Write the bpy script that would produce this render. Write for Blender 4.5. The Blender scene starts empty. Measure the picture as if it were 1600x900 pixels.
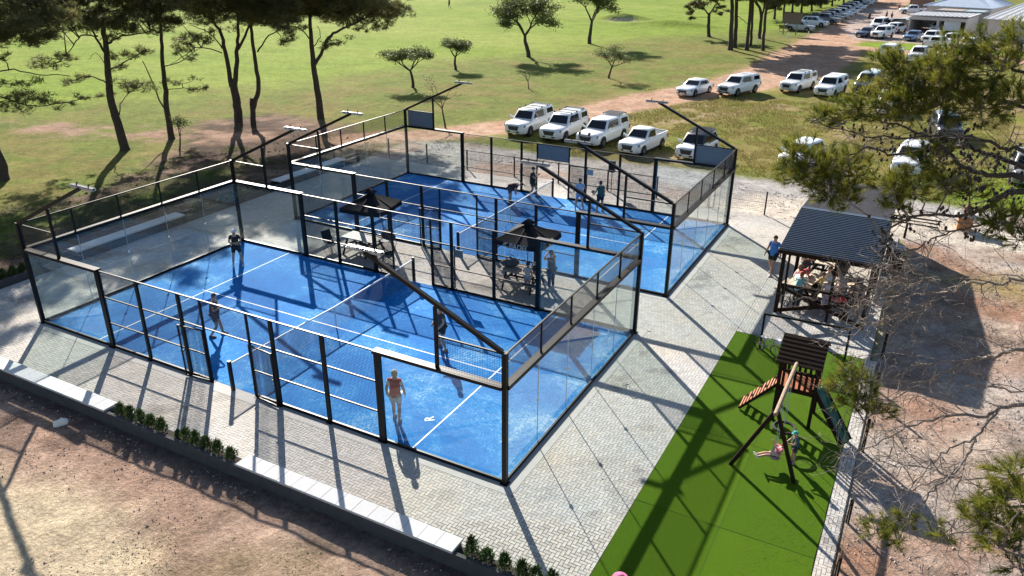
import bpy, bmesh, math, random
import numpy as np
from mathutils import Vector, Matrix
R = math.radians
SC = bpy.context.scene
COL = SC.collection
random.seed(7)

# ---------------------------------------------------------------- camera, world, sun, exposure
cam_d = bpy.data.cameras.new('camera')
cam = bpy.data.objects.new('camera', cam_d)
COL.objects.link(cam)
SC.camera = cam
cam_d.sensor_width = 36.0
cam_d.lens = 1212.66 / 1600 * 36.0
cam_d.clip_start = 0.1
cam_d.clip_end = 3000
YAW, PITCH, ROLL = 2.06170018, -0.420337404, 0.00597188813
FW = Vector((math.cos(YAW) * math.cos(PITCH), math.sin(YAW) * math.cos(PITCH), math.sin(PITCH)))
RT = Vector((math.sin(YAW), -math.cos(YAW), 0))
UP = RT.cross(FW)
R2 = RT * math.cos(ROLL) + UP * math.sin(ROLL)
U2 = -RT * math.sin(ROLL) + UP * math.cos(ROLL)
CAMP = Vector((28.2306722, -15.0056222, 13.4123309))
cam.matrix_world = Matrix(((R2.x, U2.x, -FW.x, CAMP.x), (R2.y, U2.y, -FW.y, CAMP.y), (R2.z, U2.z, -FW.z, CAMP.z), (0, 0, 0, 1)))

SUN_EL, SUN_AZ = R(27.4), R(134.5)
world = bpy.data.worlds.new('World')
SC.world = world
world.use_nodes = True
wn = world.node_tree
sky = wn.nodes.new('ShaderNodeTexSky')
sky.sky_type = 'NISHITA'
sky.sun_disc = False
sky.sun_elevation = SUN_EL
sky.sun_rotation = R(90) - SUN_AZ + 2 * math.pi
sky.air_density = 1.0
sky.dust_density = 0.6
bg = wn.nodes['Background']
wn.links.new(sky.outputs[0], bg.inputs[0])
bg.inputs[1].default_value = 0.062
sun_d = bpy.data.lights.new('sun', 'SUN')
sun_d.energy = 5.0
sun_d.angle = R(0.53)
sun_d.color = (1.0, 0.93, 0.83)
sun = bpy.data.objects.new('sun', sun_d)
COL.objects.link(sun)
sdir = Vector((math.cos(SUN_AZ) * math.cos(SUN_EL), math.sin(SUN_AZ) * math.cos(SUN_EL), math.sin(SUN_EL)))
sun.rotation_euler = sdir.to_track_quat('Z', 'Y').to_euler()
SC.view_settings.view_transform = 'Standard'
SC.view_settings.look = 'None'
SC.view_settings.exposure = 1.36
SC.view_settings.gamma = 1.0
SC.cycles.max_bounces = 8
SC.cycles.transparent_max_bounces = 32
SC.cycles.caustics_reflective = False
SC.cycles.caustics_refractive = False

# ---------------------------------------------------------------- materials
MATS = {}
def mat(name, rgb=(.5, .5, .5), rough=.6, metal=0.0, noise=0.0, nscale=8.0, bump=0.0, bscale=30.0, spec=.5, attr=None, sheen=0.0, coat=0.0, detail=4.0, coords='Object', trans=0.0, rgb2=None, emit=None):
    if name in MATS:
        return MATS[name]
    m = bpy.data.materials.new(name)
    m.use_nodes = True
    nt = m.node_tree
    b = nt.nodes['Principled BSDF']
    b.inputs['Base Color'].default_value = (*rgb, 1)
    b.inputs['Roughness'].default_value = rough
    b.inputs['Metallic'].default_value = metal
    b.inputs['Specular IOR Level'].default_value = spec
    b.inputs['Sheen Weight'].default_value = sheen
    b.inputs['Coat Weight'].default_value = coat
    tc = nt.nodes.new('ShaderNodeTexCoord')
    src = None
    if attr:
        at = nt.nodes.new('ShaderNodeAttribute')
        at.attribute_name = attr
        src = at.outputs['Color']
    if noise > 0 or rgb2:
        nz = nt.nodes.new('ShaderNodeTexNoise')
        nz.inputs['Scale'].default_value = nscale
        nz.inputs['Detail'].default_value = detail
        nz.inputs['Roughness'].default_value = .65
        nt.links.new(tc.outputs[coords], nz.inputs['Vector'])
        if rgb2:
            rp = nt.nodes.new('ShaderNodeValToRGB')
            rp.color_ramp.elements[0].position = .38
            rp.color_ramp.elements[1].position = .62
            rp.color_ramp.elements[0].color = (*rgb, 1)
            rp.color_ramp.elements[1].color = (*rgb2, 1)
            nt.links.new(nz.outputs['Fac'], rp.inputs[0])
            src = rp.outputs[0]
        if noise > 0:
            mr = nt.nodes.new('ShaderNodeMapRange')
            mr.inputs[1].default_value = .25
            mr.inputs[2].default_value = .75
            mr.inputs[3].default_value = 1 - noise
            mr.inputs[4].default_value = 1 + noise
            nt.links.new(nz.outputs['Fac'], mr.inputs[0])
            mx = nt.nodes.new('ShaderNodeMix')
            mx.data_type = 'RGBA'
            mx.blend_type = 'MULTIPLY'
            mx.inputs[0].default_value = 1
            if src: nt.links.new(src, mx.inputs[6])
            else: mx.inputs[6].default_value = (*rgb, 1)
            nt.links.new(mr.outputs[0], mx.inputs[7])
            src = mx.outputs[2]
    if src: nt.links.new(src, b.inputs['Base Color'])
    if bump > 0:
        nb = nt.nodes.new('ShaderNodeTexNoise')
        nb.inputs['Scale'].default_value = bscale
        nb.inputs['Detail'].default_value = 6
        nt.links.new(tc.outputs[coords], nb.inputs['Vector'])
        bp = nt.nodes.new('ShaderNodeBump')
        bp.inputs['Strength'].default_value = bump
        bp.inputs['Distance'].default_value = .03
        nt.links.new(nb.outputs['Fac'], bp.inputs['Height'])
        nt.links.new(bp.outputs[0], b.inputs['Normal'])
    if trans > 0:
        tr = nt.nodes.new('ShaderNodeBsdfTranslucent')
        if src: nt.links.new(src, tr.inputs[0])
        else: tr.inputs[0].default_value = (*rgb, 1)
        ms = nt.nodes.new('ShaderNodeMixShader')
        ms.inputs[0].default_value = trans
        nt.links.new(b.outputs[0], ms.inputs[1])
        nt.links.new(tr.outputs[0], ms.inputs[2])
        nt.links.new(ms.outputs[0], nt.nodes['Material Output'].inputs[0])
    MATS[name] = m
    return m

def glass_mat(name, tint, refl=1.0, milk=0.0):
    m = bpy.data.materials.new(name)
    m.use_nodes = True
    nt = m.node_tree
    nt.nodes.remove(nt.nodes['Principled BSDF'])
    tr = nt.nodes.new('ShaderNodeBsdfTransparent')
    tr.inputs[0].default_value = (*tint, 1)
    gl = nt.nodes.new('ShaderNodeBsdfGlossy')
    gl.inputs['Roughness'].default_value = .02
    fr = nt.nodes.new('ShaderNodeFresnel')
    ge = nt.nodes.new('ShaderNodeNewGeometry')
    io = nt.nodes.new('ShaderNodeMapRange')      # the far face of the pane reflects like the near one
    io.inputs[3].default_value = 1.5
    io.inputs[4].default_value = 1 / 1.5
    nt.links.new(ge.outputs['Backfacing'], io.inputs[0])
    nt.links.new(io.outputs[0], fr.inputs[0])
    ml = nt.nodes.new('ShaderNodeMath')
    ml.operation = 'MULTIPLY'
    ml.inputs[1].default_value = refl
    ms = nt.nodes.new('ShaderNodeMixShader')
    nt.links.new(fr.outputs[0], ml.inputs[0])
    nt.links.new(ml.outputs[0], ms.inputs[0])
    nt.links.new(tr.outputs[0], ms.inputs[1])
    nt.links.new(gl.outputs[0], ms.inputs[2])
    out = ms.outputs[0]
    if milk > 0:   # dust and smears on the outdoor glass scatter a little light, mostly onwards
        da = nt.nodes.new('ShaderNodeBsdfDiffuse')
        da.inputs[0].default_value = (.6, .64, .62, 1)
        db = nt.nodes.new('ShaderNodeBsdfTranslucent')
        db.inputs[0].default_value = (.75, .78, .74, 1)
        df = nt.nodes.new('ShaderNodeMixShader')
        df.inputs[0].default_value = .6
        nt.links.new(da.outputs[0], df.inputs[1])
        nt.links.new(db.outputs[0], df.inputs[2])
        tc = nt.nodes.new('ShaderNodeTexCoord')
        nz = nt.nodes.new('ShaderNodeTexNoise')
        nz.inputs['Scale'].default_value = .9
        nz.inputs['Detail'].default_value = 5
        nt.links.new(tc.outputs['Object'], nz.inputs['Vector'])
        m2 = nt.nodes.new('ShaderNodeMath')
        m2.operation = 'MULTIPLY'
        m2.inputs[1].default_value = milk * 2
        nt.links.new(nz.outputs['Fac'], m2.inputs[0])
        ms2 = nt.nodes.new('ShaderNodeMixShader')
        nt.links.new(m2.outputs[0], ms2.inputs[0])
        nt.links.new(out, ms2.inputs[1])
        nt.links.new(df.outputs[0], ms2.inputs[2])
        out = ms2.outputs[0]
    nt.links.new(out, nt.nodes['Material Output'].inputs[0])
    MATS[name] = m
    return m

M_PAVER = mat('paver', rough=.85, noise=.16, nscale=14, bump=.25, bscale=90, attr='tint', coords='Object', detail=6)
M_JOINT = mat('sand_joint', (.105, .097, .088), rough=.95)
M_PLINTH = mat('plinth_concrete', (.40, .39, .375), rough=.85, noise=.1, nscale=3, bump=.2, bscale=60)
M_SLAB = mat('white_slab', (.52, .52, .525), rough=.7, noise=.05, nscale=5)
M_WALL = mat('rendered_wall', (.055, .055, .06), rough=.9, noise=.2, nscale=4, bump=.3, bscale=40)
M_LINE = mat('white_line', (.78, .8, .82), rough=.8, noise=.12, nscale=20)
M_BLACK = mat('black_powder_coat', (.0035, .0035, .0045), rough=.45, noise=.2, nscale=5, spec=.25)
M_WIRE = mat('black_wire', (.008, .008, .010), rough=.4, spec=.4)
M_GLASS = glass_mat('court_glass', (.925, .955, .943), 1.0, .010)
M_STEEL = mat('steel_fixing', (.6, .6, .6), rough=.35, metal=.8)
M_LAMP = mat('lamp_housing', (.34, .35, .37), rough=.35, metal=.3)
M_NET = mat('net_cord', (.03, .03, .035), rough=.8)
M_TAPE = mat('white_tape', (.75, .75, .75), rough=.7)
M_SIGN = mat('grey_board', (.30, .33, .37), rough=.5, noise=.05, nscale=3)
M_SIGN2 = mat('pale_board', (.36, .40, .46), rough=.5)
M_TURF = mat('artificial_turf', (.052, .112, .003), rough=.95, noise=.25, nscale=160, bump=.6, bscale=350, sheen=.0, rgb2=(.075, .150, .006), trans=.12, spec=.08)
M_TURF_B = mat('artificial_turf_strip', (.060, .122, .0035), rough=.95, noise=.25, nscale=150, bump=.6, bscale=330, rgb2=(.084, .162, .007), trans=.12, spec=.08)
M_BROWN = mat('dark_stained_wood', (.022, .012, .008), spec=.12, rough=.8, noise=.35, nscale=12, bump=.2, bscale=40)
M_ORANGE = mat('orange_stained_wood', (.36, .10, .03), rough=.6, noise=.25, nscale=14, bump=.2, bscale=50)
M_LOG = mat('pale_log', (.27, .19, .125), rough=.8, noise=.3, nscale=9, bump=.4, bscale=20)
M_SLIDE = mat('green_slide', (.010, .075, .035), rough=.2)
M_ROOF = mat('dark_roof_sheet', (.020, .026, .040), rough=.27, noise=.2, nscale=1.5, spec=.75)
M_CANVAS = mat('black_canvas', (.005, .005, .007), rough=.85, spec=.2, noise=.2, nscale=8)
M_TABLE = mat('weathered_plank', (.34, .29, .24), rough=.8, noise=.25, nscale=9)
M_TABLEW = mat('pale_plank', (.52, .44, .34), rough=.75, noise=.2, nscale=8)
M_PLASTIC = mat('black_plastic', (.014, .014, .016), rough=.45)
M_TYRE = mat('tyre_rubber', (.012, .012, .012), rough=.85)
M_RIM = mat('alloy_rim', (.42, .43, .45), rough=.3, metal=.9)
M_CARGLASS = mat('car_window', (.008, .009, .012), rough=.06, spec=.5)
M_LENS = mat('headlamp_lens', (.16, .18, .2), rough=.08, spec=.8)
M_REDLENS = mat('tail_lens', (.35, .01, .01), rough=.15)
M_PLATE = mat('number_plate', (.65, .65, .6), rough=.5)
M_BARK = mat('pine_bark', (.055, .040, .032), rough=.95, noise=.4, nscale=5, bump=.8, bscale=18)
M_GREYBARK = mat('bare_bark', (.19, .155, .135), rough=.9, noise=.35, nscale=14, bump=.5, bscale=40)
M_NEEDLE = mat('pine_needles', (.085, .095, .034), rough=.6, noise=.5, nscale=.9, rgb2=(.12, .115, .042), trans=.5)
M_NEEDLE_N = mat('fresh_pine_needles', (.075, .105, .014), rough=.5, noise=.5, nscale=6, rgb2=(.19, .18, .025), trans=.5, spec=.25)
M_CONE = mat('pine_cone', (.035, .026, .022), rough=.9)
M_LEAF = mat('leaf', (.075, .10, .03), rough=.6, noise=.4, nscale=1.5, rgb2=(.115, .135, .04), trans=.4)
M_SHRUB = mat('hedge_leaf', (.035, .075, .016), rough=.55, noise=.4, nscale=20, rgb2=(.07, .11, .03), trans=.3)
M_SOIL = mat('dark_soil', (.035, .026, .02), rough=.95, noise=.3, nscale=12, bump=.5)
M_STONE = mat('dirt_stone', (.40, .32, .27), rough=.9, noise=.35, nscale=7)
M_ROCK = mat('white_rock', (.7, .68, .64), rough=.85, noise=.1, nscale=9)
M_TWIG = mat('dry_twig', (.22, .17, .14), rough=.9, noise=.4, nscale=3)
M_HOUSE = mat('house_wall', (.46, .45, .44), rough=.85, noise=.08, nscale=1.2)
M_HROOF = mat('house_roof', (.44, .45, .48), rough=.7, noise=.1, nscale=1.5)
M_BLUEROOF = mat('blue_grey_roof', (.40, .47, .58), rough=.6, noise=.08, nscale=1.5)
M_DARKIN = mat('dark_opening', (.012, .012, .014), rough=.9)
M_WINDOW = mat('window_pane', (.02, .025, .03), rough=.08, spec=.8)
M_SKIN = mat('skin', (.42, .24, .17), rough=.55, noise=.06, nscale=30)
M_EYE = mat('eye', (.02, .015, .012), rough=.3)
def paint(name, rgb, metal=0.0):
    return mat(name, rgb, rough=.28, metal=metal, coat=.6, noise=.03, nscale=6)
def cloth(rgb):
    return mat('cloth_%02d_%02d_%02d' % tuple(int(c * 99) for c in rgb), rgb, rough=.9, noise=.12, nscale=14)

# the blue court carpet: blue pile with silica sand worn in brushed, cloudy patches
def court_mat():
    m = bpy.data.materials.new('blue_court_carpet')
    m.use_nodes = True
    nt = m.node_tree
    b = nt.nodes['Principled BSDF']
    tc = nt.nodes.new('ShaderNodeTexCoord')
    def noise(s, d, r, dist=0.0):
        n = nt.nodes.new('ShaderNodeTexNoise')
        n.inputs['Scale'].default_value = s
        n.inputs['Detail'].default_value = d
        n.inputs['Roughness'].default_value = r
        n.inputs['Distortion'].default_value = dist
        nt.links.new(tc.outputs['Object'], n.inputs['Vector'])
        return n
    n1, n2, n3 = noise(.55, 5, .6, .6), noise(6.5, 9, .85, 1.4), noise(42, 3, .7)
    def math_(op, a, c):
        q = nt.nodes.new('ShaderNodeMath')
        q.operation = op
        for i, v in enumerate((a, c)):
            if isinstance(v, (int, float)): q.inputs[i].default_value = v
            else: nt.links.new(v, q.inputs[i])
        return q.outputs[0]
    v = math_('ADD', math_('MULTIPLY', n1.outputs['Fac'], .40), math_('MULTIPLY', n2.outputs['Fac'], .64))
    v = math_('ADD', v, math_('MULTIPLY', n3.outputs['Fac'], .17))
    sep = nt.nodes.new('ShaderNodeSeparateXYZ')          # sand drifts up against the end glass
    nt.links.new(tc.outputs['Object'], sep.inputs[0])
    ex = math_('DIVIDE', math_('ABSOLUTE', math_('SUBTRACT', sep.outputs[0], 10.0), 0), 10.0)
    v = math_('ADD', v, math_('MULTIPLY', math_('POWER', ex, 9.0), .07))
    v = math_('ADD', v, math_('MULTIPLY', math_('SUBTRACT', noise(.22, 3, .5, .4).outputs['Fac'], .5), .16))
    rp = nt.nodes.new('ShaderNodeValToRGB')
    e = rp.color_ramp.elements
    e[0].position = .43; e[0].color = (.001, .100, .35, 1)
    e[1].position = .775; e[1].color = (.42, .57, .69, 1)
    k = e.new(.60); k.color = (.002, .160, .49, 1)
    k = e.new(.675); k.color = (.035, .25, .57, 1)
    nt.links.new(v, rp.inputs[0])
    nt.links.new(rp.outputs[0], b.inputs['Base Color'])
    b.inputs['Roughness'].default_value = .75
    b.inputs['Specular IOR Level'].default_value = .06
    bp = nt.nodes.new('ShaderNodeBump')
    bp.inputs['Strength'].default_value = .4
    bp.inputs['Distance'].default_value = .02
    n4 = noise(140, 3, .6)
    nt.links.new(n4.outputs['Fac'], bp.inputs['Height'])
    nt.links.new(bp.outputs[0], b.inputs['Normal'])
    return m
M_COURT = court_mat()

# one ground material: albedo per vertex (what the soil is there, plus shade painted along the front wall), grain and relief from noise
def ground_mat():
    m = bpy.data.materials.new('open_ground')
    m.use_nodes = True
    nt = m.node_tree
    b = nt.nodes['Principled BSDF']
    tc = nt.nodes.new('ShaderNodeTexCoord')
    at = nt.nodes.new('ShaderNodeAttribute')
    at.attribute_name = 'soil'
    cur = at.outputs['Color']
    for s, a, d in ((.35, .20, 5), (1.6, .28, 6), (7, .36, 7), (30, .30, 4)):
        n = nt.nodes.new('ShaderNodeTexNoise')
        n.inputs['Scale'].default_value = s
        n.inputs['Detail'].default_value = d
        n.inputs['Roughness'].default_value = .7
        nt.links.new(tc.outputs['Object'], n.inputs['Vector'])
        mr = nt.nodes.new('ShaderNodeMapRange')
        mr.inputs[1].default_value = .3
        mr.inputs[2].default_value = .7
        mr.inputs[3].default_value = 1 - a
        mr.inputs[4].default_value = 1 + a
        nt.links.new(n.outputs['Fac'], mr.inputs[0])
        mx = nt.nodes.new('ShaderNodeMix')
        mx.data_type = 'RGBA'
        mx.blend_type = 'MULTIPLY'
        mx.inputs[0].default_value = 1
        nt.links.new(cur, mx.inputs[6])
        nt.links.new(mr.outputs[0], mx.inputs[7])
        cur = mx.outputs[2]
    nt.links.new(cur, b.inputs['Base Color'])
    b.inputs['Roughness'].default_value = .95
    b.inputs['Specular IOR Level'].default_value = .03
    n = nt.nodes.new('ShaderNodeTexNoise')
    n.inputs['Scale'].default_value = 9
    n.inputs['Detail'].default_value = 9
    n.inputs['Roughness'].default_value = .7
    nt.links.new(tc.outputs['Object'], n.inputs['Vector'])
    bp = nt.nodes.new('ShaderNodeBump')
    bp.inputs['Strength'].default_value = .7
    bp.inputs['Distance'].default_value = .10
    nt.links.new(n.outputs['Fac'], bp.inputs['Height'])
    nt.links.new(bp.outputs[0], b.inputs['Normal'])
    return m
M_GROUND = ground_mat()

# ---------------------------------------------------------------- helpers
class MB:
    """collects shapes and turns them into one mesh"""
    def __init__(s):
        s.v, s.f, s.m, s.mats = [], [], [], []
    def mi(s, m):
        if m is None: return 0
        if m not in s.mats: s.mats.append(m)
        return s.mats.index(m)
    def add(s, vs, fs, m=None):
        o = len(s.v)
        s.v += [tuple(p) for p in vs]
        k = s.mi(m)
        for f in fs:
            s.f.append(tuple(i + o for i in f))
            s.m.append(k)
        return s
    def box(s, a, b, m=None):
        x0, y0, z0 = a; x1, y1, z1 = b
        v = [(x0, y0, z0), (x1, y0, z0), (x1, y1, z0), (x0, y1, z0), (x0, y0, z1), (x1, y0, z1), (x1, y1, z1), (x0, y1, z1)]
        return s.add(v, [(0, 3, 2, 1), (4, 5, 6, 7), (0, 1, 5, 4), (1, 2, 6, 5), (2, 3, 7, 6), (3, 0, 4, 7)], m)
    def hexa(s, lo, hi, m=None):
        return s.add(list(lo) + list(hi), [(0, 3, 2, 1), (4, 5, 6, 7), (0, 1, 5, 4), (1, 2, 6, 5), (2, 3, 7, 6), (3, 0, 4, 7)], m)
    def quad(s, p, m=None):
        return s.add(p, [tuple(range(len(p)))], m)
    def bar(s, p, q, w, h=None, m=None, up=(0, 0, 1)):
        p, q = Vector(p), Vector(q)
        h = w if h is None else h
        d = (q - p).normalized()
        u = Vector(up)
        if abs(d.dot(u)) > .98: u = Vector((0, 1, 0))
        a = d.cross(u).normalized() * w / 2
        b = a.cross(d).normalized() * h / 2
        v = [p - a - b, p + a - b, p + a + b, p - a + b, q - a - b, q + a - b, q + a + b, q - a + b]
        return s.add(v, [(0, 1, 2, 3), (7, 6, 5, 4), (0, 4, 5, 1), (1, 5, 6, 2), (2, 6, 7, 3), (3, 7, 4, 0)], m)
    def tube(s, pts, rad, n=6, m=None, cap=True):
        pts = [Vector(p) for p in pts]
        k = len(pts)
        if not isinstance(rad, (list, tuple)): rad = [rad] * k
        vs, fs = [], []
        a = None
        for i, p in enumerate(pts):
            d = (pts[min(i + 1, k - 1)] - pts[max(i - 1, 0)])
            if d.length < 1e-9: d = Vector((0, 0, 1))
            d.normalize()
            if a is None:
                a = d.cross(Vector((0, 0, 1)))
                if a.length < .05: a = d.cross(Vector((0, 1, 0)))
            a = (a - d * a.dot(d))
            if a.length < 1e-6: a = d.orthogonal()
            a.normalize()
            b = d.cross(a)
            for j in range(n):
                t = 2 * math.pi * j / n
                vs.append(p + (a * math.cos(t) + b * math.sin(t)) * rad[i])
        for i in range(k - 1):
            for j in range(n):
                j2 = (j + 1) % n
                fs.append((i * n + j, i * n + j2, (i + 1) * n + j2, (i + 1) * n + j))
        if cap:
            fs.append(tuple(range(n - 1, -1, -1)))
            fs.append(tuple((k - 1) * n + j for j in range(n)))
        return s.add(vs, fs, m)
    def lathe(s, prof, n=12, m=None, c=(0, 0, 0), axis='z'):
        vs, fs = [], []
        for r, z in prof:
            for j in range(n):
                t = 2 * math.pi * j / n
                p = (r * math.cos(t), r * math.sin(t), z)
                if axis == 'y': p = (p[0], p[2], p[1])
                vs.append((p[0] + c[0], p[1] + c[1], p[2] + c[2]))
        for i in range(len(prof) - 1):
            for j in range(n):
                j2 = (j + 1) % n
                fs.append((i * n + j, i * n + j2, (i + 1) * n + j2, (i + 1) * n + j))
        fs.append(tuple(range(n - 1, -1, -1)))
        fs.append(tuple((len(prof) - 1) * n + j for j in range(n)))
        return s.add(vs, fs, m)
    def loft(s, rings, m=None, cap=True, closed=True):
        n = len(rings[0])
        vs = [p for r in rings for p in r]
        fs = []
        for i in range(len(rings) - 1):
            for j in range(n if closed else n - 1):
                j2 = (j + 1) % n
                fs.append((i * n + j, i * n + j2, (i + 1) * n + j2, (i + 1) * n + j))
        if cap:
            fs.append(tuple(range(n - 1, -1, -1)))
            fs.append(tuple((len(rings) - 1) * n + j for j in range(n)))
        return s.add(vs, fs, m)
    def mesh(s, name, m=None, smooth=False, fix=True):
        me = bpy.data.meshes.new(name)
        me.from_pydata(s.v, [], s.f)
        ms = s.mats if s.mats else ([m] if m else [])
        for x in ms: me.materials.append(x)
        if len(ms) > 1: me.polygons.foreach_set('material_index', s.m)
        if fix:
            bm = bmesh.new()
            bm.from_mesh(me)
            bmesh.ops.recalc_face_normals(bm, faces=bm.faces)
            bm.to_mesh(me)
            bm.free()
        if smooth:
            me.polygons.foreach_set('use_smooth', [True] * len(me.polygons))
            try: me.set_sharp_from_angle(angle=R(38))
            except Exception: pass
        me.update()
        return me
    def build(s, name, m=None, parent=None, smooth=False, loc=None, label=None, kind=None):
        return ob(name, s.mesh(name, m, smooth), parent, loc=loc, label=label, kind=kind)

def ob(name, data, parent=None, loc=None, rot=None, label=None, cat=None, group=None, kind=None):
    o = bpy.data.objects.new(name, data)
    COL.objects.link(o)
    if parent: o.parent = parent
    if loc is not None: o.location = loc
    if rot is not None: o.rotation_euler = rot
    if label: o['label'] = label
    if cat: o['category'] = cat
    if group: o['group'] = group
    if kind: o['kind'] = kind
    return o
def tag(o, label, cat, group=None):
    o['label'] = label
    o['category'] = cat
    if group: o['group'] = group
    return o
def thing(name, label, cat, loc=(0, 0, 0), rz=0.0, group=None):
    return ob(name, None, None, loc, (0, 0, rz), label, cat, group)
def dup(root, loc, rz, label, group=None, mats=None):
    def cp(o, par):
        c = o.copy()
        COL.objects.link(c)
        if par: c.parent = par
        for ch in kids.get(o.name, []): cp(ch, c)
        return c
    kids = {}
    def walk(o):
        kids[o.name] = list(o.children)
        for ch in o.children: walk(ch)
    walk(root)
    r = cp(root, None)
    r.location = loc
    r.rotation_euler = (0, 0, rz)
    r['label'] = label
    if group: r['group'] = group
    return r
def tri_mesh(name, V, m, mats=None):
    """V: (n,3,3) array of triangles"""
    n = len(V)
    me = bpy.data.meshes.new(name)
    me.vertices.add(n * 3)
    me.vertices.foreach_set('co', np.asarray(V, dtype=np.float32).ravel())
    me.loops.add(n * 3)
    me.loops.foreach_set('vertex_index', np.arange(n * 3, dtype=np.int32))
    me.polygons.add(n)
    me.polygons.foreach_set('loop_start', np.arange(0, n * 3, 3, dtype=np.int32))
    me.polygons.foreach_set('loop_total', np.full(n, 3, dtype=np.int32))
    me.materials.append(m)
    me.update(calc_edges=True)
    return me
def rnd_dirs(rng, n):
    d = rng.normal(size=(n, 3))
    return d / np.linalg.norm(d, axis=1, keepdims=True)
def blades(rng, base, dirs, length, width):
    """thin pointed leaf at base pointing along dirs"""
    n = len(base)
    side = np.cross(dirs, rnd_dirs(rng, n))
    side /= np.linalg.norm(side, axis=1, keepdims=True) + 1e-9
    L = np.asarray(length).reshape(-1, 1)
    W = np.asarray(width).reshape(-1, 1) * .5
    return np.stack([base - side * W, base + side * W, base + dirs * L], axis=1)
def text_mesh(txt, size, name='lettering', ext=.002, bold=0.0, shear=0.0):
    cu = bpy.data.curves.new(name, 'FONT')
    cu.body = txt
    cu.size = size
    cu.extrude = ext
    cu.offset = bold
    cu.shear = shear
    cu.align_x = 'CENTER'
    cu.align_y = 'CENTER'
    t = bpy.data.objects.new('text_tmp', cu)
    COL.objects.link(t)
    dg = bpy.context.evaluated_depsgraph_get()
    me = bpy.data.meshes.new_from_object(t.evaluated_get(dg))
    bpy.data.objects.remove(t)
    me.name = name
    return me
# ---------------------------------------------------------------- ground
def vnoise(x, y, s, seed=0):
    x = np.asarray(x) / s; y = np.asarray(y) / s
    xi = np.floor(x).astype(np.int64); yi = np.floor(y).astype(np.int64)
    fx = x - xi; fy = y - yi
    fx = fx * fx * (3 - 2 * fx); fy = fy * fy * (3 - 2 * fy)
    def h(a, b):
        n = (a * 374761393 + b * 668265263 + seed * 1442695041) & 0x7fffffff
        n = ((n ^ (n >> 13)) * 1274126177) & 0x7fffffff
        return ((n ^ (n >> 16)) & 0xffff) / 65535.0
    return (h(xi, yi) * (1 - fx) + h(xi + 1, yi) * fx) * (1 - fy) + (h(xi, yi + 1) * (1 - fx) + h(xi + 1, yi + 1) * fx) * fy
def fbm(x, y, s, seed=0, o=4):
    t = 0; a = .5; n = 0
    for i in range(o):
        t = t + a * vnoise(x, y, s / 2 ** i, seed + i * 7); n += a; a *= .55
    return t / n
def sd(x, y, poly):
    d = np.full(x.shape, 1e9); ins = np.zeros(x.shape, bool)
    k = len(poly)
    for i in range(k):
        ax, ay = poly[i]; bx, by = poly[(i + 1) % k]
        dx, dy = bx - ax, by - ay
        t = np.clip(((x - ax) * dx + (y - ay) * dy) / (dx * dx + dy * dy + 1e-9), 0, 1)
        d = np.minimum(d, np.hypot(x - ax - t * dx, y - ay - t * dy))
        c = ((ay > y) != (by > y)) & (x < (bx - ax) * (y - ay) / (by - ay + 1e-12) + ax)
        ins ^= c
    return np.where(ins, -d, d)
def sdline(x, y, pts):
    """distance to a polyline whose points carry a half width; negative inside"""
    best = np.full(x.shape, 1e9)
    for (ax, ay, aw), (bx, by, bw) in zip(pts[:-1], pts[1:]):
        dx, dy = bx - ax, by - ay
        t = np.clip(((x - ax) * dx + (y - ay) * dy) / (dx * dx + dy * dy), 0, 1)
        best = np.minimum(best, np.hypot(x - ax - t * dx, y - ay - t * dy) - (aw + t * (bw - aw)))
    return best
def wt(d, soft):
    t = np.clip(.5 - d / (2 * soft), 0, 1)
    return t * t * (3 - 2 * t)

TRACK = [(-9, 29.5, 1.6), (-4.5, 33.8, 1.9), (-1.2, 39, 1.9), (1.6, 45.5, 2.1), (5.2, 56.5, 2.6), (9.5, 67, 3.4), (13, 80, 4.6), (13.5, 98, 5.2), (12.8, 120, 3.8), (13.5, 150, 4.2), (13.5, 200, 4.5), (14, 300, 5)]
SPUR = [(14, 112, 3.0), (20, 107.5, 2.4), (27, 106, 2.4), (36, 104, 2.6), (60, 100, 3)]
YARD = [(16, 119), (34, 117), (60, 112), (60, 190), (10, 190), (11, 150), (13, 128)]
GRAVEL = [(-4.8, 25.6), (23.9, 25.8), (28.3, 26), (48, 26), (48, 32), (33, 33.6), (22, 34.1), (12, 33.4), (4, 32.4), (-1, 32.6), (-5.2, 31.5)]
PALE = [(19, 26.5), (30, 26.2), (34, 27), (35, 30), (28, 31.2), (20, 30.5)]
FRONT = [(-70, -2.9), (24.6, -2.9), (24.6, -60), (-70, -60)]
RIGHT = [(28.3, -60), (28.3, 26.2), (33, 27), (60, 27), (60, -60)]
LITTER = [(-60, -2.9), (-4.7, -2.9), (-4.7, 25.6), (-6, 31), (-15, 33), (-21, 33.5), (-23, 28), (-17, 20), (-14, 12), (-15.5, 5), (-25, -2)]
VERGE = [(-14.5, 3), (-8.8, 5), (-8.2, 12), (-9.5, 18), (-11, 22), (-12.5, 17), (-12.0, 10), (-16, 5)]
PINKSOIL = [(-37, 21), (-29, 24), (-22, 26), (-15.5, 29), (-13, 27), (-18, 22.5), (-24, 21), (-32, 19)]
PARK = [(4.5, 33.6), (12, 34.2), (22, 34.8), (60, 34), (60, 100), (21, 103), (19, 88), (17, 75), (12.5, 66), (9, 56), (5, 44), (3, 38)]
SAND = [(-28.2, 127.2), (-22.6, 127.0), (-22.2, 128.6), (-24.5, 129.9), (-28, 129.2)]
PAVED = [(-4.65, -3.3, 23.42, 26.2), (23.42, 12.0, 28.1, 26.2), (23.42, -9, 28.32, 12.0)]

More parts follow.
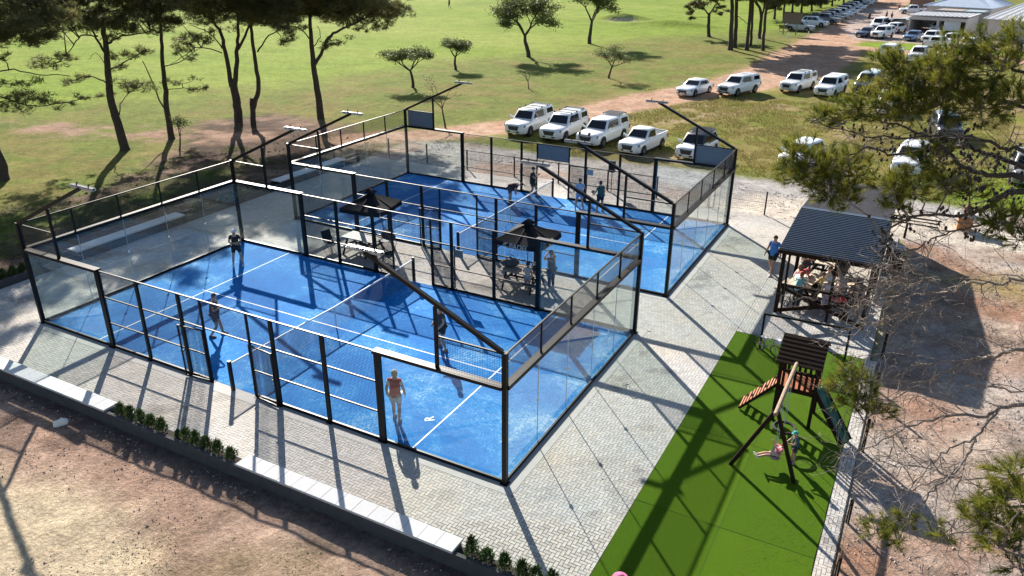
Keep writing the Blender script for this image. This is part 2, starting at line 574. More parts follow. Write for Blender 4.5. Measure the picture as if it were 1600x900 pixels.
def heights(x, y):
    pav = np.full(x.shape, 1e9)
    for x0, y0, x1, y1 in PAVED:
        dx = np.maximum(np.maximum(x0 - x, x - x1), 0); dy = np.maximum(np.maximum(y0 - y, y - y1), 0)
        ins = np.minimum(np.minimum(x - x0, x1 - x), np.minimum(y - y0, y1 - y))
        pav = np.minimum(pav, np.where(ins > 0, -ins, np.hypot(dx, dy)))
    amp = np.clip(pav / 3.0, 0, 1)
    z = -.05 + amp * ((fbm(x, y, 7, 3) - .5) * .22 + (fbm(x, y, 1.3, 9) - .5) * .09)
    near = wt(sd(x, y, RIGHT), 1.5) + wt(sd(x, y, FRONT), .8)
    z = z + np.clip(pav / .8, 0, 1) * np.clip(near, 0, 1) * ((fbm(x, y, .9, 21, 5) - .5) * .16)
    for cx, cy, rx, ry, hh in ((-26.2, 131.2, 5.2, 2.2, 1.25), (-14.5, 124.5, 7.5, 2.6, 1.0)):
        q = ((x - cx) / rx) ** 2 + ((y - cy) / ry) ** 2
        z = z + hh * np.exp(-q)
    z = z - .5 * wt(sd(x, y, SAND), .8)
    return np.where(pav < 0, -.05, z)

def axis(segs):
    out = []
    for a, b, st in segs:
        out += list(np.arange(a, b - 1e-6, st))
    return np.array(out + [segs[-1][1]])
gx = axis([(-900, -180, 120), (-180, -44, 3.4), (-44, -24, 1), (-24, 40, .4), (40, 62, 2), (62, 160, 14), (160, 900, 148)])
gy = axis([(-300, -60, 60), (-60, -14, 4), (-14, 40, .4), (40, 76, .6), (76, 140, .8), (140, 262, 2), (262, 400, 14), (400, 1500, 220)])
GX, GY = np.meshgrid(gx, gy)
shp = GX.shape
X, Y = GX.ravel(), GY.ravel()
Z = heights(X, Y)
jit = (fbm(X, Y, 2.4, 31) - .5) * 1.6 + (fbm(X, Y, .8, 35) - .5) * .7
def C3(*c): return np.array(c)
def mixc(c, col, w): return c * (1 - w[:, None]) + np.asarray(col)[None, :] * w[:, None]
n1, n2, n3 = fbm(X, Y, 14, 1), fbm(X, Y, 3.2, 5), fbm(X, Y, .9, 8)
c = np.tile(C3(.155, .215, .030), (len(X), 1))
c = mixc(c, (.20, .24, .048), np.clip((fbm(X, Y * 3.0, 26, 12) - .42) * 3.2, 0, 1))
c = mixc(c, (.115, .17, .022), np.clip((n1 - .58) * 4, 0, .8))
FAIRLINE = [(-120, -10), (-41, 22.6), (-33, 35.8), (-28.6, 46.6), (-25.7, 55.6), (-24, 67), (-15.2, 84), (-12, 103), (4, 128), (8.6, 260), (400, 260), (400, -200), (-200, -200)]
rough = wt(sd(X, Y, FAIRLINE) + jit * 3, 6)
c = mixc(c, (.125, .145, .034), rough * .92)
c = mixc(c, (.175, .145, .052), rough * np.clip((n2 - .48) * 5, 0, .75))
c = mixc(c, (.10, .135, .03), rough * np.clip((n3 - .56) * 5, 0, .6))
pk = wt(sd(X, Y, PARK) + jit, 1.2)
c = mixc(c, (.185, .155, .052), pk * .9)
c = mixc(c, (.27, .20, .115), pk * np.clip((n2 - .54) * 6, 0, .8))
c = mixc(c, (.13, .155, .03), pk * np.clip((.45 - n2) * 6, 0, .8))
green = wt(sd(X, Y, [(30, 35), (60, 34), (60, 60), (38, 58), (33, 44)]) + jit, 2)
c = mixc(c, (.15, .24, .02), green)
isl = wt(sd(X, Y, [(16.8, 110.6), (24, 110.2), (34, 109), (40, 112), (28, 117), (20, 118), (17, 115)]) + jit * .5, .8)
lit = wt(sd(X, Y, LITTER) + jit * 1.4, 1.6)
c = mixc(c, (.085, .058, .043), lit)
c = mixc(c, (.23, .155, .115), lit * np.clip((n2 - .50) * 6, 0, .8))
c = mixc(c, (.05, .036, .03), lit * np.clip((n3 - .56) * 7, 0, .7))
vg = wt(sd(X, Y, VERGE) + jit, .9)
c = mixc(c, (.085, .115, .022), vg * np.clip(.5 + (n3 - .5) * 4, .25, 1))
ps = wt(sd(X, Y, PINKSOIL) + jit * 1.6, 1.2)
c = mixc(c, (.27, .175, .13), ps * np.clip(.62 + (n3 - .5) * 5 + (n2 - .5) * 3, .0, 1))
dt = sdline(X, Y, TRACK)
tw = wt(dt + jit * .55, .5)
c = mixc(c, (.29, .20, .11), wt(dt - .8 + jit, 1.2) * .6)
sp = wt(sdline(X, Y, SPUR) + jit * .6, .8)
c = mixc(c, (.36, .225, .155), np.maximum(tw, sp))
c = mixc(c, (.44, .31, .23), np.maximum(tw, sp) * np.clip((n3 - .5) * 4, 0, .7))
yd = wt(sd(X, Y, YARD) + jit * .5, .6)
c = mixc(c, (.36, .285, .25), yd)
c = mixc(c, (.17, .235, .028), isl)
gv = wt(sd(X, Y, GRAVEL) + jit * .7, .6)
c = mixc(c, (.325, .305, .29), gv)
c = mixc(c, (.34, .235, .175), gv * np.clip((fbm(X, Y, 4, 77) - .60) * 7, 0, .7))
pl = wt(sd(X, Y, PALE) + jit * .8, .8)
c = mixc(c, (.47, .415, .35), pl)
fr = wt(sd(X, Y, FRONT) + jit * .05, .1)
c = mixc(c, (.275, .185, .14), fr)
c = mixc(c, (.35, .255, .195), fr * np.clip((n2 - .46) * 5, 0, .8))
c = mixc(c, (.085, .066, .060), fr * np.clip((Y + 4.05) / .25 + (n3 - .5) * 2.2, 0, .85))  # wall's shadow band deepened in the soil colour along its foot
c = mixc(c, (.13, .085, .065), fr * np.clip((n3 - .60) * 6, 0, .6))
c = mixc(c, (.43, .345, .245), fr * wt(sd(X, Y, [(6, -8.2), (10, -7), (14, -7.6), (15.5, -9), (15, -14), (4, -14)]) + jit, 1.2) * .0)
c = mixc(c, (.44, .36, .25), fr * wt(sd(X, Y, [(6, -6.6), (8.2, -6.5), (9.6, -5.8), (12, -5.7), (13.6, -6.3), (14.6, -7.2), (14.4, -10), (6, -13)]) + jit * .8, .9) * .95)
c = mixc(c, (.15, .13, .055), fr * wt(sd(X, Y, [(14, -5.6), (19.5, -4.6), (20.5, -6.5), (16, -7.4)]) + jit * 2.2, .9) * .35)
rt = wt(sd(X, Y, RIGHT) + jit * .08, .15)
c = mixc(c, (.29, .20, .155), rt)
c = mixc(c, (.40, .325, .265), rt * np.clip((n2 - .47) * 6, 0, .85))
c = mixc(c, (.15, .11, .09), rt * np.clip((n3 - .57) * 7, 0, .65))
c = mixc(c, (.25, .135, .085), rt * np.clip((.42 - n2) * 6, 0, .8))
c = mixc(c, (.30, .27, .25), rt * np.clip((fbm(X, Y, 2.0, 55) - .55) * 7, 0, .7))
c = mixc(c, (.24, .19, .075), rt * wt(sd(X, Y, [(29.5, 21.5), (33, 23.5), (35, 22), (33, 20.5)]) + jit, 1) * .7)
c = mixc(c, (.58, .47, .36), wt(sd(X, Y, SAND) + jit * .2, .5))
verts = np.stack([X, Y, Z], 1)
ny, nx = shp
idx = np.arange(nx * ny).reshape(ny, nx)
F = np.stack([idx[:-1, :-1], idx[:-1, 1:], idx[1:, 1:], idx[1:, :-1]], -1).reshape(-1, 4)
fcx, fcy = verts[F, 0].mean(1), verts[F, 1].mean(1)
jf = (fbm(fcx, fcy, 2.4, 31) - .5) * 1.2
zone = np.zeros(len(F), int)
zone[(sd(fcx, fcy, LITTER) < 0) | (sd(fcx, fcy, FRONT) < 0) | (sd(fcx, fcy, RIGHT) < 0)] = 3
zone[sd(fcx, fcy, GRAVEL) + jf * .5 < 0] = 2
zone[(sdline(fcx, fcy, TRACK) + jf * .4 < 0) | (sdline(fcx, fcy, SPUR) + jf * .4 < 0)] = 1
zone[sd(fcx, fcy, YARD) < 0] = 4
zone[sd(fcx, fcy, SAND) < 0] = 5
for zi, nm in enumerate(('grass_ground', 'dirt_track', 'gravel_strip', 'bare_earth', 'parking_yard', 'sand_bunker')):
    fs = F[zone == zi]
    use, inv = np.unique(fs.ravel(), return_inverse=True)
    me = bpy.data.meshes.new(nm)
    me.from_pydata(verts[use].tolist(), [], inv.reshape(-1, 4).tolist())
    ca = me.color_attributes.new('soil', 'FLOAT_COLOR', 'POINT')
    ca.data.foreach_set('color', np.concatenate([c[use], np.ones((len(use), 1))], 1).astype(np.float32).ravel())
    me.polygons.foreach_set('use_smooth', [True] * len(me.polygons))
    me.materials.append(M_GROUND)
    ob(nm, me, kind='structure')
def gz(x, y):
    return float(heights(np.array([float(x)]), np.array([float(y)]))[0])

# loose stones and clods on the bare earth, too many to count
def stones(name, n, box, smin, smax, seed, m, reject=None):
    rng = np.random.RandomState(seed)
    x = rng.uniform(box[0], box[2], n); y = rng.uniform(box[1], box[3], n)
    k = (fbm(x, y, 2.2, seed) > .47)
    if reject is not None: k &= ~reject(x, y)
    x, y = x[k], y[k]
    z = heights(x, y)
    s = smin + (smax - smin) * rng.rand(len(x)) ** 3.5
    oct_ = np.array([(1, 0, 0), (0, 1, 0), (-1, 0, 0), (0, -1, 0), (0, 0, .8), (0, 0, -.5)])
    tf = np.array([(0, 1, 4), (1, 2, 4), (2, 3, 4), (3, 0, 4), (1, 0, 5), (2, 1, 5), (3, 2, 5), (0, 3, 5)])
    P = oct_[None] * s[:, None, None] * rng.uniform(.6, 1.3, (len(x), 6, 1))
    a = rng.uniform(0, 6.28, len(x))
    ca, sa = np.cos(a)[:, None], np.sin(a)[:, None]
    P = np.stack([P[:, :, 0] * ca - P[:, :, 1] * sa, P[:, :, 0] * sa + P[:, :, 1] * ca, P[:, :, 2]], -1)
    P += np.stack([x, y, z + s * .2], -1)[:, None, :]
    return ob(name, tri_mesh(name, P[:, tf].reshape(-1, 3, 3), m), kind='stuff')
stones('loose_stones', 16000, (2, -12, 25, -3.5), .006, .034, 3, M_STONE)
stones('loose_stones', 16000, (28.5, -6, 38, 26), .006, .055, 4, M_STONE, lambda x, y: (x < 28.5))
stones('loose_gravel', 9000, (-4, 26.6, 36, 33), .015, .055, 5, mat('pale_gravel', (.40, .37, .34), rough=.9, noise=.3, nscale=5))
stones('clods', 2600, (-15, 1, -5.2, 30), .02, .08, 6, mat('clod', (.10, .075, .055), rough=.95))
# dry pine twigs and needles littering the bank
rng = np.random.RandomState(11)
def litter(name, n, box, lmin, lmax, w, seed, m, thr=.5):
    rng = np.random.RandomState(seed)
    x = rng.uniform(box[0], box[2], n); y = rng.uniform(box[1], box[3], n)
    k = fbm(x, y, 1.8, seed) > thr
    x, y = x[k], y[k]
    d = rnd_dirs(rng, len(x)); d[:, 2] = np.abs(d[:, 2]) * .25
    z = heights(x, y) + .012
    return ob(name, tri_mesh(name, blades(rng, np.stack([x, y, z], 1), d, rng.uniform(lmin, lmax, len(x)), w), m), kind='stuff')
litter('dry_twigs', 9000, (28.6, -4, 36, 24), .06, .5, .016, 12, M_TWIG)
litter('weeds', 5200, (28.5, -4, 37, 26), .05, .2, .02, 13, mat('dry_weed', (.14, .14, .05), rough=.9), .56)
litter('grass_tufts', 26000, (-16, 2, -7.5, 24), .06, .22, .03, 14, mat('verge_grass', (.10, .14, .025), rough=.8, trans=.3), .5)
litter('weeds', 1500, (13, -7.4, 21, -4.4), .04, .12, .02, 15, mat('front_weed', (.12, .14, .04), rough=.9), .5)

# ---------------------------------------------------------------- paving
GAP, CW, CL = 3.86, 10.0, 20.0
OY = (0.0, CW + GAP)
base = MB()
for x0, y0, x1, y1 in ((-4.62, -2.84, 23.4, 26.2), (23.402, 12.02, 28.08, 26.2), (27.9, -9, 28.32, 12.02)):
    base.box((x0, y0, -.06), (x1, y1, -.012))
pavement = base.build('pavement', M_JOINT, kind='structure')
EXC = [(-.45, oy - .45, CL + .45, oy + CW + .45) for oy in OY]
AREAS = ((-4.6, -2.835, 23.39, 26.19), (23.39, 12.06, 28.06, 26.19), (27.92, -8.9, 28.31, 12.06))
def clip_pavers(px, py, hw, hh):
    """cut the blocks that meet an edge, as the layers did"""
    out = []
    for X0, Y0, X1, Y1 in AREAS:
        x0, x1 = np.maximum(px - hw, X0), np.minimum(px + hw, X1)
        y0, y1 = np.maximum(py - hh, Y0), np.minimum(py + hh, Y1)
        for ex0, ey0, ex1, ey1 in EXC:
            ov = (x1 > ex0) & (x0 < ex1) & (y1 > ey0) & (y0 < ey1)
            pen = np.stack([x1 - ex0, ex1 - x0, y1 - ey0, ey1 - y0])
            w = np.argmin(pen, 0)
            x1 = np.where(ov & (w == 0), ex0, x1); x0 = np.where(ov & (w == 1), ex1, x0)
            y1 = np.where(ov & (w == 2), ey0, y1); y0 = np.where(ov & (w == 3), ey1, y0)
        k = (x1 - x0 > .022) & (y1 - y0 > .022)
        out.append(np.stack([(x0 + x1) / 2, (y0 + y1) / 2, (x1 - x0) / 2, (y1 - y0) / 2])[:, k])
    return np.concatenate(out, 1)
ii, jj = np.meshgrid(np.arange(-48, 286), np.arange(-92, 264))
ii, jj = ii.ravel(), jj.ravel()
dd = (ii - jj) % 4
h_ = dd == 0
v_ = dd == 3
U = .1
px = np.concatenate([(ii[h_] + 1) * U, (ii[v_] + .5) * U])
py = np.concatenate([(jj[h_] + .5) * U, (jj[v_] + 1) * U])
hw = np.concatenate([np.full(h_.sum(), .1), np.full(v_.sum(), .05)])
hh = np.concatenate([np.full(h_.sum(), .05), np.full(v_.sum(), .1)])
px, py, hw, hh = clip_pavers(px, py, hw, hh)
rng = np.random.RandomState(5)
g_ = .41 + .10 * (rng.rand(len(px)) - .5) + .13 * (fbm(px, py, 3, 4) - .5) - .16 * np.clip((fbm(px, py, 1.1, 14) - .62) * 5, 0, 1)
warm = .045 + (fbm(px, py, 1.6, 44) - .5) * .16 + (rng.rand(len(px)) - .5) * .045
tint = np.stack([g_ * (1 + warm), g_ * .985, g_ * (.955 - warm)], 1)
rel = np.stack([px, py, np.zeros_like(px)], 1) - np.array(CAMP)
dz = rel @ np.array(FW)
sx = 800 + 1212.66 * (rel @ np.array(R2)) / dz
sy = 450 - 1212.66 * (rel @ np.array(U2)) / dz
dist = np.linalg.norm(rel, axis=1)
order = np.argsort(np.where((sx > 5) & (sx < 1595) & (sy > 5) & (sy < 893) & (np.abs(hw * hh - .005) < 1e-6), dist, 1e9))
single = np.zeros(len(px), bool)
single[order[:300]] = True
def paver_mesh(hw, hh, t, name='paver'):
    e = .0058
    mb = MB()
    v = [(-hw + e, -hh + e, -.03), (hw - e, -hh + e, -.03), (hw - e, hh - e, -.03), (-hw + e, hh - e, -.03),
         (-hw + e, -hh + e, -.003), (hw - e, -hh + e, -.003), (hw - e, hh - e, -.003), (-hw + e, hh - e, -.003),
         (-hw + e + .004, -hh + e + .004, 0), (hw - e - .004, -hh + e + .004, 0), (hw - e - .004, hh - e - .004, 0), (-hw + e + .004, hh - e - .004, 0)]
    f = [(8, 9, 10, 11)]
    for a in (0, 4):
        for i in range(4): f.append((a + i, a + (i + 1) % 4, a + 4 + (i + 1) % 4, a + 4 + i))
    me = bpy.data.meshes.new(name)
    me.from_pydata(v, [], f)
    me.materials.append(M_PAVER)
    ca = me.color_attributes.new('tint', 'FLOAT_COLOR', 'POINT')
    ca.data.foreach_set('color', np.tile(np.array([*t, 1.0], np.float32), len(v)))
    return me
variants = {}
for i in np.where(single)[0]:
    key = (bool(hw[i] > hh[i]), int(i) % 9)
    if key not in variants: variants[key] = paver_mesh(hw[i], hh[i], tint[i])
    ob('paver', variants[key], pavement, (px[i], py[i], rng.uniform(-.0015, .0015)))
k = ~single
px, py, hw, hh, tint = px[k], py[k], hw[k], hh[k], tint[k]
n = len(px)
e = .0058
zt = rng.uniform(-.002, .002, n)
cx = np.stack([px - hw + e, px + hw - e, px + hw - e, px - hw + e], 1)
cy = np.stack([py - hh + e, py - hh + e, py + hh - e, py + hh - e], 1)
top = np.stack([cx, cy, np.repeat(zt[:, None], 4, 1)], -1)
bot = np.stack([cx, cy, np.full((n, 4), -.03)], -1)
V = np.concatenate([top, bot], 1).reshape(-1, 3)
fi = np.array([(0, 1, 2, 3), (4, 5, 1, 0), (5, 6, 2, 1), (6, 7, 3, 2), (7, 4, 0, 3)])
F = (fi[None] + (np.arange(n) * 8)[:, None, None]).reshape(-1, 4)
me = bpy.data.meshes.new('small_pavers')
me.vertices.add(len(V)); me.vertices.foreach_set('co', V.astype(np.float32).ravel())
me.loops.add(F.size); me.loops.foreach_set('vertex_index', F.astype(np.int32).ravel())
me.polygons.add(len(F)); me.polygons.foreach_set('loop_start', np.arange(0, F.size, 4, dtype=np.int32)); me.polygons.foreach_set('loop_total', np.full(len(F), 4, np.int32))
ca = me.color_attributes.new('tint', 'FLOAT_COLOR', 'POINT')
ca.data.foreach_set('color', np.concatenate([np.repeat(tint, 8, 0), np.ones((n * 8, 1))], 1).astype(np.float32).ravel())
me.materials.append(M_PAVER)
me.polygons.foreach_set('use_smooth', np.zeros(len(F), bool))
me.update(calc_edges=True)
ob('small_pavers', me, pavement, kind='stuff')
for oy in OY:
    mb = MB()
    for x0, y0, x1, y1 in ((-.445, oy - .445, CL + .445, oy), (-.445, oy + CW, CL + .445, oy + CW + .445), (-.445, oy, 0, oy + CW), (CL, oy, CL + .445, oy + CW)):
        mb.box((x0, y0, -.05), (x1, y1, .004))
    mb.build('concrete_surround', M_PLINTH, kind='structure')

# artificial lawn
lawn = MB().box((23.405, -9, -.05), (27.895, 12.015, .006)).build('artificial_lawn', M_TURF, kind='structure')
for i_, (xa, xb) in enumerate(((23.405, 25.62), (25.632, 27.895))):
    ys_ = [-9, -2.6, 1.0, 4.9, 8.6, 12.015]
    for j_, (ya, yb) in enumerate(zip(ys_[:-1], ys_[1:])):
        gp_ = MB()
        nx_, ny_ = 9, int((yb - ya) / .25)
        vv, ff = [], []
        for a_ in range(nx_ + 1):
            for b_ in range(ny_ + 1):
                x_, y_ = xa + (xb - xa) * a_ / nx_, ya + (yb - ya - .012) * b_ / ny_
                ed = .010 * math.sin(y_ * 3.1 + i_) * (1 if (a_ == 0 and i_ == 0) or (a_ == nx_ and i_ == 1) else 0)
                vv.append((x_ + ed, y_, .013 + .004 * math.sin(x_ * 2.3 + y_ * 1.7) * math.sin(y_ * .9)))
        for a_ in range(nx_):
            for b_ in range(ny_): ff.append((a_ * (ny_ + 1) + b_, (a_ + 1) * (ny_ + 1) + b_, (a_ + 1) * (ny_ + 1) + b_ + 1, a_ * (ny_ + 1) + b_ + 1))
        ob('turf_strip', gp_.add(vv, ff).mesh('turf_strip', M_TURF if (i_ + j_) % 2 else M_TURF_B, True), lawn)
mb = MB()
for yy in (4.9, 8.6, 1.0, -2.6): mb.box((23.41, yy, .0135), (27.89, yy + .006, .0165))
mb.box((25.62, -9, .0135), (25.627, 12.0, .0165))
mb.build('lawn_seam', mat('turf_seam', (.012, .045, .002), rough=.95), lawn)

def scatter(name, n, box, lmin, lmax, w, seed, m, z, thr=.45, s=1.2):
    rng = np.random.RandomState(seed)
    x = rng.uniform(box[0], box[2], n); y = rng.uniform(box[1], box[3], n)
    k = fbm(x, y, s, seed) > thr
    x, y = x[k], y[k]
    d = rnd_dirs(rng, len(x)); d[:, 2] = .04
    return ob(name, tri_mesh(name, blades(rng, np.stack([x, y, np.full(len(x), z)], 1), d, rng.uniform(lmin, lmax, len(x)), w), m), kind='stuff')
M_FALLEN = mat('fallen_needles', (.16, .10, .05), rough=.9)
scatter('fallen_needles', 2600, (26.2, -3, 28.3, 12), .05, .12, .006, 91, M_FALLEN, .02)
scatter('fallen_needles', 900, (23.5, -3, 26.4, 12), .04, .09, .006, 92, M_FALLEN, .02, .55)
scatter('fallen_leaves', 700, (20.6, -2.5, 28, 26), .03, .07, .03, 93, M_FALLEN, .006, .55)
scatter('fallen_leaves', 900, (-4.4, -2.5, 0, 25), .03, .08, .03, 94, M_FALLEN, .006, .5)
def grass_blades(name, n, box, seed, m, lmin=.10, lmax=.26, w=.05, thr=.42):
    rng = np.random.RandomState(seed)
    x = rng.uniform(box[0], box[2], n); y = rng.uniform(box[1], box[3], n)
    k = (fbm(x, y, 1.6, seed) > thr) & (sdline(x, y, TRACK) > .5) & (sd(x, y, GRAVEL) > .3) & (sd(x, y, LITTER) > .3)
    x, y = x[k], y[k]
    d = rnd_dirs(rng, len(x)) * .6; d[:, 2] = np.abs(d[:, 2]) + .5
    d /= np.linalg.norm(d, axis=1, keepdims=True)
    return ob(name, tri_mesh(name, blades(rng, np.stack([x, y, heights(x, y) - .01], 1), d, rng.uniform(lmin, lmax, len(x)), w), m), kind='stuff')
grass_blades('grass_tufts', 60000, (3, 33, 34, 62), 95, mat('dry_grass_blade', (.19, .17, .05), rough=.9, trans=.4, noise=.4, nscale=.6))
# ---------------------------------------------------------------- padel courts
WCACHE = {}
def wire_mesh(w, h, step=.05, t=.0075):
    key = (round(w, 2), round(h, 2), step)
    if key in WCACHE: return WCACHE[key]
    mb = MB()
    def wire(p, q, a):
        p, q = Vector(p), Vector(q)
        d = (q - p).normalized()
        u = Vector((0, 1, 0)); v = d.cross(u)
        o = [u * t * .6 + v * 0, u * -t * .3 + v * t * .55, u * -t * .3 - v * t * .55]
        mb.add([p + x for x in o] + [q + x for x in o], [(0, 1, 4, 3), (1, 2, 5, 4), (2, 0, 3, 5)])
    n = max(1, int(round(w / step)))
    for i in range(1, n): wire((w * i / n, 0, 0), (w * i / n, 0, h), 0)
    n = max(1, int(round(h / step)))
    for i in range(1, n): wire((0, .003, h * i / n), (w, .003, h * i / n), 0)
    WCACHE[key] = mb.mesh('wire_mesh', M_WIRE, fix=False)
    return WCACHE[key]
GCACHE = {}
def glass_mesh(w, h):
    key = (round(w, 2), round(h, 2))
    if key not in GCACHE:
        GCACHE[key] = MB().box((.008, -.006, .0), (w - .008, .006, h)).mesh('glass_panel', M_GLASS)
    return GCACHE[key]

def court(oy, label, far):
    # playing surface with its lines
    fl = MB().box((0, oy, -.05), (CL, oy + CW, .008)).build('court_floor', M_COURT, kind='structure')
    for a, b in (((3.05 - .025, .03), (3.05 + .025, CW - .03)), ((16.95 - .025, .03), (16.95 + .025, CW - .03)), ((2.85, 4.975), (3.0245, 5.025)), ((3.0755, 4.975), (16.9245, 5.025)), ((16.9755, 4.975), (17.15, 5.025))):
        MB().box((a[0], oy + a[1], .004), (b[0], oy + b[1], .012)).build('court_line', M_LINE, fl)
    t = thing('padel_court', label, 'padel court', (0, oy, 0), group='padel courts')
    post_c = {}
    def post(x, y, h, wx, wy, z0=0.0, name='post', par=t, foot=True):
        key = (h, wx, wy, z0, name, foot)
        if key not in post_c:
            mb = MB().box((-wx / 2, -wy / 2, z0), (wx / 2, wy / 2, h))
            if foot and z0 == 0:
                mb.box((-wx / 2 - .05, -wy / 2 - .05, .0), (wx / 2 + .05, wy / 2 + .05, .014))
                for sx in (-1, 1):
                    for sy in (-1, 1): mb.lathe([(.012, .014), (.012, .035)], 6, None, (sx * (wx / 2 + .03), sy * (wy / 2 + .03), 0))
            post_c[key] = mb.mesh(name, M_BLACK)
        return ob(name, post_c[key], par, (x, y, 0))
    def rail(a, b, w, h, name='rail', par=t):
        return MB().bar(a, b, w, h).build(name, M_BLACK, par)
    for side, y in ((0, 0.0), (1, CW)):
        out = -1 if side == 0 else 1
        ys = y + out * .06
        # base rail
        rail((0, ys, .055), (9.0, ys, .055), .06, .11, 'base_rail')
        rail((11.0, ys, .055), (CL, ys, .055), .06, .11, 'base_rail')
        # main posts
        for x in (4, 16): post(x, ys, 3.0, .20, .10)
        for x in (6, 8, 12, 14): post(x, ys, 2.97, .12, .08)
        for x in (9, 11): post(x, ys, 2.97, .06, .06)
        # rails of the mesh section
        for z in (1.0, 2.0):
            for a, b in ((4.1, 9.0), (11.0, 15.9)): rail((a, ys, z), (b, ys, z), .04, .04)
        rail((9.03, ys, 2.0), (10.97, ys, 2.0), .04, .04)
        rail((4.1, ys, 2.985), (15.9, ys, 2.985), .05, .04, 'top_rail')
        # glass corners with a broad beam over them
        for x0 in (0, 16):
            for k in (0, 1):
                g = ob('glass_panel', glass_mesh(2.0 - (.06 if (x0 + k * 2) in (2, 16) else .0), 2.87), t, (x0 + k * 2 + (.06 if (x0 + 2 * k) == 16 else 0), y, .11))
            rail((x0 + (0 if x0 == 0 else -.1), ys, 3.0), (x0 + 4 + (.1 if x0 == 0 else 0), ys, 3.0), .24, .10, 'beam')
            # mesh above the glass, first two metres
            xa = 0 if x0 == 0 else 18
            ob('wire_mesh', wire_mesh(2.0, .90), t, (xa, ys, 3.05), kind='stuff')
            rail((xa, ys, 3.98), (xa + 2, ys, 3.98), .045, .045, 'top_rail')
            # strut and raised light arm
            xs = 2 if x0 == 0 else 18
            post(xs, ys, 4.86, .085, .085, 3.04, 'strut', foot=False)
            c0 = 0.02 if x0 == 0 else 19.98
            e0 = 4.15 if x0 == 0 else 15.85
            arm = MB()
            arm.bar((c0, ys, 4.02), (e0, ys, 5.93), .11, .11)
            ao = arm.build('light_arm', M_BLACK, t)
            lh = MB()
            lh.box((-.58, -.03, -.02), (.58, .03, .03), M_BLACK)
            for s_ in (-1, 1):
                lh.box((s_ * .30 - .27, -.085, -.06), (s_ * .30 + .27, .085, .0), M_LAMP)
                for q in range(9): lh.box((s_ * .30 - .25 + q * .0625 - .008, -.075, .0), (s_ * .30 - .25 + q * .0625 + .008, .075, .035), M_LAMP)
                lh.bar((s_ * .30, -.02, 0), (s_ * .30, .06, .12), .03, .03, M_BLACK)
            lo = lh.build('floodlight', None, ao, loc=(e0 + (.05 if x0 == 0 else -.05), ys - out * .06, 5.97))
        # wire mesh bays
        for a, b in ((4, 6), (6, 8), (12, 14), (14, 16)):
            ob('wire_mesh', wire_mesh(b - a - .1, 2.84), t, (a + .05, ys, .11), kind='stuff')
        for a, b in ((8, 9), (11, 12)): ob('wire_mesh', wire_mesh(b - a - .06, 2.84), t, (a + .03, ys, .11), kind='stuff')
        ob('wire_mesh', wire_mesh(1.94, .95), t, (9.03, ys, 2.02), kind='stuff')
        # swung-back gates lying along the fence
        for hx, sg in ((9.0, -1), (11.0, 1)):
            gt = MB()
            L, Hh = 1.06, 1.95
            gt.box((0, -.02, .05), (.045, .02, Hh)).box((L - .045, -.02, .05), (L, .02, Hh)).box((.045, -.02, .05), (L - .045, .02, .095)).box((.045, -.02, Hh - .045), (L - .045, .02, Hh))
            gt.box((L - .10, -.05, .98), (L - .02, .05, 1.02)).box((-.03, -.015, .3), (0, .015, .38)).box((-.03, -.015, 1.5), (0, .015, 1.58))
            go = gt.build('gate', M_BLACK, t)
            ang = (-math.pi if sg < 0 else 0.0)
            tilt = .10 if sg < 0 else .09
            if side == 0: ang += tilt if sg < 0 else -tilt
            else: ang += -tilt if sg < 0 else tilt
            go.location = (hx, ys + out * .07, 0)
            go.rotation_euler = (0, 0, ang)
            ob('wire_mesh', wire_mesh(L - .09, Hh - .15), go, (.045, 0, .10), kind='stuff')
    for x, out in ((0.0, -1), (CL, 1)):
        xs = x + out * .06
        rail((xs, 0, .055), (xs, CW, .055), .06, .11, 'base_rail')
        for k in range(5):
            ob('glass_panel', glass_mesh(2.0, 2.87), t, (x, k * 2.0, .11), (0, 0, math.pi / 2))
            if k:
                ob('glass_joint', MB().box((-.012, -.008, .12), (.012, .008, 2.95)).mesh('glass_joint', M_STEEL) if 'gj' not in GCACHE else GCACHE['gj'], t, (x, k * 2.0, 0))
                br = MB().lathe([(.03, -.035), (.055, -.02), (.055, .02), (.03, .035)], 10, None, (0, 0, 1.5), 'y')
                br.build('glass_clamp', M_STEEL, t, loc=(x, k * 2.0, 0)).rotation_euler = (0, 0, math.pi / 2)
        rail((xs, -.02, 3.0), (xs, CW + .02, 3.0), .20, .13, 'beam')
        rail((xs, 0, 3.98), (xs, CW, 3.98), .045, .045, 'top_rail')
        for k in range(1, 5): post(xs, k * 2.0, 3.97, .05, .05, 3.03, 'small_post', foot=False)
        for k in range(5): ob('wire_mesh', wire_mesh(1.98, .90), t, (xs, k * 2.0 + .01, 3.05), (0, 0, math.pi / 2), kind='stuff')
        for y in (-.06, CW + .06):
            post(xs, y, 4.03, .13, .13, 0.0, 'corner_post')
    # net on its two posts
    for y in (-.12, CW + .12):
        MB().box((9.95, y - .05, 0), (10.05, y + .05, 1.08)).build('net_post', M_BLACK, t)
    def sag(v): return .90 + .10 * abs(v - .5) * 2 - .02
    net = MB()
    N = 30
    for i in range(N):
        a, b = i / N, (i + 1) / N
        ya, yb = -.06 + a * (CW + .12), -.06 + b * (CW + .12)
        for q in range(0, 17):
            za, zb = sag(a) * q / 17 + .02, sag(b) * q / 17 + .02
            net.bar((10, ya, za), (10, yb, zb), .006, .006)
    for i in range(int((CW + .1) / .06)):
        y = -.04 + i * .06
        net.bar((10, y, .02), (10, y, sag((y + .06) / (CW + .12)) - .03), .005, .005)
    no = net.build('net', M_NET, t, kind='stuff')
    tp = MB()
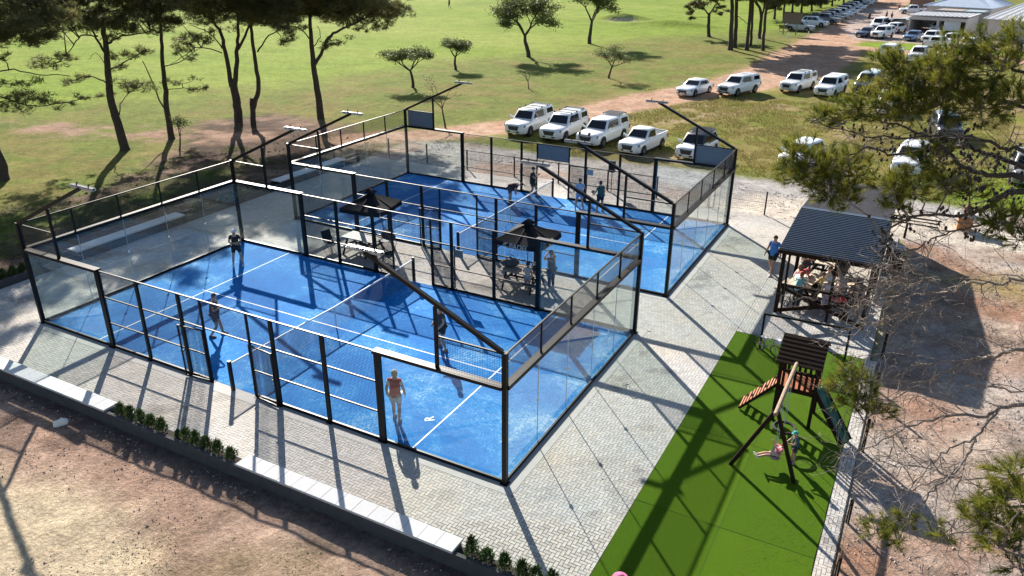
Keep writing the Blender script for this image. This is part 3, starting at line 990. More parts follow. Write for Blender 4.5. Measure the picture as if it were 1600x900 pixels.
    for i in range(N):
        a, b = i / N, (i + 1) / N
        ya, yb = -.06 + a * (CW + .12), -.06 + b * (CW + .12)
        tp.hexa([(9.985, ya, sag(a) - .05), (10.015, ya, sag(a) - .05), (10.015, yb, sag(b) - .05), (9.985, yb, sag(b) - .05)], [(9.985, ya, sag(a) + .005), (10.015, ya, sag(a) + .005), (10.015, yb, sag(b) + .005), (9.985, yb, sag(b) + .005)])
    tp.build('net_tape', M_TAPE, t)
    MB().bar((10, 5, .03), (10, 5, .86), .05, .012).build('centre_strap', M_TAPE, t)
    # grey sign boards
    if far:
        for x0, x1, z0, z1 in ((.12, 2.0, 3.02, 3.95), (18.0, 19.88, 3.02, 3.95), (8.97, 10.95, 2.12, 2.94)):
            s_ = MB().box((x0, CW + .10, z0), (x1, CW + .125, z1), M_SIGN2)
            xm = (x0 + x1) / 2
            s_.box((xm - .008, CW + .092, z0), (xm + .008, CW + .10, z1), M_SIGN)
            for a, b in (((x0, z0 - .02), (x1, z0)), ((x0, z1), (x1, z1 + .02))): s_.box((a[0], CW + .09, a[1]), (b[0], CW + .128, b[1]), M_BLACK)
            s_.build('sign_board', None, t)
        MB().box((12.14, CW - .08, 1.62), (12.52, CW - .06, 1.95)).build('notice_plate', M_SIGN, t)
    else:
        MB().box((12.08, CW + .12, 1.5), (12.5, CW + .14, 1.84)).build('notice_plate', M_SIGN, t)
        # white maker's mark by the service line, and the pale swirl on the end glass
        me = text_mesh('R', .42, 'floor_mark', .001, .004)
        me.materials.append(M_LINE)
        ob('floor_mark', me, fl, (16.55, oy + 1.55, .0105), (0, 0, R(128)))
        sw = MB()
        for r0, a0, a1 in ((.26, 20, 250), (.17, 80, 330), (.09, -60, 160)):
            pts = [(CL + .009, 7.5 + r0 * math.cos(R(a)), 1.0 + r0 * math.sin(R(a))) for a in range(a0, a1, 14)]
            for p, q in zip(pts[:-1], pts[1:]): sw.bar(p, q, .003, .03)
        sw.build('glass_emblem', mat('pale_film', (.62, .72, .75), rough=.5), t)
    return t
court(OY[0], 'nearer blue padel court behind the white bench slabs with two players on each side', False)
court(OY[1], 'farther blue padel court beside the parked pickups with grey boards on its far fence', True)

# ---------------------------------------------------------------- bench, planters and hedge along the front edge
def slabs(t, x0, x1, y0, y1, z, along='x', n=None):
    L = x1 - x0 if along == 'x' else y1 - y0
    n = n or max(1, round(L / .5))
    s = L / n
    for i in range(n):
        if along == 'x': MB().box((x0 + i * s + .006, y0, z - .07), (x0 + (i + 1) * s - .006, y1, z + random.uniform(-.002, .002))).build('slab', M_SLAB, t)
        else: MB().box((x0, y0 + i * s + .003, z - .07), (x1, y0 + (i + 1) * s - .003, z + random.uniform(-.002, .002))).build('slab', M_SLAB, t)
w = MB()
w.box((-5.4, -3.32, -.3), (25.0, -3.22, .372)).box((-4.6, -2.90, -.3), (23.0, -2.845, .20))
wall = w.build('planter_wall', M_WALL)
tag(wall, 'dark rendered low wall carrying the white bench slabs along the front edge', 'wall')
for xc in (-4.4, 8.1, 13.5, 20.4, 23.4):
    MB().box((xc - .05, -3.218, -.2), (xc + .05, -2.905, .368)).build('cross_wall', M_WALL, wall)
for a, b in ((8.16, 13.44), (20.46, 23.34)):
    MB().box((a, -3.217, -.1), (b, -2.906, .24)).build('planter_soil', M_SOIL, wall)
for nm, a, b, lab in (('bench', -4.45, 8.06, 'left run of white bench slabs on the dark front wall, ending at the first hedge'), ('bench', 13.52, 20.45, 'right run of white bench slabs on the dark front wall between two hedges')):
    t = thing(nm, lab, 'bench', (0, 0, 0), group='white slab benches')
    slabs(t, a, b, -3.33, -2.83, .445)
def shrub_mesh(seed, h, r):
    rng = np.random.RandomState(seed)
    n = 420
    u = rng.rand(n)
    a = rng.uniform(0, 6.28, n)
    rr = r * (1 - u ** 2.2 * .75) * np.sqrt(rng.rand(n)) * (1 + .25 * np.sin(a * 3 + seed))
    base = np.stack([rr * np.cos(a), rr * np.sin(a), .03 + u * h * .9], 1)
    d = np.stack([np.cos(a) * .6, np.sin(a) * .6, rng.uniform(.3, 1.3, n)], 1) + rng.normal(size=(n, 3)) * .35
    d /= np.linalg.norm(d, axis=1, keepdims=True)
    return tri_mesh('foliage', blades(rng, base, d, rng.uniform(.06, .13, n), rng.uniform(.025, .045, n)), M_SHRUB)
shr = [shrub_mesh(i, .40 + .05 * (i % 3), .15 + .015 * (i % 2)) for i in range(5)]
def shrub(x, y, z, i, s, lab, grp):
    t = thing('hedge_shrub', lab, 'shrub', (x, y, z), i * 1.3, grp)
    t.scale = (s, s, s * random.uniform(.9, 1.12))
    ob('foliage', shr[i % 5], t)
    MB().tube([(0, 0, -.08), (.01, 0, .1), (0, .01, .3)], [.012, .01, .006], 5).build('stem', M_BARK, t)
ORD = ['first', 'second', 'third', 'fourth', 'fifth', 'stunted sixth', 'seventh', 'eighth', 'ninth', 'tenth', 'last']
HX = [8.49, 8.93, 9.40, 9.83, 10.31, 10.97, 11.32, 11.71, 12.12, 12.58, 13.06]
for i, x in enumerate(HX):
    shrub(x, -3.07, .25, i, .72 if i == 5 else 1, ORD[i] + ' hedge plant from the left in the planter between the two white benches', 'hedge plants in the first planter')
HX2 = [20.82, 21.23, 21.70, 22.15, 22.5, 22.9]
for i, x in enumerate(HX2):
    shrub(x, -3.07, .25, i + 2, 1.05, ORD[i] + ' hedge plant right of the end of the right white bench', 'hedge plants in the second planter')
# second planter wall along the left edge, with its own slab bench
w = MB().box((-5.35, -2.5, -.3), (-5.25, 25.4, .372)).box((-4.75, -2.5, -.3), (-4.65, 25.4, .30))
wl = w.build('planter_wall', M_WALL)
tag(wl, 'dark low planter wall along the left edge of the paving under the pines', 'wall')
MB().box((-5.247, -2.45, -.1), (-4.753, 25.3, .22)).build('planter_soil', M_SOIL, wl)
for a, b, lab in ((4.6, 10.6, 'blue-shaded white slab bench on the left wall seen through the near court glass'), (17.5, 23.5, 'white slab bench on the left wall seen through the far court glass')):
    t = thing('bench', lab, 'bench', (0, 0, 0), group='white slab benches')
    slabs(t, -5.36, -4.64, a, b, .445, 'y')
for i in range(9):
    shrub(-5.0, .6 + i * .42, .22, i, 1.0, ORD[i].replace('stunted ', '') + ' shaded hedge plant from the camera in the planter at the left edge', 'hedge plants in the left planter')
for i in range(8):
    shrub(-5.0, 11.6 + i * .62, .22, i + 1, 1.0, ORD[i].replace('stunted ', '') + ' shaded hedge plant beyond the blue-shaded bench on the left wall', 'hedge plants behind the near court')
# white rock at the foot of the wall
rk = MB()
for q in range(1):
    ring = []
    for zz, s_ in ((-.02, .8), (.05, 1), (.12, .95), (.19, .6)):
        ring.append([(s_ * .22 * math.copysign(abs(math.cos(a)) ** .5, math.cos(a)), s_ * .10 * math.copysign(abs(math.sin(a)) ** .5, math.sin(a)), zz + .012 * math.cos(5 * a)) for a in [i * math.pi / 5 for i in range(10)]])
    rk.loft(ring)
r_ = rk.build('rock', M_ROCK, loc=(6.93, -4.02, gz(6.93, -4.02)))
r_.rotation_euler = (0, R(-12), R(55))
tag(r_, 'single white rock lying on the dirt below the left white bench', 'rock')

# ---------------------------------------------------------------- umbrellas and picnic tables between the courts
def parasol(loc, rz, label, lettering):
    t = thing('parasol', label, 'umbrella', loc, rz, 'black parasols between the courts')
    s, hz, pz, vz = 1.02, 2.42, 2.98, 2.22
    cn = MB()
    N = 8
    for k in range(4):
        a0 = R(45 + 90 * k); a1 = R(135 + 90 * k)
        A = Vector((math.cos(a0), math.sin(a0), 0)) * s * 1.414
        B = Vector((math.cos(a1), math.sin(a1), 0)) * s * 1.414
        rows = []
        for i in range(N + 1):
            f = i / N
            z = pz + (hz - pz) * (f ** .9)
            row = []
            for j in range(N + 1):
                g = j / N
                p = (A * (1 - g) + B * g) * f
                sagv = -.05 * f * math.sin(math.pi * g)
                row.append((p.x, p.y, z + sagv))
            rows.append(row)
        vs = [p for r in rows for p in r]
        fs = [(i * (N + 1) + j, i * (N + 1) + j + 1, (i + 1) * (N + 1) + j + 1, (i + 1) * (N + 1) + j) for i in range(N) for j in range(N)]
        cn.add(vs, fs)
    me = cn.mesh('canopy', M_CANVAS, True)
    co = ob('canopy', me, t)
    for k in range(4):
        a0 = R(45 + 90 * k); a1 = R(135 + 90 * k)
        A = Vector((math.cos(a0), math.sin(a0), 0)) * s * 1.414
        B = Vector((math.cos(a1), math.sin(a1), 0)) * s * 1.414
        nrm = ((A + B) * .5).normalized()
        vl = MB()
        M = 14
        vs, fs = [], []
        for j in range(M + 1):
            g = j / M
            p = A * (1 - g) + B * g
            z0 = hz - .05 * math.sin(math.pi * g)
            o = nrm * (.012 * math.sin(g * 19 + k))
            vs += [(p.x, p.y, z0), (p.x + o.x + nrm.x * .03, p.y + o.y + nrm.y * .03, vz - .03 * math.sin(math.pi * g))]
        for j in range(M): fs.append((2 * j, 2 * j + 2, 2 * j + 3, 2 * j + 1))
        vl.add(vs, fs)
        v_o = ob('valance', vl.mesh('valance', M_CANVAS, True), co)
        if lettering:
            d = (B - A).normalized()
            cpos = (A + B) * .5 + nrm * .055
            rot = Matrix((d, Vector((0, 0, 1)), d.cross(Vector((0, 0, 1))))).transposed()
            if k % 2 == 0:
                tm = text_mesh('PADEL', .30, 'lettering', .002, .006, .15)
                tm.materials.append(M_TAPE)
                l_ = ob('lettering', tm, co)
                l_.matrix_local = Matrix.Translation(cpos + d * .12 + Vector((0, 0, hz - .145))) @ rot.to_4x4()
                sw = MB()
                for q, r0 in enumerate((.17, .14, .11)):
                    pts = []
                    for a in range(100, 320, 12):
                        pts.append((-.46 + r0 * 1.35 * math.cos(R(a)), r0 * .62 * math.sin(R(a)), 0))
                    if q == 0: pts.append((.0, -.135, 0)); pts.append((.2, -.14, 0))
                    for p_, q_ in zip(pts[:-1], pts[1:]): sw.bar(p_, q_, .022, .004)
                so = ob('emblem', sw.mesh('emblem', M_TAPE), co)
                so.matrix_local = Matrix.Translation(cpos + d * .12 + Vector((0, 0, hz - .135))) @ rot.to_4x4()
            else:
                sw = MB()
                for r0, a0_, a1_, ox, oy_ in ((.19, 70, 290, 0, 0), (.15, 110, 340, .05, 0), (.10, -30, 200, .07, .04), (.06, 60, 300, .09, -.02)):
                    pts = [(ox + r0 * math.cos(R(a)), oy_ + r0 * .85 * math.sin(R(a)), 0) for a in range(a0_, a1_, 14)]
                    for p_, q_ in zip(pts[:-1], pts[1:]): sw.bar(p_, q_, .03, .004)
                so = ob('emblem', sw.mesh('emblem', M_TAPE), co)
                so.matrix_local = Matrix.Translation(cpos + Vector((0, 0, hz - .10))) @ rot.to_4x4()
    # small wind vent on top, ribs, pole and base
    vt = MB()
    vt.loft([[(.34 * math.cos(R(45 + 90 * q)), .34 * math.sin(R(45 + 90 * q)), pz - .02) for q in range(4)], [(.17 * math.cos(R(45 + 90 * q)), .17 * math.sin(R(45 + 90 * q)), pz + .10) for q in range(4)], [(.03 * math.cos(R(45 + 90 * q)), .03 * math.sin(R(45 + 90 * q)), pz + .17) for q in range(4)]])
    vt.build('vent', M_CANVAS, co)
    for q in range(8):
        a = R(45 * q)
        L = s * (1.40 if q % 2 else .99)
        MB().bar((.03 * math.cos(a), .03 * math.sin(a), pz - .06), (L * math.cos(a), L * math.sin(a), hz - .03), .018, .025).build('rib', M_BLACK, t)
    MB().tube([(0, 0, 0), (0, 0, pz)], .022, 8).build('pole', mat('wood_pole', (.30, .24, .18), rough=.6), t)
    MB().lathe([(.26, .005), (.26, .05), (.05, .08), (.04, .25)], 16).build('base', M_PLINTH, t)
    return t
parasol((14.72, 11.62, 0), R(0), 'black square parasol with white PADEL lettering over the right picnic table', True)
parasol((6.55, 11.85, 0), R(8), 'plain black parasol tilted over the white picnic table at the left', False)

def picnic_table(loc, rz, label, mt, group, top=1.85):
    t = thing('picnic_table', label, 'picnic table', loc, rz, group)
    for q in range(5):
        y = -.36 + q * .18
        MB().box((-top / 2, y - .085, .72), (top / 2, y + .085, .76)).build('plank', mt, t)
    for sy in (-1, 1):
        for q in range(2):
            y = sy * .70 + (q - .5) * .15
            MB().box((-top / 2, y - .07, .42), (top / 2, y + .07, .455)).build('seat_plank', mt, t)
    for x in (-top / 2 + .28, top / 2 - .28):
        fr = MB()
        fr.bar((x, -.30, .70), (x, -.72, .0), .045, .10).bar((x, .30, .70), (x, .72, 0), .045, .10)
        fr.bar((x, -.80, .385), (x, .80, .385), .045, .09).bar((x, -.42, .68), (x, .42, .68), .045, .08)
        fr.build('trestle', M_BROWN, t)
    MB().bar((-top / 2 + .3, 0, .40), (top / 2 - .3, 0, .40), .04, .08).build('brace', M_BROWN, t)
    return t
picnic_table((14.4, 11.85, 0), R(2), 'dark picnic table with bags on it under the lettered parasol', M_TABLE, 'picnic tables between the courts')
picnic_table((6.0, 11.75, 0), R(0), 'sunlit white-topped picnic table with attached benches at the left parasol', M_SLAB, 'picnic tables between the courts')
def bag(loc, rz, s, m, label, cat='bag', grp=None):
    t = thing('sports_bag', label, cat, loc, rz, grp)
    rings = []
    for i in range(9):
        x = -1 + i / 4
        r = (1 - abs(x) ** 3.2) ** .5 if abs(x) < 1 else .12
        r = max(r, .3)
        rings.append([(x * .32 * s, r * .15 * s * math.cos(a) * (1 + .08 * math.sin(i * 2.1 + a * 3)), .14 * s + r * .14 * s * math.sin(a)) for a in [q * math.pi / 5 for q in range(10)]])
    MB().loft(rings).build('body', m, t, True)
    st = MB()
    for sy in (-1, 1):
        pts = [(-.16 * s, sy * .09 * s, .24 * s), (-.1 * s, sy * .10 * s, .36 * s), (.0, sy * .1 * s, .40 * s), (.1 * s, sy * .1 * s, .36 * s), (.16 * s, sy * .09 * s, .24 * s)]
        st.tube(pts, .012 * s, 5)
    st.build('strap', M_PLASTIC, t)
bag((13.75, 11.9, .76), R(30), 1.25, cloth((.10, .10, .11)), 'grey sports bag on the left end of the table under the lettered parasol', grp='bags on the tables')
bag((14.85, 12.1, .76), R(100), 1.0, cloth((.02, .02, .025)), 'black sports bag beside the child on the right picnic table', grp='bags on the tables')
bag((7.3, 12.0, .76), R(-20), 1.5, cloth((.03, .03, .035)), 'black bag slumped on the right end of the white picnic table', grp='bags on the tables')
bag((6.9, 10.9, .455), R(10), 1.1, cloth((.10, .10, .10)), 'grey racket bag on the near bench of the white picnic table', grp='bags on the tables')
# folding chairs at the white table
def chair(loc, rz, label):
    t = thing('camp_chair', label, 'chair', loc, rz, 'black camp chairs')
    MB().hexa([(-.25, -.22, .42), (.25, -.22, .42), (.25, .22, .38), (-.25, .22, .38)], [(-.25, -.22, .44), (.25, -.22, .44), (.25, .22, .40), (-.25, .22, .40)]).build('seat', M_CANVAS, t)
    MB().hexa([(-.25, .22, .42), (.25, .22, .42), (.25, .24, .42), (-.25, .24, .42)], [(-.25, .38, .92), (.25, .38, .92), (.25, .40, .92), (-.25, .40, .92)]).build('backrest', M_CANVAS, t)
    for sx in (-1, 1):
        MB().tube([(sx * .26, -.25, 0), (sx * .26, .27, .5), (sx * .26, .4, .95)], .012, 6).build('leg', M_BLACK, t)
        MB().tube([(sx * .26, .30, 0), (sx * .26, -.22, .6), (sx * .26, .28, .62)], .012, 6).build('leg', M_BLACK, t)
chair((7.75, 11.35, 0), R(-60), 'black folding camp chair right of the white picnic table')
chair((4.55, 11.2, 0), R(80), 'black folding camp chair left of the white picnic table')

# ---------------------------------------------------------------- wire fence behind the far court, loudspeaker
t = thing('wire_fence', 'low wire fence on dark posts between the far court and the gravel', 'fence', (0, 0, 0))
FX = [-3.6, -.5, 2.6, 6.04, 9.08, 12.28, 15.3, 18.3, 21.39]
for i, x in enumerate(FX):
    MB().box((-.035, -.035, -.1), (.035, .035, 1.24)).build('post', M_BLACK, t, loc=(x, 26.72, 0))
for z in (.12, .62, 1.18):
    MB().tube([(FX[0], 26.72, z), (FX[-1], 26.72, z)], .006, 4).build('wire', M_WIRE, t)
for a, b in zip(FX[:-1], FX[1:]):
    ob('wire_mesh', wire_mesh(b - a - .08, 1.06, .10, .004), t, (a + .04, 26.72, .12), kind='stuff')
t = thing('loudspeaker', 'black loudspeaker box on a thin post at the fence behind the far court', 'loudspeaker', (12.6, 26.5, 0))
MB().tube([(0, 0, 0), (0, 0, 1.2)], .022, 8).build('stand', M_BLACK, t)
sb = MB().hexa([(-.19, -.13, 1.2), (.19, -.13, 1.2), (.15, .15, 1.2), (-.15, .15, 1.2)], [(-.19, -.15, 1.86), (.19, -.15, 1.86), (.15, .15, 1.86), (-.15, .15, 1.86)])
so = sb.build('cabinet', M_PLASTIC, t)
MB().lathe([(.13, 0), (.12, .012), (.03, .02)], 16, None, (0, 0, 0), 'y').build('cone', M_CANVAS, so, loc=(0, -.165, 1.45))
# post fence on the right of the lawn
t = thing('post_fence', 'row of short dark posts with two wires right of the green lawn', 'fence', (0, 0, 0))
PY = [(.64, .62), (2.8, .66), (6.25, 1.05), (9.3, 1.05), (12.55, 1.06), (-1.6, .6)]
for y, h in PY: MB().tube([(0, 0, -.2), (.01, 0, h)], [.05, .045], 8).build('post', M_BROWN, t, loc=(28.42, y, 0))
ys = sorted(PY)
for z in (.25, .5):
    MB().tube([(28.42, y, z + .02 * math.sin(y)) for y, h in ys], .004, 4).build('wire', M_WIRE, t)
pp = MB().tube([(0, 0, -.2), (.01, 0, .75)], [.06, .055], 8).build('wooden_post', M_BROWN, loc=(28.3, 26.45, 0))
tag(pp, 'short lone wooden post on the pale gravel right of the dark roof', 'post')
for i, (a, b) in enumerate((((27.7, 28.75), (29.75, 28.7)), ((27.7, 29.35), (29.8, 29.3)), ((27.6, 29.95), (29.9, 29.95)))):
    o = MB().tube([(a[0], a[1], gz(*a) + .03), (b[0], b[1], gz(*b) + .03)], .035, 8).build('ground_bar', M_BROWN)  # thin dark round bars along the gravel
    tag(o, ['nearest', 'middle', 'farthest'][i] + ' of three dark parallel bars on the pale gravel', 'pole', 'bars on the gravel')
t = thing('stone_stand', 'small orange brick stand with a grey slab on top on the pale gravel', 'stand', (30.9, 29.3, gz(30.9, 29.3)))
for q in range(6):
    for k in range(3):
        MB().box((-.33 + k * .22 + .004, -.30, q * .12 + .004), (-.33 + (k + 1) * .22 - .004, .30, (q + 1) * .12 - .004)).build('brick', mat('orange_brick', (.42, .19, .07), rough=.9, noise=.2, nscale=6), t)
MB().box((-.55, -.45, .72), (.55, .45, .84)).build('top_slab', M_PLINTH, t)
MB().lathe([(.16, .84), (.2, 1.0), (.17, 1.2), (.08, 1.26)], 12).build('pot', mat('rust_pot', (.28, .12, .05), rough=.9), t)
# ---------------------------------------------------------------- shelter
sh = thing('shelter', 'open shelter with a dark ribbed roof and crossed braces beside the green lawn', 'shelter', (0, 0, 0))
SX0, SX1, SY0, SYR, SY1 = 24.15, 27.72, 14.25, 18.9, 26.0
for x in (24.35, 27.52):
    for y, zz in ((14.5, 2.58), (18.9, 2.93), (25.7, 2.4)):
        MB().box((x - .07, y - .07, 0), (x + .07, y + .07, zz)).build('post', M_BROWN, sh)
MB().box((24.52, 14.42, 0), (24.60, 14.5, 2.5)).build('post', M_BROWN, sh)
MB().box((26.2, 14.45, 0), (26.3, 14.55, 2.58)).build('post', M_BROWN, sh)
for y, z in ((14.5, 2.62), (25.7, 2.44)):
    MB().box((SX0 + .03, y - .05, z - .1), (SX1 - .03, y + .05, z + .04)).build('beam', M_BROWN, sh)
MB().box((SX0 + .03, 18.85, 2.83), (SX1 - .03, 18.95, 2.95)).build('beam', M_BROWN, sh)
for x in (24.35, 27.52):
    MB().bar((x, 14.4, 2.63), (x, 18.85, 2.97), .07, .12).build('rafter', M_BROWN, sh)
    MB().bar((x, 18.95, 2.97), (x, 25.9, 2.44), .07, .12).build('rafter', M_BROWN, sh)
# ribbed roof sheets, every rib a fold of the metal
def ribbed(y0, z0, y1, z1, pitch, name, m):
    L = math.hypot(y1 - y0, z1 - z0)
    n = int(L / pitch)
    prof = []
    for i in range(n):
        s = i * pitch
        prof += [(s, 0), (s + pitch * .45, 0), (s + pitch * .58, .046), (s + pitch * .87, .046)]
    prof.append((n * pitch, 0))
    dy, dz = (y1 - y0) / L, (z1 - z0) / L
    v, f = [], []
    for s, h in prof:
        y, z = y0 + dy * s - dz * h, z0 + dz * s + dy * h
        v += [(SX0, y, z), (SX1, y, z), (SX0, y, z - .012), (SX1, y, z - .012)]
    for i in range(len(prof) - 1):
        a = i * 4; b = a + 4
        f += [(a, a + 1, b + 1, b), (a + 2, b + 2, b + 3, a + 3), (a, b, b + 2, a + 2), (a + 1, a + 3, b + 3, b + 1)]
    f += [(0, 2, 3, 1), (len(prof) * 4 - 4, len(prof) * 4 - 3, len(prof) * 4 - 1, len(prof) * 4 - 2)]
    return MB().add(v, f).build(name, m, sh)
ribbed(SY0, 2.70, SYR, 3.04, .178, 'roof_sheet', M_ROOF)
ribbed(SYR + .02, 3.0, SY1, 2.48, .178, 'roof_sheet', mat('sunlit_roof_sheet', (.095, .08, .078), rough=.5, noise=.25, nscale=1.5))  # same sheet, coloured paler and browner to show sun on this slope
MB().box((SX0, SYR - .14, 3.065), (SX1, SYR + .16, 3.085)).build('ridge_cap', M_ROOF, sh)
MB().box((SX0, SY0 - .03, 2.56), (SX1, SY0, 2.72)).build('fascia', M_BROWN, sh)
# front balustrade: rail and a crossed brace
MB().box((24.42, 14.44, 1.16), (27.45, 14.52, 1.26)).build('rail', M_BROWN, sh)
MB().bar((24.42, 14.46, 1.12), (27.45, 14.46, .12), .06, .13).build('cross_brace', M_BROWN, sh)
MB().bar((24.42, 14.53, .08), (27.45, 14.53, 1.06), .06, .15).build('cross_brace', M_BROWN, sh)
for i in range(17):
    y = 17.4 + i * .5
    MB().box((27.60, y + .006, .05), (27.64, y + .494, 2.5)).build('wall_board', M_BROWN, sh)
# rail frame between shelter and lawn
t = thing('rail_frame', 'thin dark rail on two posts between the shelter and the lawn', 'railing', (0, 0, 0))
for x, y in ((24.47, 11.08), (27.29, 11.28)):
    MB().box((-.035, -.035, 0), (.035, .035, 1.36)).build('post', M_BLACK, t, loc=(x, y, 0))
MB().bar((24.44, 11.08, 1.39), (27.32, 11.28, 1.39), .07, .07).build('rail', M_BLACK, t)
GT = 'picnic tables under the shelter'
picnic_table((25.0, 16.5, 0), R(78), 'left picnic table under the shelter roof near the teal shirt', M_TABLEW, GT)
picnic_table((26.3, 15.9, 0), R(82), 'middle picnic table under the shelter roof behind the white hat', M_TABLEW, GT)
picnic_table((25.6, 19.6, 0), R(85), 'far picnic table deep under the shelter roof', M_TABLEW, GT)
def flatbox(nm, loc, rz, sx, sy, sz, m, lab, cat, lid=None):
    t = thing(nm, lab, cat, loc, rz)
    MB().hexa([(-sx, -sy, 0), (sx, -sy, 0), (sx, sy, 0), (-sx, sy, 0)], [(-sx * 1.06, -sy * 1.06, sz), (sx * 1.06, -sy * 1.06, sz), (sx * 1.06, sy * 1.06, sz), (-sx * 1.06, sy * 1.06, sz)]).build('body', m, t)
    MB().hexa([(-sx * 1.1, -sy * 1.1, sz), (sx * 1.1, -sy * 1.1, sz), (sx * 1.1, sy * 1.1, sz), (-sx * 1.1, sy * 1.1, sz)], [(-sx * .9, -sy * .9, sz * 1.2), (sx * .9, -sy * .9, sz * 1.2), (sx * .9, sy * .9, sz * 1.2), (-sx * .9, sy * .9, sz * 1.2)]).build('lid', lid or m, t)
flatbox('cooler_box', (24.95, 16.1, .76), R(20), .22, .15, .28, cloth((.75, .62, .55)), 'pale pink cooler box on the left table under the shelter', 'cooler box')
flatbox('food_tray', (25.1, 15.75, .76), R(40), .24, .15, .05, cloth((.75, .65, .42)), 'yellowish food tray at the near end of the left shelter table', 'tray')
flatbox('food_tray', (26.2, 16.5, .76), R(10), .2, .14, .06, cloth((.82, .8, .72)), 'white food tray on the middle shelter table', 'tray')
flatbox('cardboard_box', (26.7, 17.2, .0), R(35), .36, .28, .5, cloth((.72, .58, .42)), 'open tan cardboard box standing on the shelter floor', 'box')
bag((24.95, 16.9, .76), R(70), 1.1, cloth((.45, .03, .04)), 'red bag on the left table under the shelter')
bag((25.3, 17.6, 0), R(10), 1.6, cloth((.02, .02, .03)), 'large black bag on the shelter floor by the left table')
# trolley parked right of the roof
t = thing('trolley', 'black boxy trolley with pale stripes parked against the shelter side', 'trolley', (28.15, 21.3, 0), R(95))
MB().hexa([(-.55, -.32, .25), (.55, -.32, .25), (.55, .32, .25), (-.55, .32, .25)], [(-.62, -.38, .95), (.62, -.38, .95), (.62, .38, .95), (-.62, .38, .95)]).build('body', M_PLASTIC, t)
MB().loft([[(-.62, .38 * math.cos(R(a)), .955 + .2 * math.sin(R(a))) for a in range(0, 181, 20)], [(.62, .38 * math.cos(R(a)), .955 + .2 * math.sin(R(a))) for a in range(0, 181, 20)]]).build('lid', M_PLASTIC, t)
for x in (-.2, .1): MB().box((x, -.3, 1.10), (x + .12, .3, 1.175)).build('stripe', M_TAPE, t)
for sx in (-.4, .4):
    for sy in (-.3, .3): MB().lathe([(.12, -.03), (.13, 0), (.12, .03)], 14, M_TYRE, (sx, sy, .13), 'y').build('wheel', None, t)

# ---------------------------------------------------------------- playground
pg = thing('play_tower', 'dark wooden play tower with plank roof, orange ramp, slide and log swing on the lawn', 'play tower', (0, 0, .014))
PX0, PX1, PY0_, PY1_, PZ = 25.80, 26.85, 6.60, 7.60, 1.25
for x in (PX0, PX1):
    for y in (PY0_, PY1_): MB().box((x - .05, y - .05, -.05), (x + .05, y + .05, 2.28)).build('post', M_BROWN, pg)
for i in range(8):
    y = PY0_ - .02 + i * .132
    MB().box((PX0 - .05, y, PZ - .03), (PX1 + .05, y + .118, PZ)).build('floor_board', M_ORANGE, pg)
for y in (PY0_, PY1_):
    MB().box((PX0, y - .03, PZ - .16), (PX1, y + .03, PZ - .035)).build('beam', M_BROWN, pg)
for i in range(6):
    x = PX0 + .12 + i * .162
    MB().box((x - .04, PY0_ - .075, PZ - .1), (x + .04, PY0_ - .052, PZ + .62)).build('paling', M_BROWN, pg)
    MB().box((x - .04, PY1_ + .052, PZ - .1), (x + .04, PY1_ + .075, PZ + .62)).build('paling', M_BROWN, pg)
MB().box((PX0, PY0_ - .052, PZ + .5), (PX1, PY0_ - .01, PZ + .58)).build('rail', M_BROWN, pg)
# gable roof of separate boards
for sgn in (-1, 1):
    for i in range(7):
        f0, f1 = i / 7, (i + .90) / 7
        y0, y1 = 7.1 + sgn * .90 * f0, 7.1 + sgn * .90 * f1
        z0, z1 = 2.75 - .55 * f0, 2.75 - .55 * f1
        MB().hexa([(PX0 - .12, y0, z0 - .025), (PX1 + .12, y0, z0 - .025), (PX1 + .12, y1, z1 - .025), (PX0 - .12, y1, z1 - .025)],
                  [(PX0 - .12, y0, z0), (PX1 + .12, y0, z0), (PX1 + .12, y1, z1 + .012), (PX0 - .12, y1, z1 + .012)]).build('roof_board', M_BROWN, pg)
for x in (PX0 - .02, PX1 + .02):
    for sgn in (-1, 1): MB().bar((x, 7.1, 2.68), (x, 7.1 + sgn * .85, 2.16), .06, .08).build('rafter', M_BROWN, pg)
# orange slatted ramp
for y in (6.68, 7.22): MB().bar((24.75, y, .04), (25.78, y, PZ - .04), .05, .09).build('ramp_rail', M_BROWN, pg)
for i in range(11):
    f = (i + .5) / 11
    x, z = 24.75 + 1.03 * f, .06 + (PZ - .06) * f
    MB().bar((x, 6.62, z + .04), (x, 7.28, z + .04), .068, .028, None, (-.77, 0, .64)).build('ramp_slat', M_ORANGE, pg)
    if i % 2: MB().bar((x, 6.8 + .3 * (i % 4 == 1), z + .065), (x, 6.92 + .3 * (i % 4 == 1), z + .065), .05, .05).build('foothold', M_BROWN, pg)
# slide
sl = MB()
rows = []
for i in range(15):
    f = i / 14
    x, y = 26.9 + 1.04 * f, 6.85 - .62 * f
    z = 1.24 * (1 - f) ** 1.0 + .06 + .035 * math.sin(f * 16)
    rows.append([(x + .09 * a, y + .18 * a * 1.0, z + (.10 if abs(a) == 1 else 0)) for a in (-1, -.8, -.4, 0, .4, .8, 1)])
vs = [p for r in rows for p in r]
sl.add(vs, [(i * 7 + j, i * 7 + j + 1, (i + 1) * 7 + j + 1, (i + 1) * 7 + j) for i in range(14) for j in range(6)])
slm = sl.mesh('slide_bed', M_SLIDE, True)
so = ob('slide_bed', slm, pg)
sm = so.modifiers.new('thick', 'SOLIDIFY'); sm.thickness = .02
for a in (-1, 1):
    MB().bar((26.9 + .10 * a, 6.85 + .21 * a, 1.34), (27.94 + .10 * a, 6.23 + .21 * a, .10), .05, .14).build('slide_rail', M_BROWN, pg)
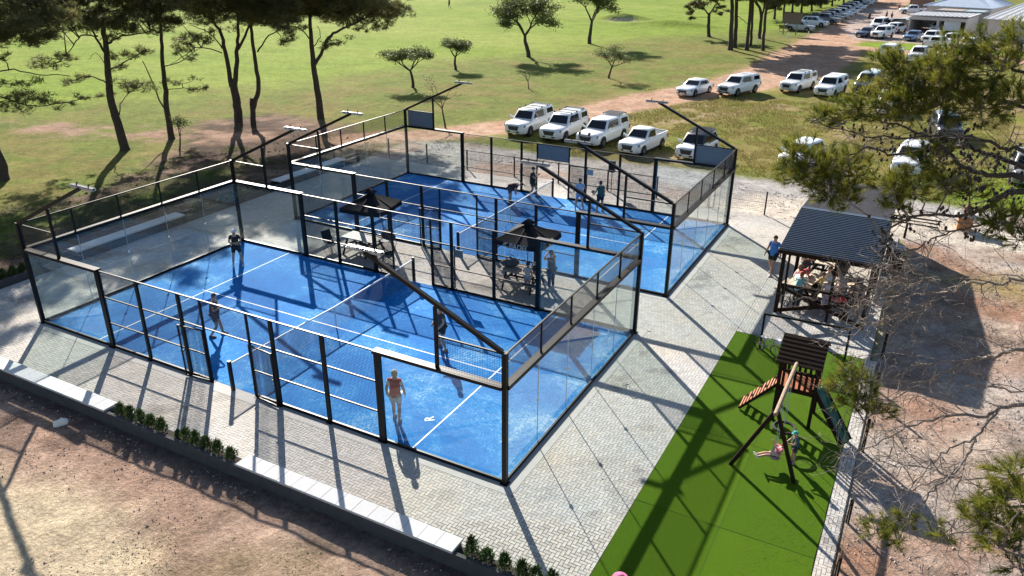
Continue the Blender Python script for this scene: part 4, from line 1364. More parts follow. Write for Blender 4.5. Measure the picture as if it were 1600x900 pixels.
# log swing beam on splayed legs
MB().tube([(26.25, 6.62, 2.22), (26.24, 5.0, 2.23), (26.23, 3.3, 2.20)], [.058, .062, .058], 10).build('swing_beam', M_LOG, pg)
for fx in (25.22, 26.95):
    MB().tube([(26.23 + (.04 if fx > 26 else -.04), 3.45, 2.2), (fx, 3.72, -.02)], [.055, .06], 8).build('swing_leg', M_BROWN, pg)
M_ROPE = mat('pale_rope', (.35, .42, .42), rough=.8)
def swing(y, h, label, ring):
    t = thing('swing', label, 'swing', (26.25, y, 2.16), 0, 'swings on the log beam')
    L = 2.16 - h
    dx = .05
    for s in (-.22, .22):
        MB().tube([(0, s, 0), (dx, s, -L + .02)], .010, 5).build('rope', M_ROPE, t)
    if ring:
        mb = MB()
        pts = [(dx + .30 * math.cos(a), .30 * math.sin(a), -L) for a in [q * math.pi / 12 for q in range(25)]]
        mb.tube(pts, .045, 7, None, False)
        mb.build('ring_seat', M_TYRE, t, True)
    else:
        MB().box((dx - .11, -.26, -L), (dx + .11, .26, -L + .03)).build('seat', M_PLASTIC, t)
    return t
swing(5.45, .55, 'empty black ring swing hanging nearer the play tower', True)
swing(4.25, .46, 'plank swing on which the girl in pink sits', False)
# child's bicycle against the rail post
def bicycle(loc, rz, s, m, label, lean=.12):
    t = thing('bicycle', label, 'bicycle', loc, rz)
    t.rotation_euler = (lean, 0, rz)
    t.scale = (s, s, s)
    for x in (-.48, .48):
        w = MB()
        pts = [(.30 * math.cos(q * math.pi / 12), 0, .31 + .30 * math.sin(q * math.pi / 12)) for q in range(25)]
        w.tube(pts, .022, 6, M_TYRE, False)
        wo = w.build('wheel', None, t, True, (x, 0, 0))
        sp = MB()
        for q in range(8): sp.bar((0, 0, .31), (.285 * math.cos(q * math.pi / 4), 0, .31 + .285 * math.sin(q * math.pi / 4)), .006, .006)
        sp.lathe([(.03, -.03), (.03, .03)], 8, None, (0, 0, .31), 'y')
        sp.build('spokes', M_RIM, wo)
    fr = MB()
    for p, q in (((-.48, 0, .31), (-.1, 0, .28)), ((-.1, 0, .28), (.32, 0, .68)), ((-.1, 0, .28), (-.2, 0, .72)), ((-.2, 0, .66), (.30, 0, .74)), ((-.48, 0, .31), (-.19, 0, .66)), ((.30, 0, .80), (.48, 0, .31))):
        fr.tube([p, q], .02, 6)
    fr.build('frame', m, t)
    MB().tube([(.30, 0, .78), (.27, 0, .95), (.24, .26, .98)], .014, 6).tube([(.27, 0, .95), (.24, -.26, .98)], .014, 6).build('handlebar', M_STEEL, t)
    MB().hexa([(-.33, -.08, .75), (-.08, -.03, .76), (-.08, .03, .76), (-.33, .08, .75)], [(-.34, -.08, .80), (-.07, -.03, .79), (-.07, .03, .79), (-.34, .08, .80)]).build('saddle', cloth((.72, .68, .75)), t)
    MB().bar((-.1, -.12, .2), (-.1, .12, .36), .02, .02).build('pedal', M_PLASTIC, t)
    MB().box((.50, -.11, .80), (.68, .11, .98)).build('basket', cloth((.62, .55, .68)), t)
bicycle((24.78, 10.8, .02), R(-28), .78, paint('violet_paint', (.30, .17, .42)), "child's violet and white bicycle leaning on the rail post at the lawn corner")
bicycle((24.75, 15.4, .0), R(75), .8, paint('grey_bike', (.25, .25, .27)), 'grey bicycle standing inside the shelter by the left post', .05)

# ---------------------------------------------------------------- people
SKQ = []
def skin_obj(name, nodes, edges, parent, m, sub=1):
    bm = bmesh.new()
    lay = bm.verts.layers.skin.verify()
    vs = []
    for i, (p, r) in enumerate(nodes):
        v = bm.verts.new(p)
        v[lay].radius = (r, r) if not isinstance(r, tuple) else r
        v[lay].use_root = (i == 0)
        vs.append(v)
    for a, b in edges: bm.edges.new((vs[a], vs[b]))
    me = bpy.data.meshes.new(name)
    bm.to_mesh(me)
    bm.free()
    o = ob(name, me, parent)
    md = o.modifiers.new('skin', 'SKIN')
    md.use_smooth_shade = True
    md.branch_smoothing = .6
    sd_ = o.modifiers.new('sub', 'SUBSURF')
    sd_.levels = sub
    sd_.render_levels = sub
    SKQ.append((o, m, None))
    return o

def rotx(p, c, a):
    y, z = p[1] - c[1], p[2] - c[2]
    return Vector((p[0], c[1] + y * math.cos(a) - z * math.sin(a), c[2] + y * math.sin(a) + z * math.cos(a)))
BASEJ = dict(pel=(0, 0, .96), waist=(0, .005, 1.10), chest=(0, 0, 1.30), nb=(0, -.005, 1.46), neck=(0, .01, 1.53), head=(0, .02, 1.635), top=(0, .015, 1.70),
             sL=(-.17, -.005, 1.42), sR=(.17, -.005, 1.42), eL=(-.24, -.02, 1.14), eR=(.24, -.02, 1.14), wL=(-.25, .06, .90), wR=(.25, .06, .90),
             hL=(-.095, 0, .90), hR=(.095, 0, .90), kL=(-.11, .02, .50), kR=(.11, .02, .50), aL=(-.115, -.01, .085), aR=(.115, -.01, .085))
UPPER = ('waist', 'chest', 'nb', 'neck', 'head', 'top', 'sL', 'sR', 'eL', 'eR', 'wL', 'wR')
def person(label, loc, face, h=1.75, pose=None, bend=0.0, shirt=(.2, .2, .2), legs=(.05, .05, .06), long_legs=False, sleeves=.55, hair=(.03, .02, .015), hat=None, brim=0, shoes=(.6, .6, .6), hairlen=0, group=None, kid=False, sleevecol=None, girth=1.13, headturn=0.0):
    t = thing('person', label, 'person', loc, face, group)
    s = h / 1.75
    t.scale = (s, s, s)
    J = {k: Vector(v) for k, v in BASEJ.items()}
    if kid:
        for k in ('head', 'top'): J[k].z += .02
    if pose:
        for k, v in pose.items(): J[k] = Vector(v)
    if bend:
        for k in UPPER:
            J[k] = rotx(J[k], J['pel'], -bend)
    J0 = J
    hk = 1.22 if kid else 1.0
    # hands: palm plus five fingers, each its own bent chain rooted in the palm
    nodes, edges, ix = [], [], {}
    def N(k, p, r):
        ix[k] = len(nodes); nodes.append((p, r))
    g = girth
    N('pel', J['pel'], .125 * g); N('waist', J['waist'], .115 * g); N('chest', J['chest'], .135 * g); N('nb', J['nb'], .07); N('neck', J['neck'], .052); N('head', J['head'], .088 * hk); N('top', J['top'], .066 * hk)
    for a, b in (('pel', 'waist'), ('waist', 'chest'), ('chest', 'nb'), ('nb', 'neck'), ('neck', 'head'), ('head', 'top')): edges.append((ix[a], ix[b]))
    fingers = MB()
    for S in 'LR':
        sh_, el, wr = J['s' + S], J['e' + S], J['w' + S]
        N('s' + S, sh_, .066); N('u' + S, sh_.lerp(el, .5), .055); N('e' + S, el, .046); N('f' + S, el.lerp(wr, .4), .046); N('w' + S, wr, .031)
        d = (wr - el).normalized()
        pm = wr + d * .055
        N('p' + S, pm, .034)
        for a, b in (('nb', 's' + S), ('s' + S, 'u' + S), ('u' + S, 'e' + S), ('e' + S, 'f' + S), ('f' + S, 'w' + S), ('w' + S, 'p' + S)): edges.append((ix[a], ix[b]))
        sx = -1 if S == 'L' else 1
        side = d.cross(Vector((sx, 0, 0)))
        if side.length < .1: side = d.cross(Vector((0, 0, 1)))
        side.normalize()
        inn = side.cross(d).normalized()
        if inn.x * sx > 0: inn = -inn
        for q, ln in enumerate((.062, .075, .07, .055)):
            b0 = pm + d * .022 + side * (.026 - q * .0175)
            p1 = b0 + d * ln * .55 + inn * ln * .18
            p2 = p1 + d * ln * .35 + inn * ln * .42
            fingers.tube([b0 - d * .012, b0, p1, p2], [.010, .0095, .0085, .006], 5)
        b0 = wr + d * .03 + side * .028
        fingers.tube([b0, b0 + side * .028 + d * .02, b0 + side * .034 + d * .05 + inn * .015], [.011, .010, .007], 5)
        hp, kn, an = J['h' + S], J['k' + S], J['a' + S]
        N('h' + S, hp, .095 * g); N('t' + S, hp.lerp(kn, .5), .080 * g); N('k' + S, kn, .060); N('c' + S, kn.lerp(an, .35), .064); N('a' + S, an, .041)
        fd = Vector((0, 1, 0)) if not pose or ('toe' + S) not in pose else Vector(pose['toe' + S])
        ft = an + Vector((sx * .02, .0, -.045)) + fd * .10
        N('o' + S, ft, .032)
        for a, b in (('pel', 'h' + S), ('h' + S, 't' + S), ('t' + S, 'k' + S), ('k' + S, 'c' + S), ('c' + S, 'a' + S), ('a' + S, 'o' + S)): edges.append((ix[a], ix[b]))
    # face
    hd = (J['top'] - J['head']).normalized()
    fw_ = Vector((0, 1, 0))
    fw_ = (fw_ - hd * fw_.dot(hd)).normalized() if abs(hd.y) < .97 else Vector((0, 0, -1))
    lt = hd.cross(fw_).normalized()
    hc = J['head']
    r = .088 * hk
    face_ = MB()
    def hp_(a, b, c): return hc + lt * a * r + fw_ * b * r + hd * c * r
    face_.hexa([hp_(-.14, .90, -.28), hp_(.14, .90, -.28), hp_(.10, 1.22, -.22), hp_(-.10, 1.22, -.22)], [hp_(-.07, .92, .28), hp_(.07, .92, .28), hp_(.04, 1.0, .22), hp_(-.04, 1.0, .22)])
    for q in (-1, 1): face_.hexa([hp_(q * .94, -.12, -.2), hp_(q * 1.08, -.12, -.2), hp_(q * 1.08, .15, -.2), hp_(q * .94, .15, -.2)], [hp_(q * .94, -.15, .25), hp_(q * 1.12, -.15, .25), hp_(q * 1.12, .12, .25), hp_(q * .94, .12, .25)])
    eyes = MB()
    for q in (-1, 1): eyes.hexa([hp_(q * .22, .93, .18), hp_(q * .46, .88, .18), hp_(q * .46, .97, .18), hp_(q * .22, 1.0, .18)], [hp_(q * .22, .93, .30), hp_(q * .46, .88, .30), hp_(q * .46, .95, .30), hp_(q * .22, .98, .30)])
    eyes.hexa([hp_(-.26, .88, -.56), hp_(.26, .88, -.56), hp_(.2, .99, -.56), hp_(-.2, .99, -.56)], [hp_(-.26, .88, -.48), hp_(.26, .88, -.48), hp_(.2, .99, -.48), hp_(-.2, .99, -.48)])
    body = skin_obj('body', nodes, edges, t, M_SKIN)
    SKQ[-1] = (body, M_SKIN, (fingers, face_, eyes))
    # clothes grown from the same skeleton, a little fuller
    def grow(name, keys, eds, rr, m):
        nd = [(J2, r_) for _, J2, r_ in keys]
        im = {k[0]: i for i, k in enumerate(keys)}
        return skin_obj(name, nd, [(im[a], im[b]) for a, b in eds], t, m)
    K = [('waist', J['waist'], .158 * g), ('pel', J['pel'] + (J['pel'] - J['waist']) * (.75 if J['kL'].z < J['pel'].z - .2 else -.1), .175 * g), ('chest', J['chest'], .168 * g), ('nb', J['nb'].lerp(J['chest'], .12), .082)]
    E_ = [('waist', 'pel'), ('waist', 'chest'), ('chest', 'nb')]
    for S in 'LR':
        K += [('s' + S, J['s' + S], .078), ('u' + S, J['s' + S].lerp(J['e' + S], min(sleeves, .98)), .064)]
        E_ += [('nb', 's' + S), ('s' + S, 'u' + S)]
        if sleeves > 1:
            K += [('w' + S, J['e' + S].lerp(J['w' + S], .85), .042)]
            E_ += [('u' + S, 'w' + S)]
    grow('shirt', K, E_, 0, cloth(shirt))
    if sleevecol:
        for S in 'LR': grow('sleeve', [('a', J['s' + S], .075), ('b', J['s' + S].lerp(J['e' + S], .62), .064)], [('a', 'b')], 0, cloth(sleevecol))
    K = [('pel', J['pel'].lerp(J['waist'], .1), .134 * g)]
    E_ = []
    for S in 'LR':
        K += [('h' + S, J['h' + S], .102 * g), ('t' + S, J['h' + S].lerp(J['k' + S], .72), .090 * g)]
        E_ += [('pel', 'h' + S), ('h' + S, 't' + S)]
        if long_legs:
            K += [('k' + S, J['k' + S], .075), ('a' + S, J['k' + S].lerp(J['a' + S], .88), .058)]
            E_ += [('t' + S, 'k' + S), ('k' + S, 'a' + S)]
    grow('trousers' if long_legs else 'shorts', K, E_, 0, cloth(legs))
    for S in 'LR':
        an = J['a' + S]
        sx = -1 if S == 'L' else 1
        fd = Vector((0, 1, 0)) if not pose or ('toe' + S) not in pose else Vector(pose['toe' + S])
        fd.normalize()
        up = Vector((0, 0, 1)) if abs(fd.z) < .8 else Vector((0, -1, 0))
        sd2 = fd.cross(up).normalized()
        up = sd2.cross(fd).normalized()
        rings = []
        for y, w_, hh_ in ((-.075, .032, .075), (-.03, .043, .105), (.04, .043, .09), (.11, .046, .06), (.165, .036, .045), (.19, .018, .03)):
            c0 = an + fd * y - up * .083 + sd2 * 0
            rings.append([c0 - sd2 * w_, c0 + sd2 * w_, c0 + sd2 * w_ * .95 + up * hh_ * .6, c0 + sd2 * w_ * .5 + up * hh_, c0 - sd2 * w_ * .5 + up * hh_, c0 - sd2 * w_ * .95 + up * hh_ * .6])
        MB().loft(rings).build('shoe', cloth(shoes), t, True)
    # hair / hat: a shell over the skull
    def shell(name, k, lo, back, m, brimlen=0, full=False):
        mb = MB()
        rings = []
        for i in range(6):
            el = R(90 - i * 18)
            zc = math.sin(el)
            rings.append([hc + hd * r * (.28 + zc * 1.02 * k) + (fw_ * (math.cos(a) * math.cos(el) * r * k * 1.04) + lt * (math.sin(a) * math.cos(el) * r * k)) - fw_ * (back * r * (1 - zc) * (1 if math.cos(a) > .2 else 0)) for a in [q * math.pi / 8 for q in range(16)]])
        rings[0] = [p for p in rings[0]]
        if lo:
            rings.append([hc - hd * r * lo + (fw_ * (min(math.cos(a), -.1) * r * k * 1.0) + lt * (math.sin(a) * r * k * .96)) for a in [q * math.pi / 8 for q in range(16)]])
        mb.loft(rings)
        if brimlen:
            if full:
                a_ = [q * math.pi / 12 for q in range(24)]
                mb.loft([[hc + hd * r * .42 + (fw_ * math.cos(a) + lt * math.sin(a)) * r * 1.0 for a in a_], [hc + hd * r * .22 + (fw_ * math.cos(a) + lt * math.sin(a)) * r * (1.0 + brimlen) for a in a_], [hc + hd * r * .18 + (fw_ * math.cos(a) + lt * math.sin(a)) * r * (1.0 + brimlen) for a in a_], [hc + hd * r * .36 + (fw_ * math.cos(a) + lt * math.sin(a)) * r * 1.0 for a in a_]], None, False)
            else:
                a_ = [R(-60 + q * 12) for q in range(11)]
                inner = [hc + hd * r * .36 + (fw_ * math.cos(a) + lt * math.sin(a)) * r * 1.02 for a in a_]
                outer = [hc + hd * r * .26 + (fw_ * (math.cos(a) * 1.0 + brimlen * math.cos(a) ** 2) + lt * math.sin(a)) * r * 1.05 for a in a_]
                v = inner + outer + [p - hd * .006 for p in inner + outer]
                n_ = len(a_)
                f = [(i, i + 1, n_ + i + 1, n_ + i) for i in range(n_ - 1)] + [(2 * n_ + i, 3 * n_ + i, 3 * n_ + i + 1, 2 * n_ + i + 1) for i in range(n_ - 1)] + [(n_ + i, n_ + i + 1, 3 * n_ + i + 1, 3 * n_ + i) for i in range(n_ - 1)]
                mb.add(v, f)
        return mb.build(name, m, t, True)
    shell('hair', 1.06, .45 + hairlen, .22, cloth(hair))
    if hat: shell('hat' if brim == 2 else 'cap', 1.14, 0, .0, cloth(hat), .9 if brim == 2 else (.75 if brim else 0), brim == 2)
    return t
ARMS_CROSS = dict(eL=(-.26, .04, 1.16), eR=(.26, .04, 1.16), wL=(.06, .20, 1.16), wR=(-.06, .19, 1.12))
HANDS_HEAD = dict(eL=(-.34, .12, 1.42), eR=(.34, .12, 1.42), wL=(-.12, .14, 1.58), wR=(.12, .14, 1.58))
CLAP = dict(eL=(-.25, .10, 1.16), eR=(.25, .10, 1.16), wL=(-.05, .30, 1.30), wR=(.05, .30, 1.32))
STRIDE = dict(kL=(-.10, .18, .53), aL=(-.10, .22, .09), kR=(.10, .02, .50), aR=(.11, -.24, .12), eL=(-.24, -.14, 1.16), wL=(-.25, -.10, .92), eR=(.24, .08, 1.15), wR=(.24, .24, .97))
READY = dict(kL=(-.16, .10, .50), aL=(-.22, .0, .085), kR=(.16, .10, .50), aR=(.22, .0, .085), eL=(-.27, .06, 1.15), eR=(.27, .06, 1.15), wL=(-.12, .28, 1.08), wR=(.12, .30, 1.06))
WIDE = dict(kL=(-.16, .02, .50), aL=(-.21, -.01, .085), kR=(.16, .02, .50), aR=(.21, -.01, .085))
SITJ = dict(pel=(0, 0, .52), waist=(0, -.01, .66), chest=(0, 0, .86), nb=(0, .0, 1.02), neck=(0, .02, 1.09), head=(0, .03, 1.195), top=(0, .025, 1.26), sL=(-.17, 0, .98), sR=(.17, 0, .98), eL=(-.24, .08, .74), eR=(.24, .08, .74), wL=(-.14, .30, .72), wR=(.14, .30, .72), hL=(-.095, .02, .50), hR=(.095, .02, .50), kL=(-.11, .42, .50), kR=(.11, .42, .50), aL=(-.12, .40, .09), aR=(.12, .40, .09))
def mix(*ds):
    o = {}
    for d in ds: o.update(d)
    return o
P2 = math.pi
# facing: local +y is forward; face = rotation about z
person('player in a red sleeveless top and pale shorts walking behind the near glass', (15.72, .98, .01), R(20), 1.76, mix(STRIDE, dict(kL=(-.10, .10, .51), aL=(-.11, .12, .09), aR=(.11, -.10, .09), eL=(-.25, -.04, 1.15), wL=(-.27, .06, .90), eR=(.25, .02, 1.15), wR=(.27, .12, .91))), 0.05, (.36, .012, .010), (.50, .49, .47), sleeves=.14, sleevecol=(.6, .57, .55), girth=1.2, hair=(.42, .28, .15), hat=None, shoes=(.09, .12, .2), hairlen=.3)
person('player in dark sportswear stepping with arms raised left on the near court', (6.61, 2.34, .01), R(-60), 1.74, mix(READY, dict(aL=(-.16, .16, .09), aR=(.15, -.18, .09), wL=(-.08, .26, 1.22), wR=(.1, .26, 1.24))), .12, (.03, .035, .05), (.035, .045, .075), hair=(.12, .05, .03), shoes=(.07, .05, .06))
person('player in a white cap standing in the shaded far corner of the near court', (2.15, 7.66, .01), R(-140), 1.75, mix(WIDE, ARMS_CROSS), .06, (.015, .015, .018), (.02, .02, .025), hat=(.72, .72, .74), brim=1, shoes=(.6, .58, .55))
person('player in dark clothes partly behind the sloping light arm of the near court', (14.45, 5.53, .01), R(150), 1.76, mix(READY, dict(wL=(-.2, .22, .98))), .1, (.05, .045, .055), (.02, .02, .025), hair=(.05, .035, .03), shoes=(.25, .2, .18))
person('player in a maroon-dark top bent double at the far court net', (8.5, 21.6, .01), R(-75), 1.75, mix(WIDE, dict(eL=(-.2, .2, 1.25), eR=(.2, .2, 1.25), wL=(-.12, .42, 1.18), wR=(.12, .42, 1.18))), R(72), (.05, .018, .025), (.10, .06, .06), hair=(.05, .03, .02), shoes=(.05, .05, .06))
person('player in black clapping beside the far court gate under the grey board', (9.1, 23.2, .01), R(-70), 1.80, mix(CLAP, STRIDE, dict(eL=(-.25, .10, 1.16), eR=(.25, .10, 1.16), wL=(-.05, .30, 1.30), wR=(.05, .30, 1.32))), 0, (.02, .022, .028), (.04, .045, .03), hat=(.02, .02, .022), brim=1, shoes=(.04, .04, .05))
person('player in a pale blue shirt and shorts on the far court', (12.34, 22.46, .01), R(35), 1.76, mix(READY, dict(wL=(-.3, .2, .98))), .05, (.36, .46, .66), (.26, .36, .58), hair=(.05, .04, .035), shoes=(.55, .45, .4))
pr = person('player in a dark green top and navy shorts holding a bat on the far court', (13.49, 22.6, .01), R(60), 1.76, mix(WIDE, dict(eL=(-.30, .05, 1.16), wL=(-.30, .22, 1.0))), .03, (.03, .10, .10), (.02, .02, .045), hair=(.03, .025, .02), shoes=(.3, .28, .26))
bt = thing('padel_bat', 'dark padel bat held by the player in the dark green top', 'bat', (13.22, 22.42, 1.0), R(40))
hd_ = MB()
hd_.loft([[(.11 * math.cos(a), -.018, .26 + .13 * math.sin(a)) for a in [q * math.pi / 9 for q in range(18)]], [(.11 * math.cos(a), .018, .26 + .13 * math.sin(a)) for a in [q * math.pi / 9 for q in range(18)]]])
hd_.build('face', M_PLASTIC, bt)
MB().tube([(0, 0, -.06), (0, 0, .14)], .016, 8).build('handle', M_CANVAS, bt)
bt.rotation_euler = (R(-70), 0, R(40))
person('child in a white shirt standing at the table under the lettered parasol', (14.83, 11.42, .0), R(10), 1.32, mix(dict(eL=(-.25, .05, 1.18), wL=(-.2, .26, 1.1))), .08, (.62, .66, .76), (.45, .44, .48), hair=(.05, .035, .025), kid=True, shoes=(.5, .5, .55))
person('adult in black with hands raised to the face right of the lettered parasol', (15.62, 12.08, .0), R(75), 1.78, HANDS_HEAD, .05, (.015, .02, .028), (.05, .05, .055), long_legs=True, hat=(.07, .10, .085), brim=1, shoes=(.62, .6, .55))
person('person in a bright blue shirt and black shorts walking left of the shelter', (23.39, 18.36, .0), R(165), 1.82, mix(STRIDE, dict(wL=(-.3, -.02, .92), wR=(.3, .12, .92))), 0, (.045, .20, .56), (.015, .015, .02), hair=(.06, .03, .025), shoes=(.75, .75, .78), girth=1.25)
GS = 'people under the shelter'
person('person in a teal top and dark trousers at the left of the shelter', (25.0, 15.05, .0), R(-35), 1.66, dict(eL=(-.24, .10, 1.16), eR=(.24, .1, 1.16), wL=(-.1, .3, 1.08), wR=(.12, .32, 1.1)), .12, (.24, .47, .50), (.02, .03, .04), True, hair=(.20, .10, .05), hairlen=.5, shoes=(.4, .4, .38), group=GS)
person('person in a white wide hat at the middle of the shelter rail', (26.1, 15.1, .0), R(170), 1.68, dict(eL=(-.24, .08, 1.16), wL=(-.14, .26, .98), wR=(.14, .26, .98)), .15, (.62, .56, .60), (.42, .40, .58), True, hat=(.75, .70, .70), brim=2, group=GS)
person('child in a red top by the shelter rail', (26.75, 14.85, .0), R(80), 1.30, READY, .25, (.60, .03, .05), (.05, .05, .06), hair=(.10, .06, .05), kid=True, group=GS)
person('person in a grey top seated at the far right under the shelter', (27.05, 16.3, .0), R(80), 1.74, SITJ, .1, (.16, .17, .20), (.05, .05, .06), True, hair=(.12, .09, .07), group=GS)
person('person in a pink top seated at the left shelter table', (24.65, 16.9, .0), R(-80), 1.68, SITJ, .12, (.58, .36, .33), (.06, .07, .1), True, hair=(.16, .09, .05), hairlen=.6, group=GS)
person('person in a white shirt seated beyond the middle shelter table', (25.75, 17.2, .0), R(-100), 1.74, SITJ, .15, (.60, .56, .52), (.05, .05, .07), True, hair=(.06, .04, .03), group=GS)
person('person in a dark top seated deep in the shelter', (26.2, 18.6, .0), R(60), 1.74, SITJ, .1, (.04, .04, .05), (.05, .05, .06), True, hair=(.05, .04, .03), group=GS)
person('person in a black shirt standing at the back of the left shelter table', (24.85, 17.9, .0), R(-160), 1.76, CLAP, .1, (.03, .03, .035), (.05, .06, .09), True, hair=(.05, .035, .03), group=GS)
person('person in a striped-grey top bending over the middle shelter table', (26.55, 16.1, .0), R(100), 1.70, mix(CLAP, dict(wL=(-.15, .35, 1.0), wR=(.15, .35, 1.0))), .4, (.30, .28, .28), (.04, .05, .09), True, hair=(.30, .20, .12), hairlen=.5, group=GS)
person('child in a yellow shirt between the shelter tables', (25.75, 16.4, .0), R(30), 1.25, READY, .1, (.60, .48, .16), (.06, .07, .1), hair=(.12, .07, .04), kid=True, group=GS)
person('person in dark blue seated at the far shelter table', (25.0, 19.4, .0), R(-90), 1.74, SITJ, .15, (.03, .05, .12), (.04, .04, .05), True, hair=(.05, .04, .03), group=GS)
person('person in a cream top seated at the right end of the far shelter table', (26.2, 19.9, .0), R(95), 1.68, SITJ, .15, (.55, .50, .40), (.05, .05, .08), True, hair=(.16, .10, .06), hairlen=.5, group=GS)
person('person in a black cap leaning on the right shelter rail', (27.1, 15.25, .0), R(180), 1.76, READY, .2, (.05, .05, .055), (.03, .03, .04), True, hat=(.02, .02, .02), brim=1, group=GS)
bag((26.35, 15.35, .76), R(20), .9, cloth((.03, .03, .04)), 'small black bag at the near end of the middle shelter table')
bag((26.9, 17.9, 0), R(100), 1.7, cloth((.04, .05, .08)), 'navy holdall on the shelter floor behind the cardboard box')
bag((24.7, 18.4, 0), R(60), 1.5, cloth((.25, .24, .23)), 'grey holdall on the shelter floor by the left middle post')
flatbox('cooler_box', (26.75, 16.9, .0), R(70), .30, .2, .36, cloth((.10, .14, .30)), 'dark blue cooler box on the shelter floor near the cardboard box', 'cooler box', cloth((.7, .7, .7)))
# children on and by the swing
person('girl in a pink top leaning back on the swing with legs stretched out', (26.30, 4.25, .02), R(115), 1.10, mix(SITJ, dict(waist=(0, -.05, .64), chest=(0, -.14, .80), nb=(0, -.22, .93), neck=(0, -.25, .99), head=(0, -.29, 1.08), top=(0, -.30, 1.145), sL=(-.17, -.2, .90), sR=(.17, -.2, .90), eL=(-.28, .02, .92), eR=(.28, .02, .92), wL=(-.27, .10, 1.12), wR=(.27, .10, 1.12), kL=(-.10, .40, .60), kR=(.10, .40, .58), aL=(-.10, .78, .50), aR=(.10, .78, .48), toeL=(0, .5, .8), toeR=(0, .5, .8))), 0, (.66, .16, .24), (.30, .20, .40), hair=(.20, .08, .05), hairlen=.5, kid=True, shoes=(.66, .66, .66))
person('child in a teal cap standing behind the girl on the swing', (26.75, 4.62, .014), R(120), 1.04, dict(eL=(-.24, .14, 1.2), eR=(.24, .14, 1.2), wL=(-.12, .34, 1.2), wR=(.12, .34, 1.2)), .12, (.03, .10, .10), (.05, .05, .06), hat=(.05, .34, .30), brim=1, kid=True, shoes=(.2, .2, .2))
# two heads just coming into the picture at the bottom edge
person('person in pink with dark hair whose head just shows at the bottom edge', (24.48, -3.18, .0), R(5), 1.46, None, 0, (.62, .18, .34), (.1, .1, .14), hat=(.50, .12, .24), brim=2, hair=(.03, .02, .02), hairlen=.4, kid=True)
person('child in a pale cap whose top just shows at the bottom edge', (25.55, -2.50, .0), R(0), 1.27, None, 0, (.4, .4, .36), (.2, .2, .22), hat=(.62, .58, .50), brim=0, kid=True)
# far figures in the yard and on the fairway
for i, (x, y, f, sc, lab) in enumerate(((14.6, 152, .4, (.03, .03, .035), 'lone distant person in black in the shaded yard by the car row'), (17.2, 156, 1.0, (.10, .03, .03), 'left of two distant people standing close together in the yard'), (18.2, 155, -1.2, (.04, .04, .06), 'right of two distant people standing close together in the yard'), (17.8, 181, 2.0, (.03, .03, .03), 'distant person in dark clothes at the top of the yard'), (20.2, 183, 2.4, (.12, .05, .05), 'distant person walking beside the far building corner'))):
    person(lab, (x, y, gz(x, y)), f, 1.75, STRIDE if i % 2 == 0 else None, 0, sc, (.03, .03, .04), True, group='distant people in the yard')
gx_, gy_ = -69.3, 137.5
person('tiny golfer far out on the fairway near the top of the picture', (gx_, gy_, gz(gx_, gy_)), 1.2, 1.8, STRIDE, 0, (.03, .03, .035), (.03, .03, .04), True)
dg = bpy.context.evaluated_depsgraph_get()
for o, m, extra in SKQ:
    me = bpy.data.meshes.new_from_object(o.evaluated_get(dg))
    if extra:
        fg, fc, ey = extra
        bm = bmesh.new()
        bm.from_mesh(me)
        k0 = len(bm.faces)
        for mb, mi in ((fg, 0), (fc, 0), (ey, 1)):
            vs = [bm.verts.new(v) for v in mb.v]
            for f in mb.f:
                fa = bm.faces.new([vs[i] for i in f])
                fa.material_index = mi
                fa.smooth = True
        bm.to_mesh(me)
        bm.free()
    mi_ = [0] * len(me.polygons)
    if extra:
        for q in range(len(me.polygons) - len(ey.f), len(me.polygons)): mi_[q] = 1
    me.materials.clear()
    me.materials.append(m)
    if extra: me.materials.append(M_EYE)
    me.polygons.foreach_set('material_index', mi_)
    o.modifiers.clear()
    o.data = me
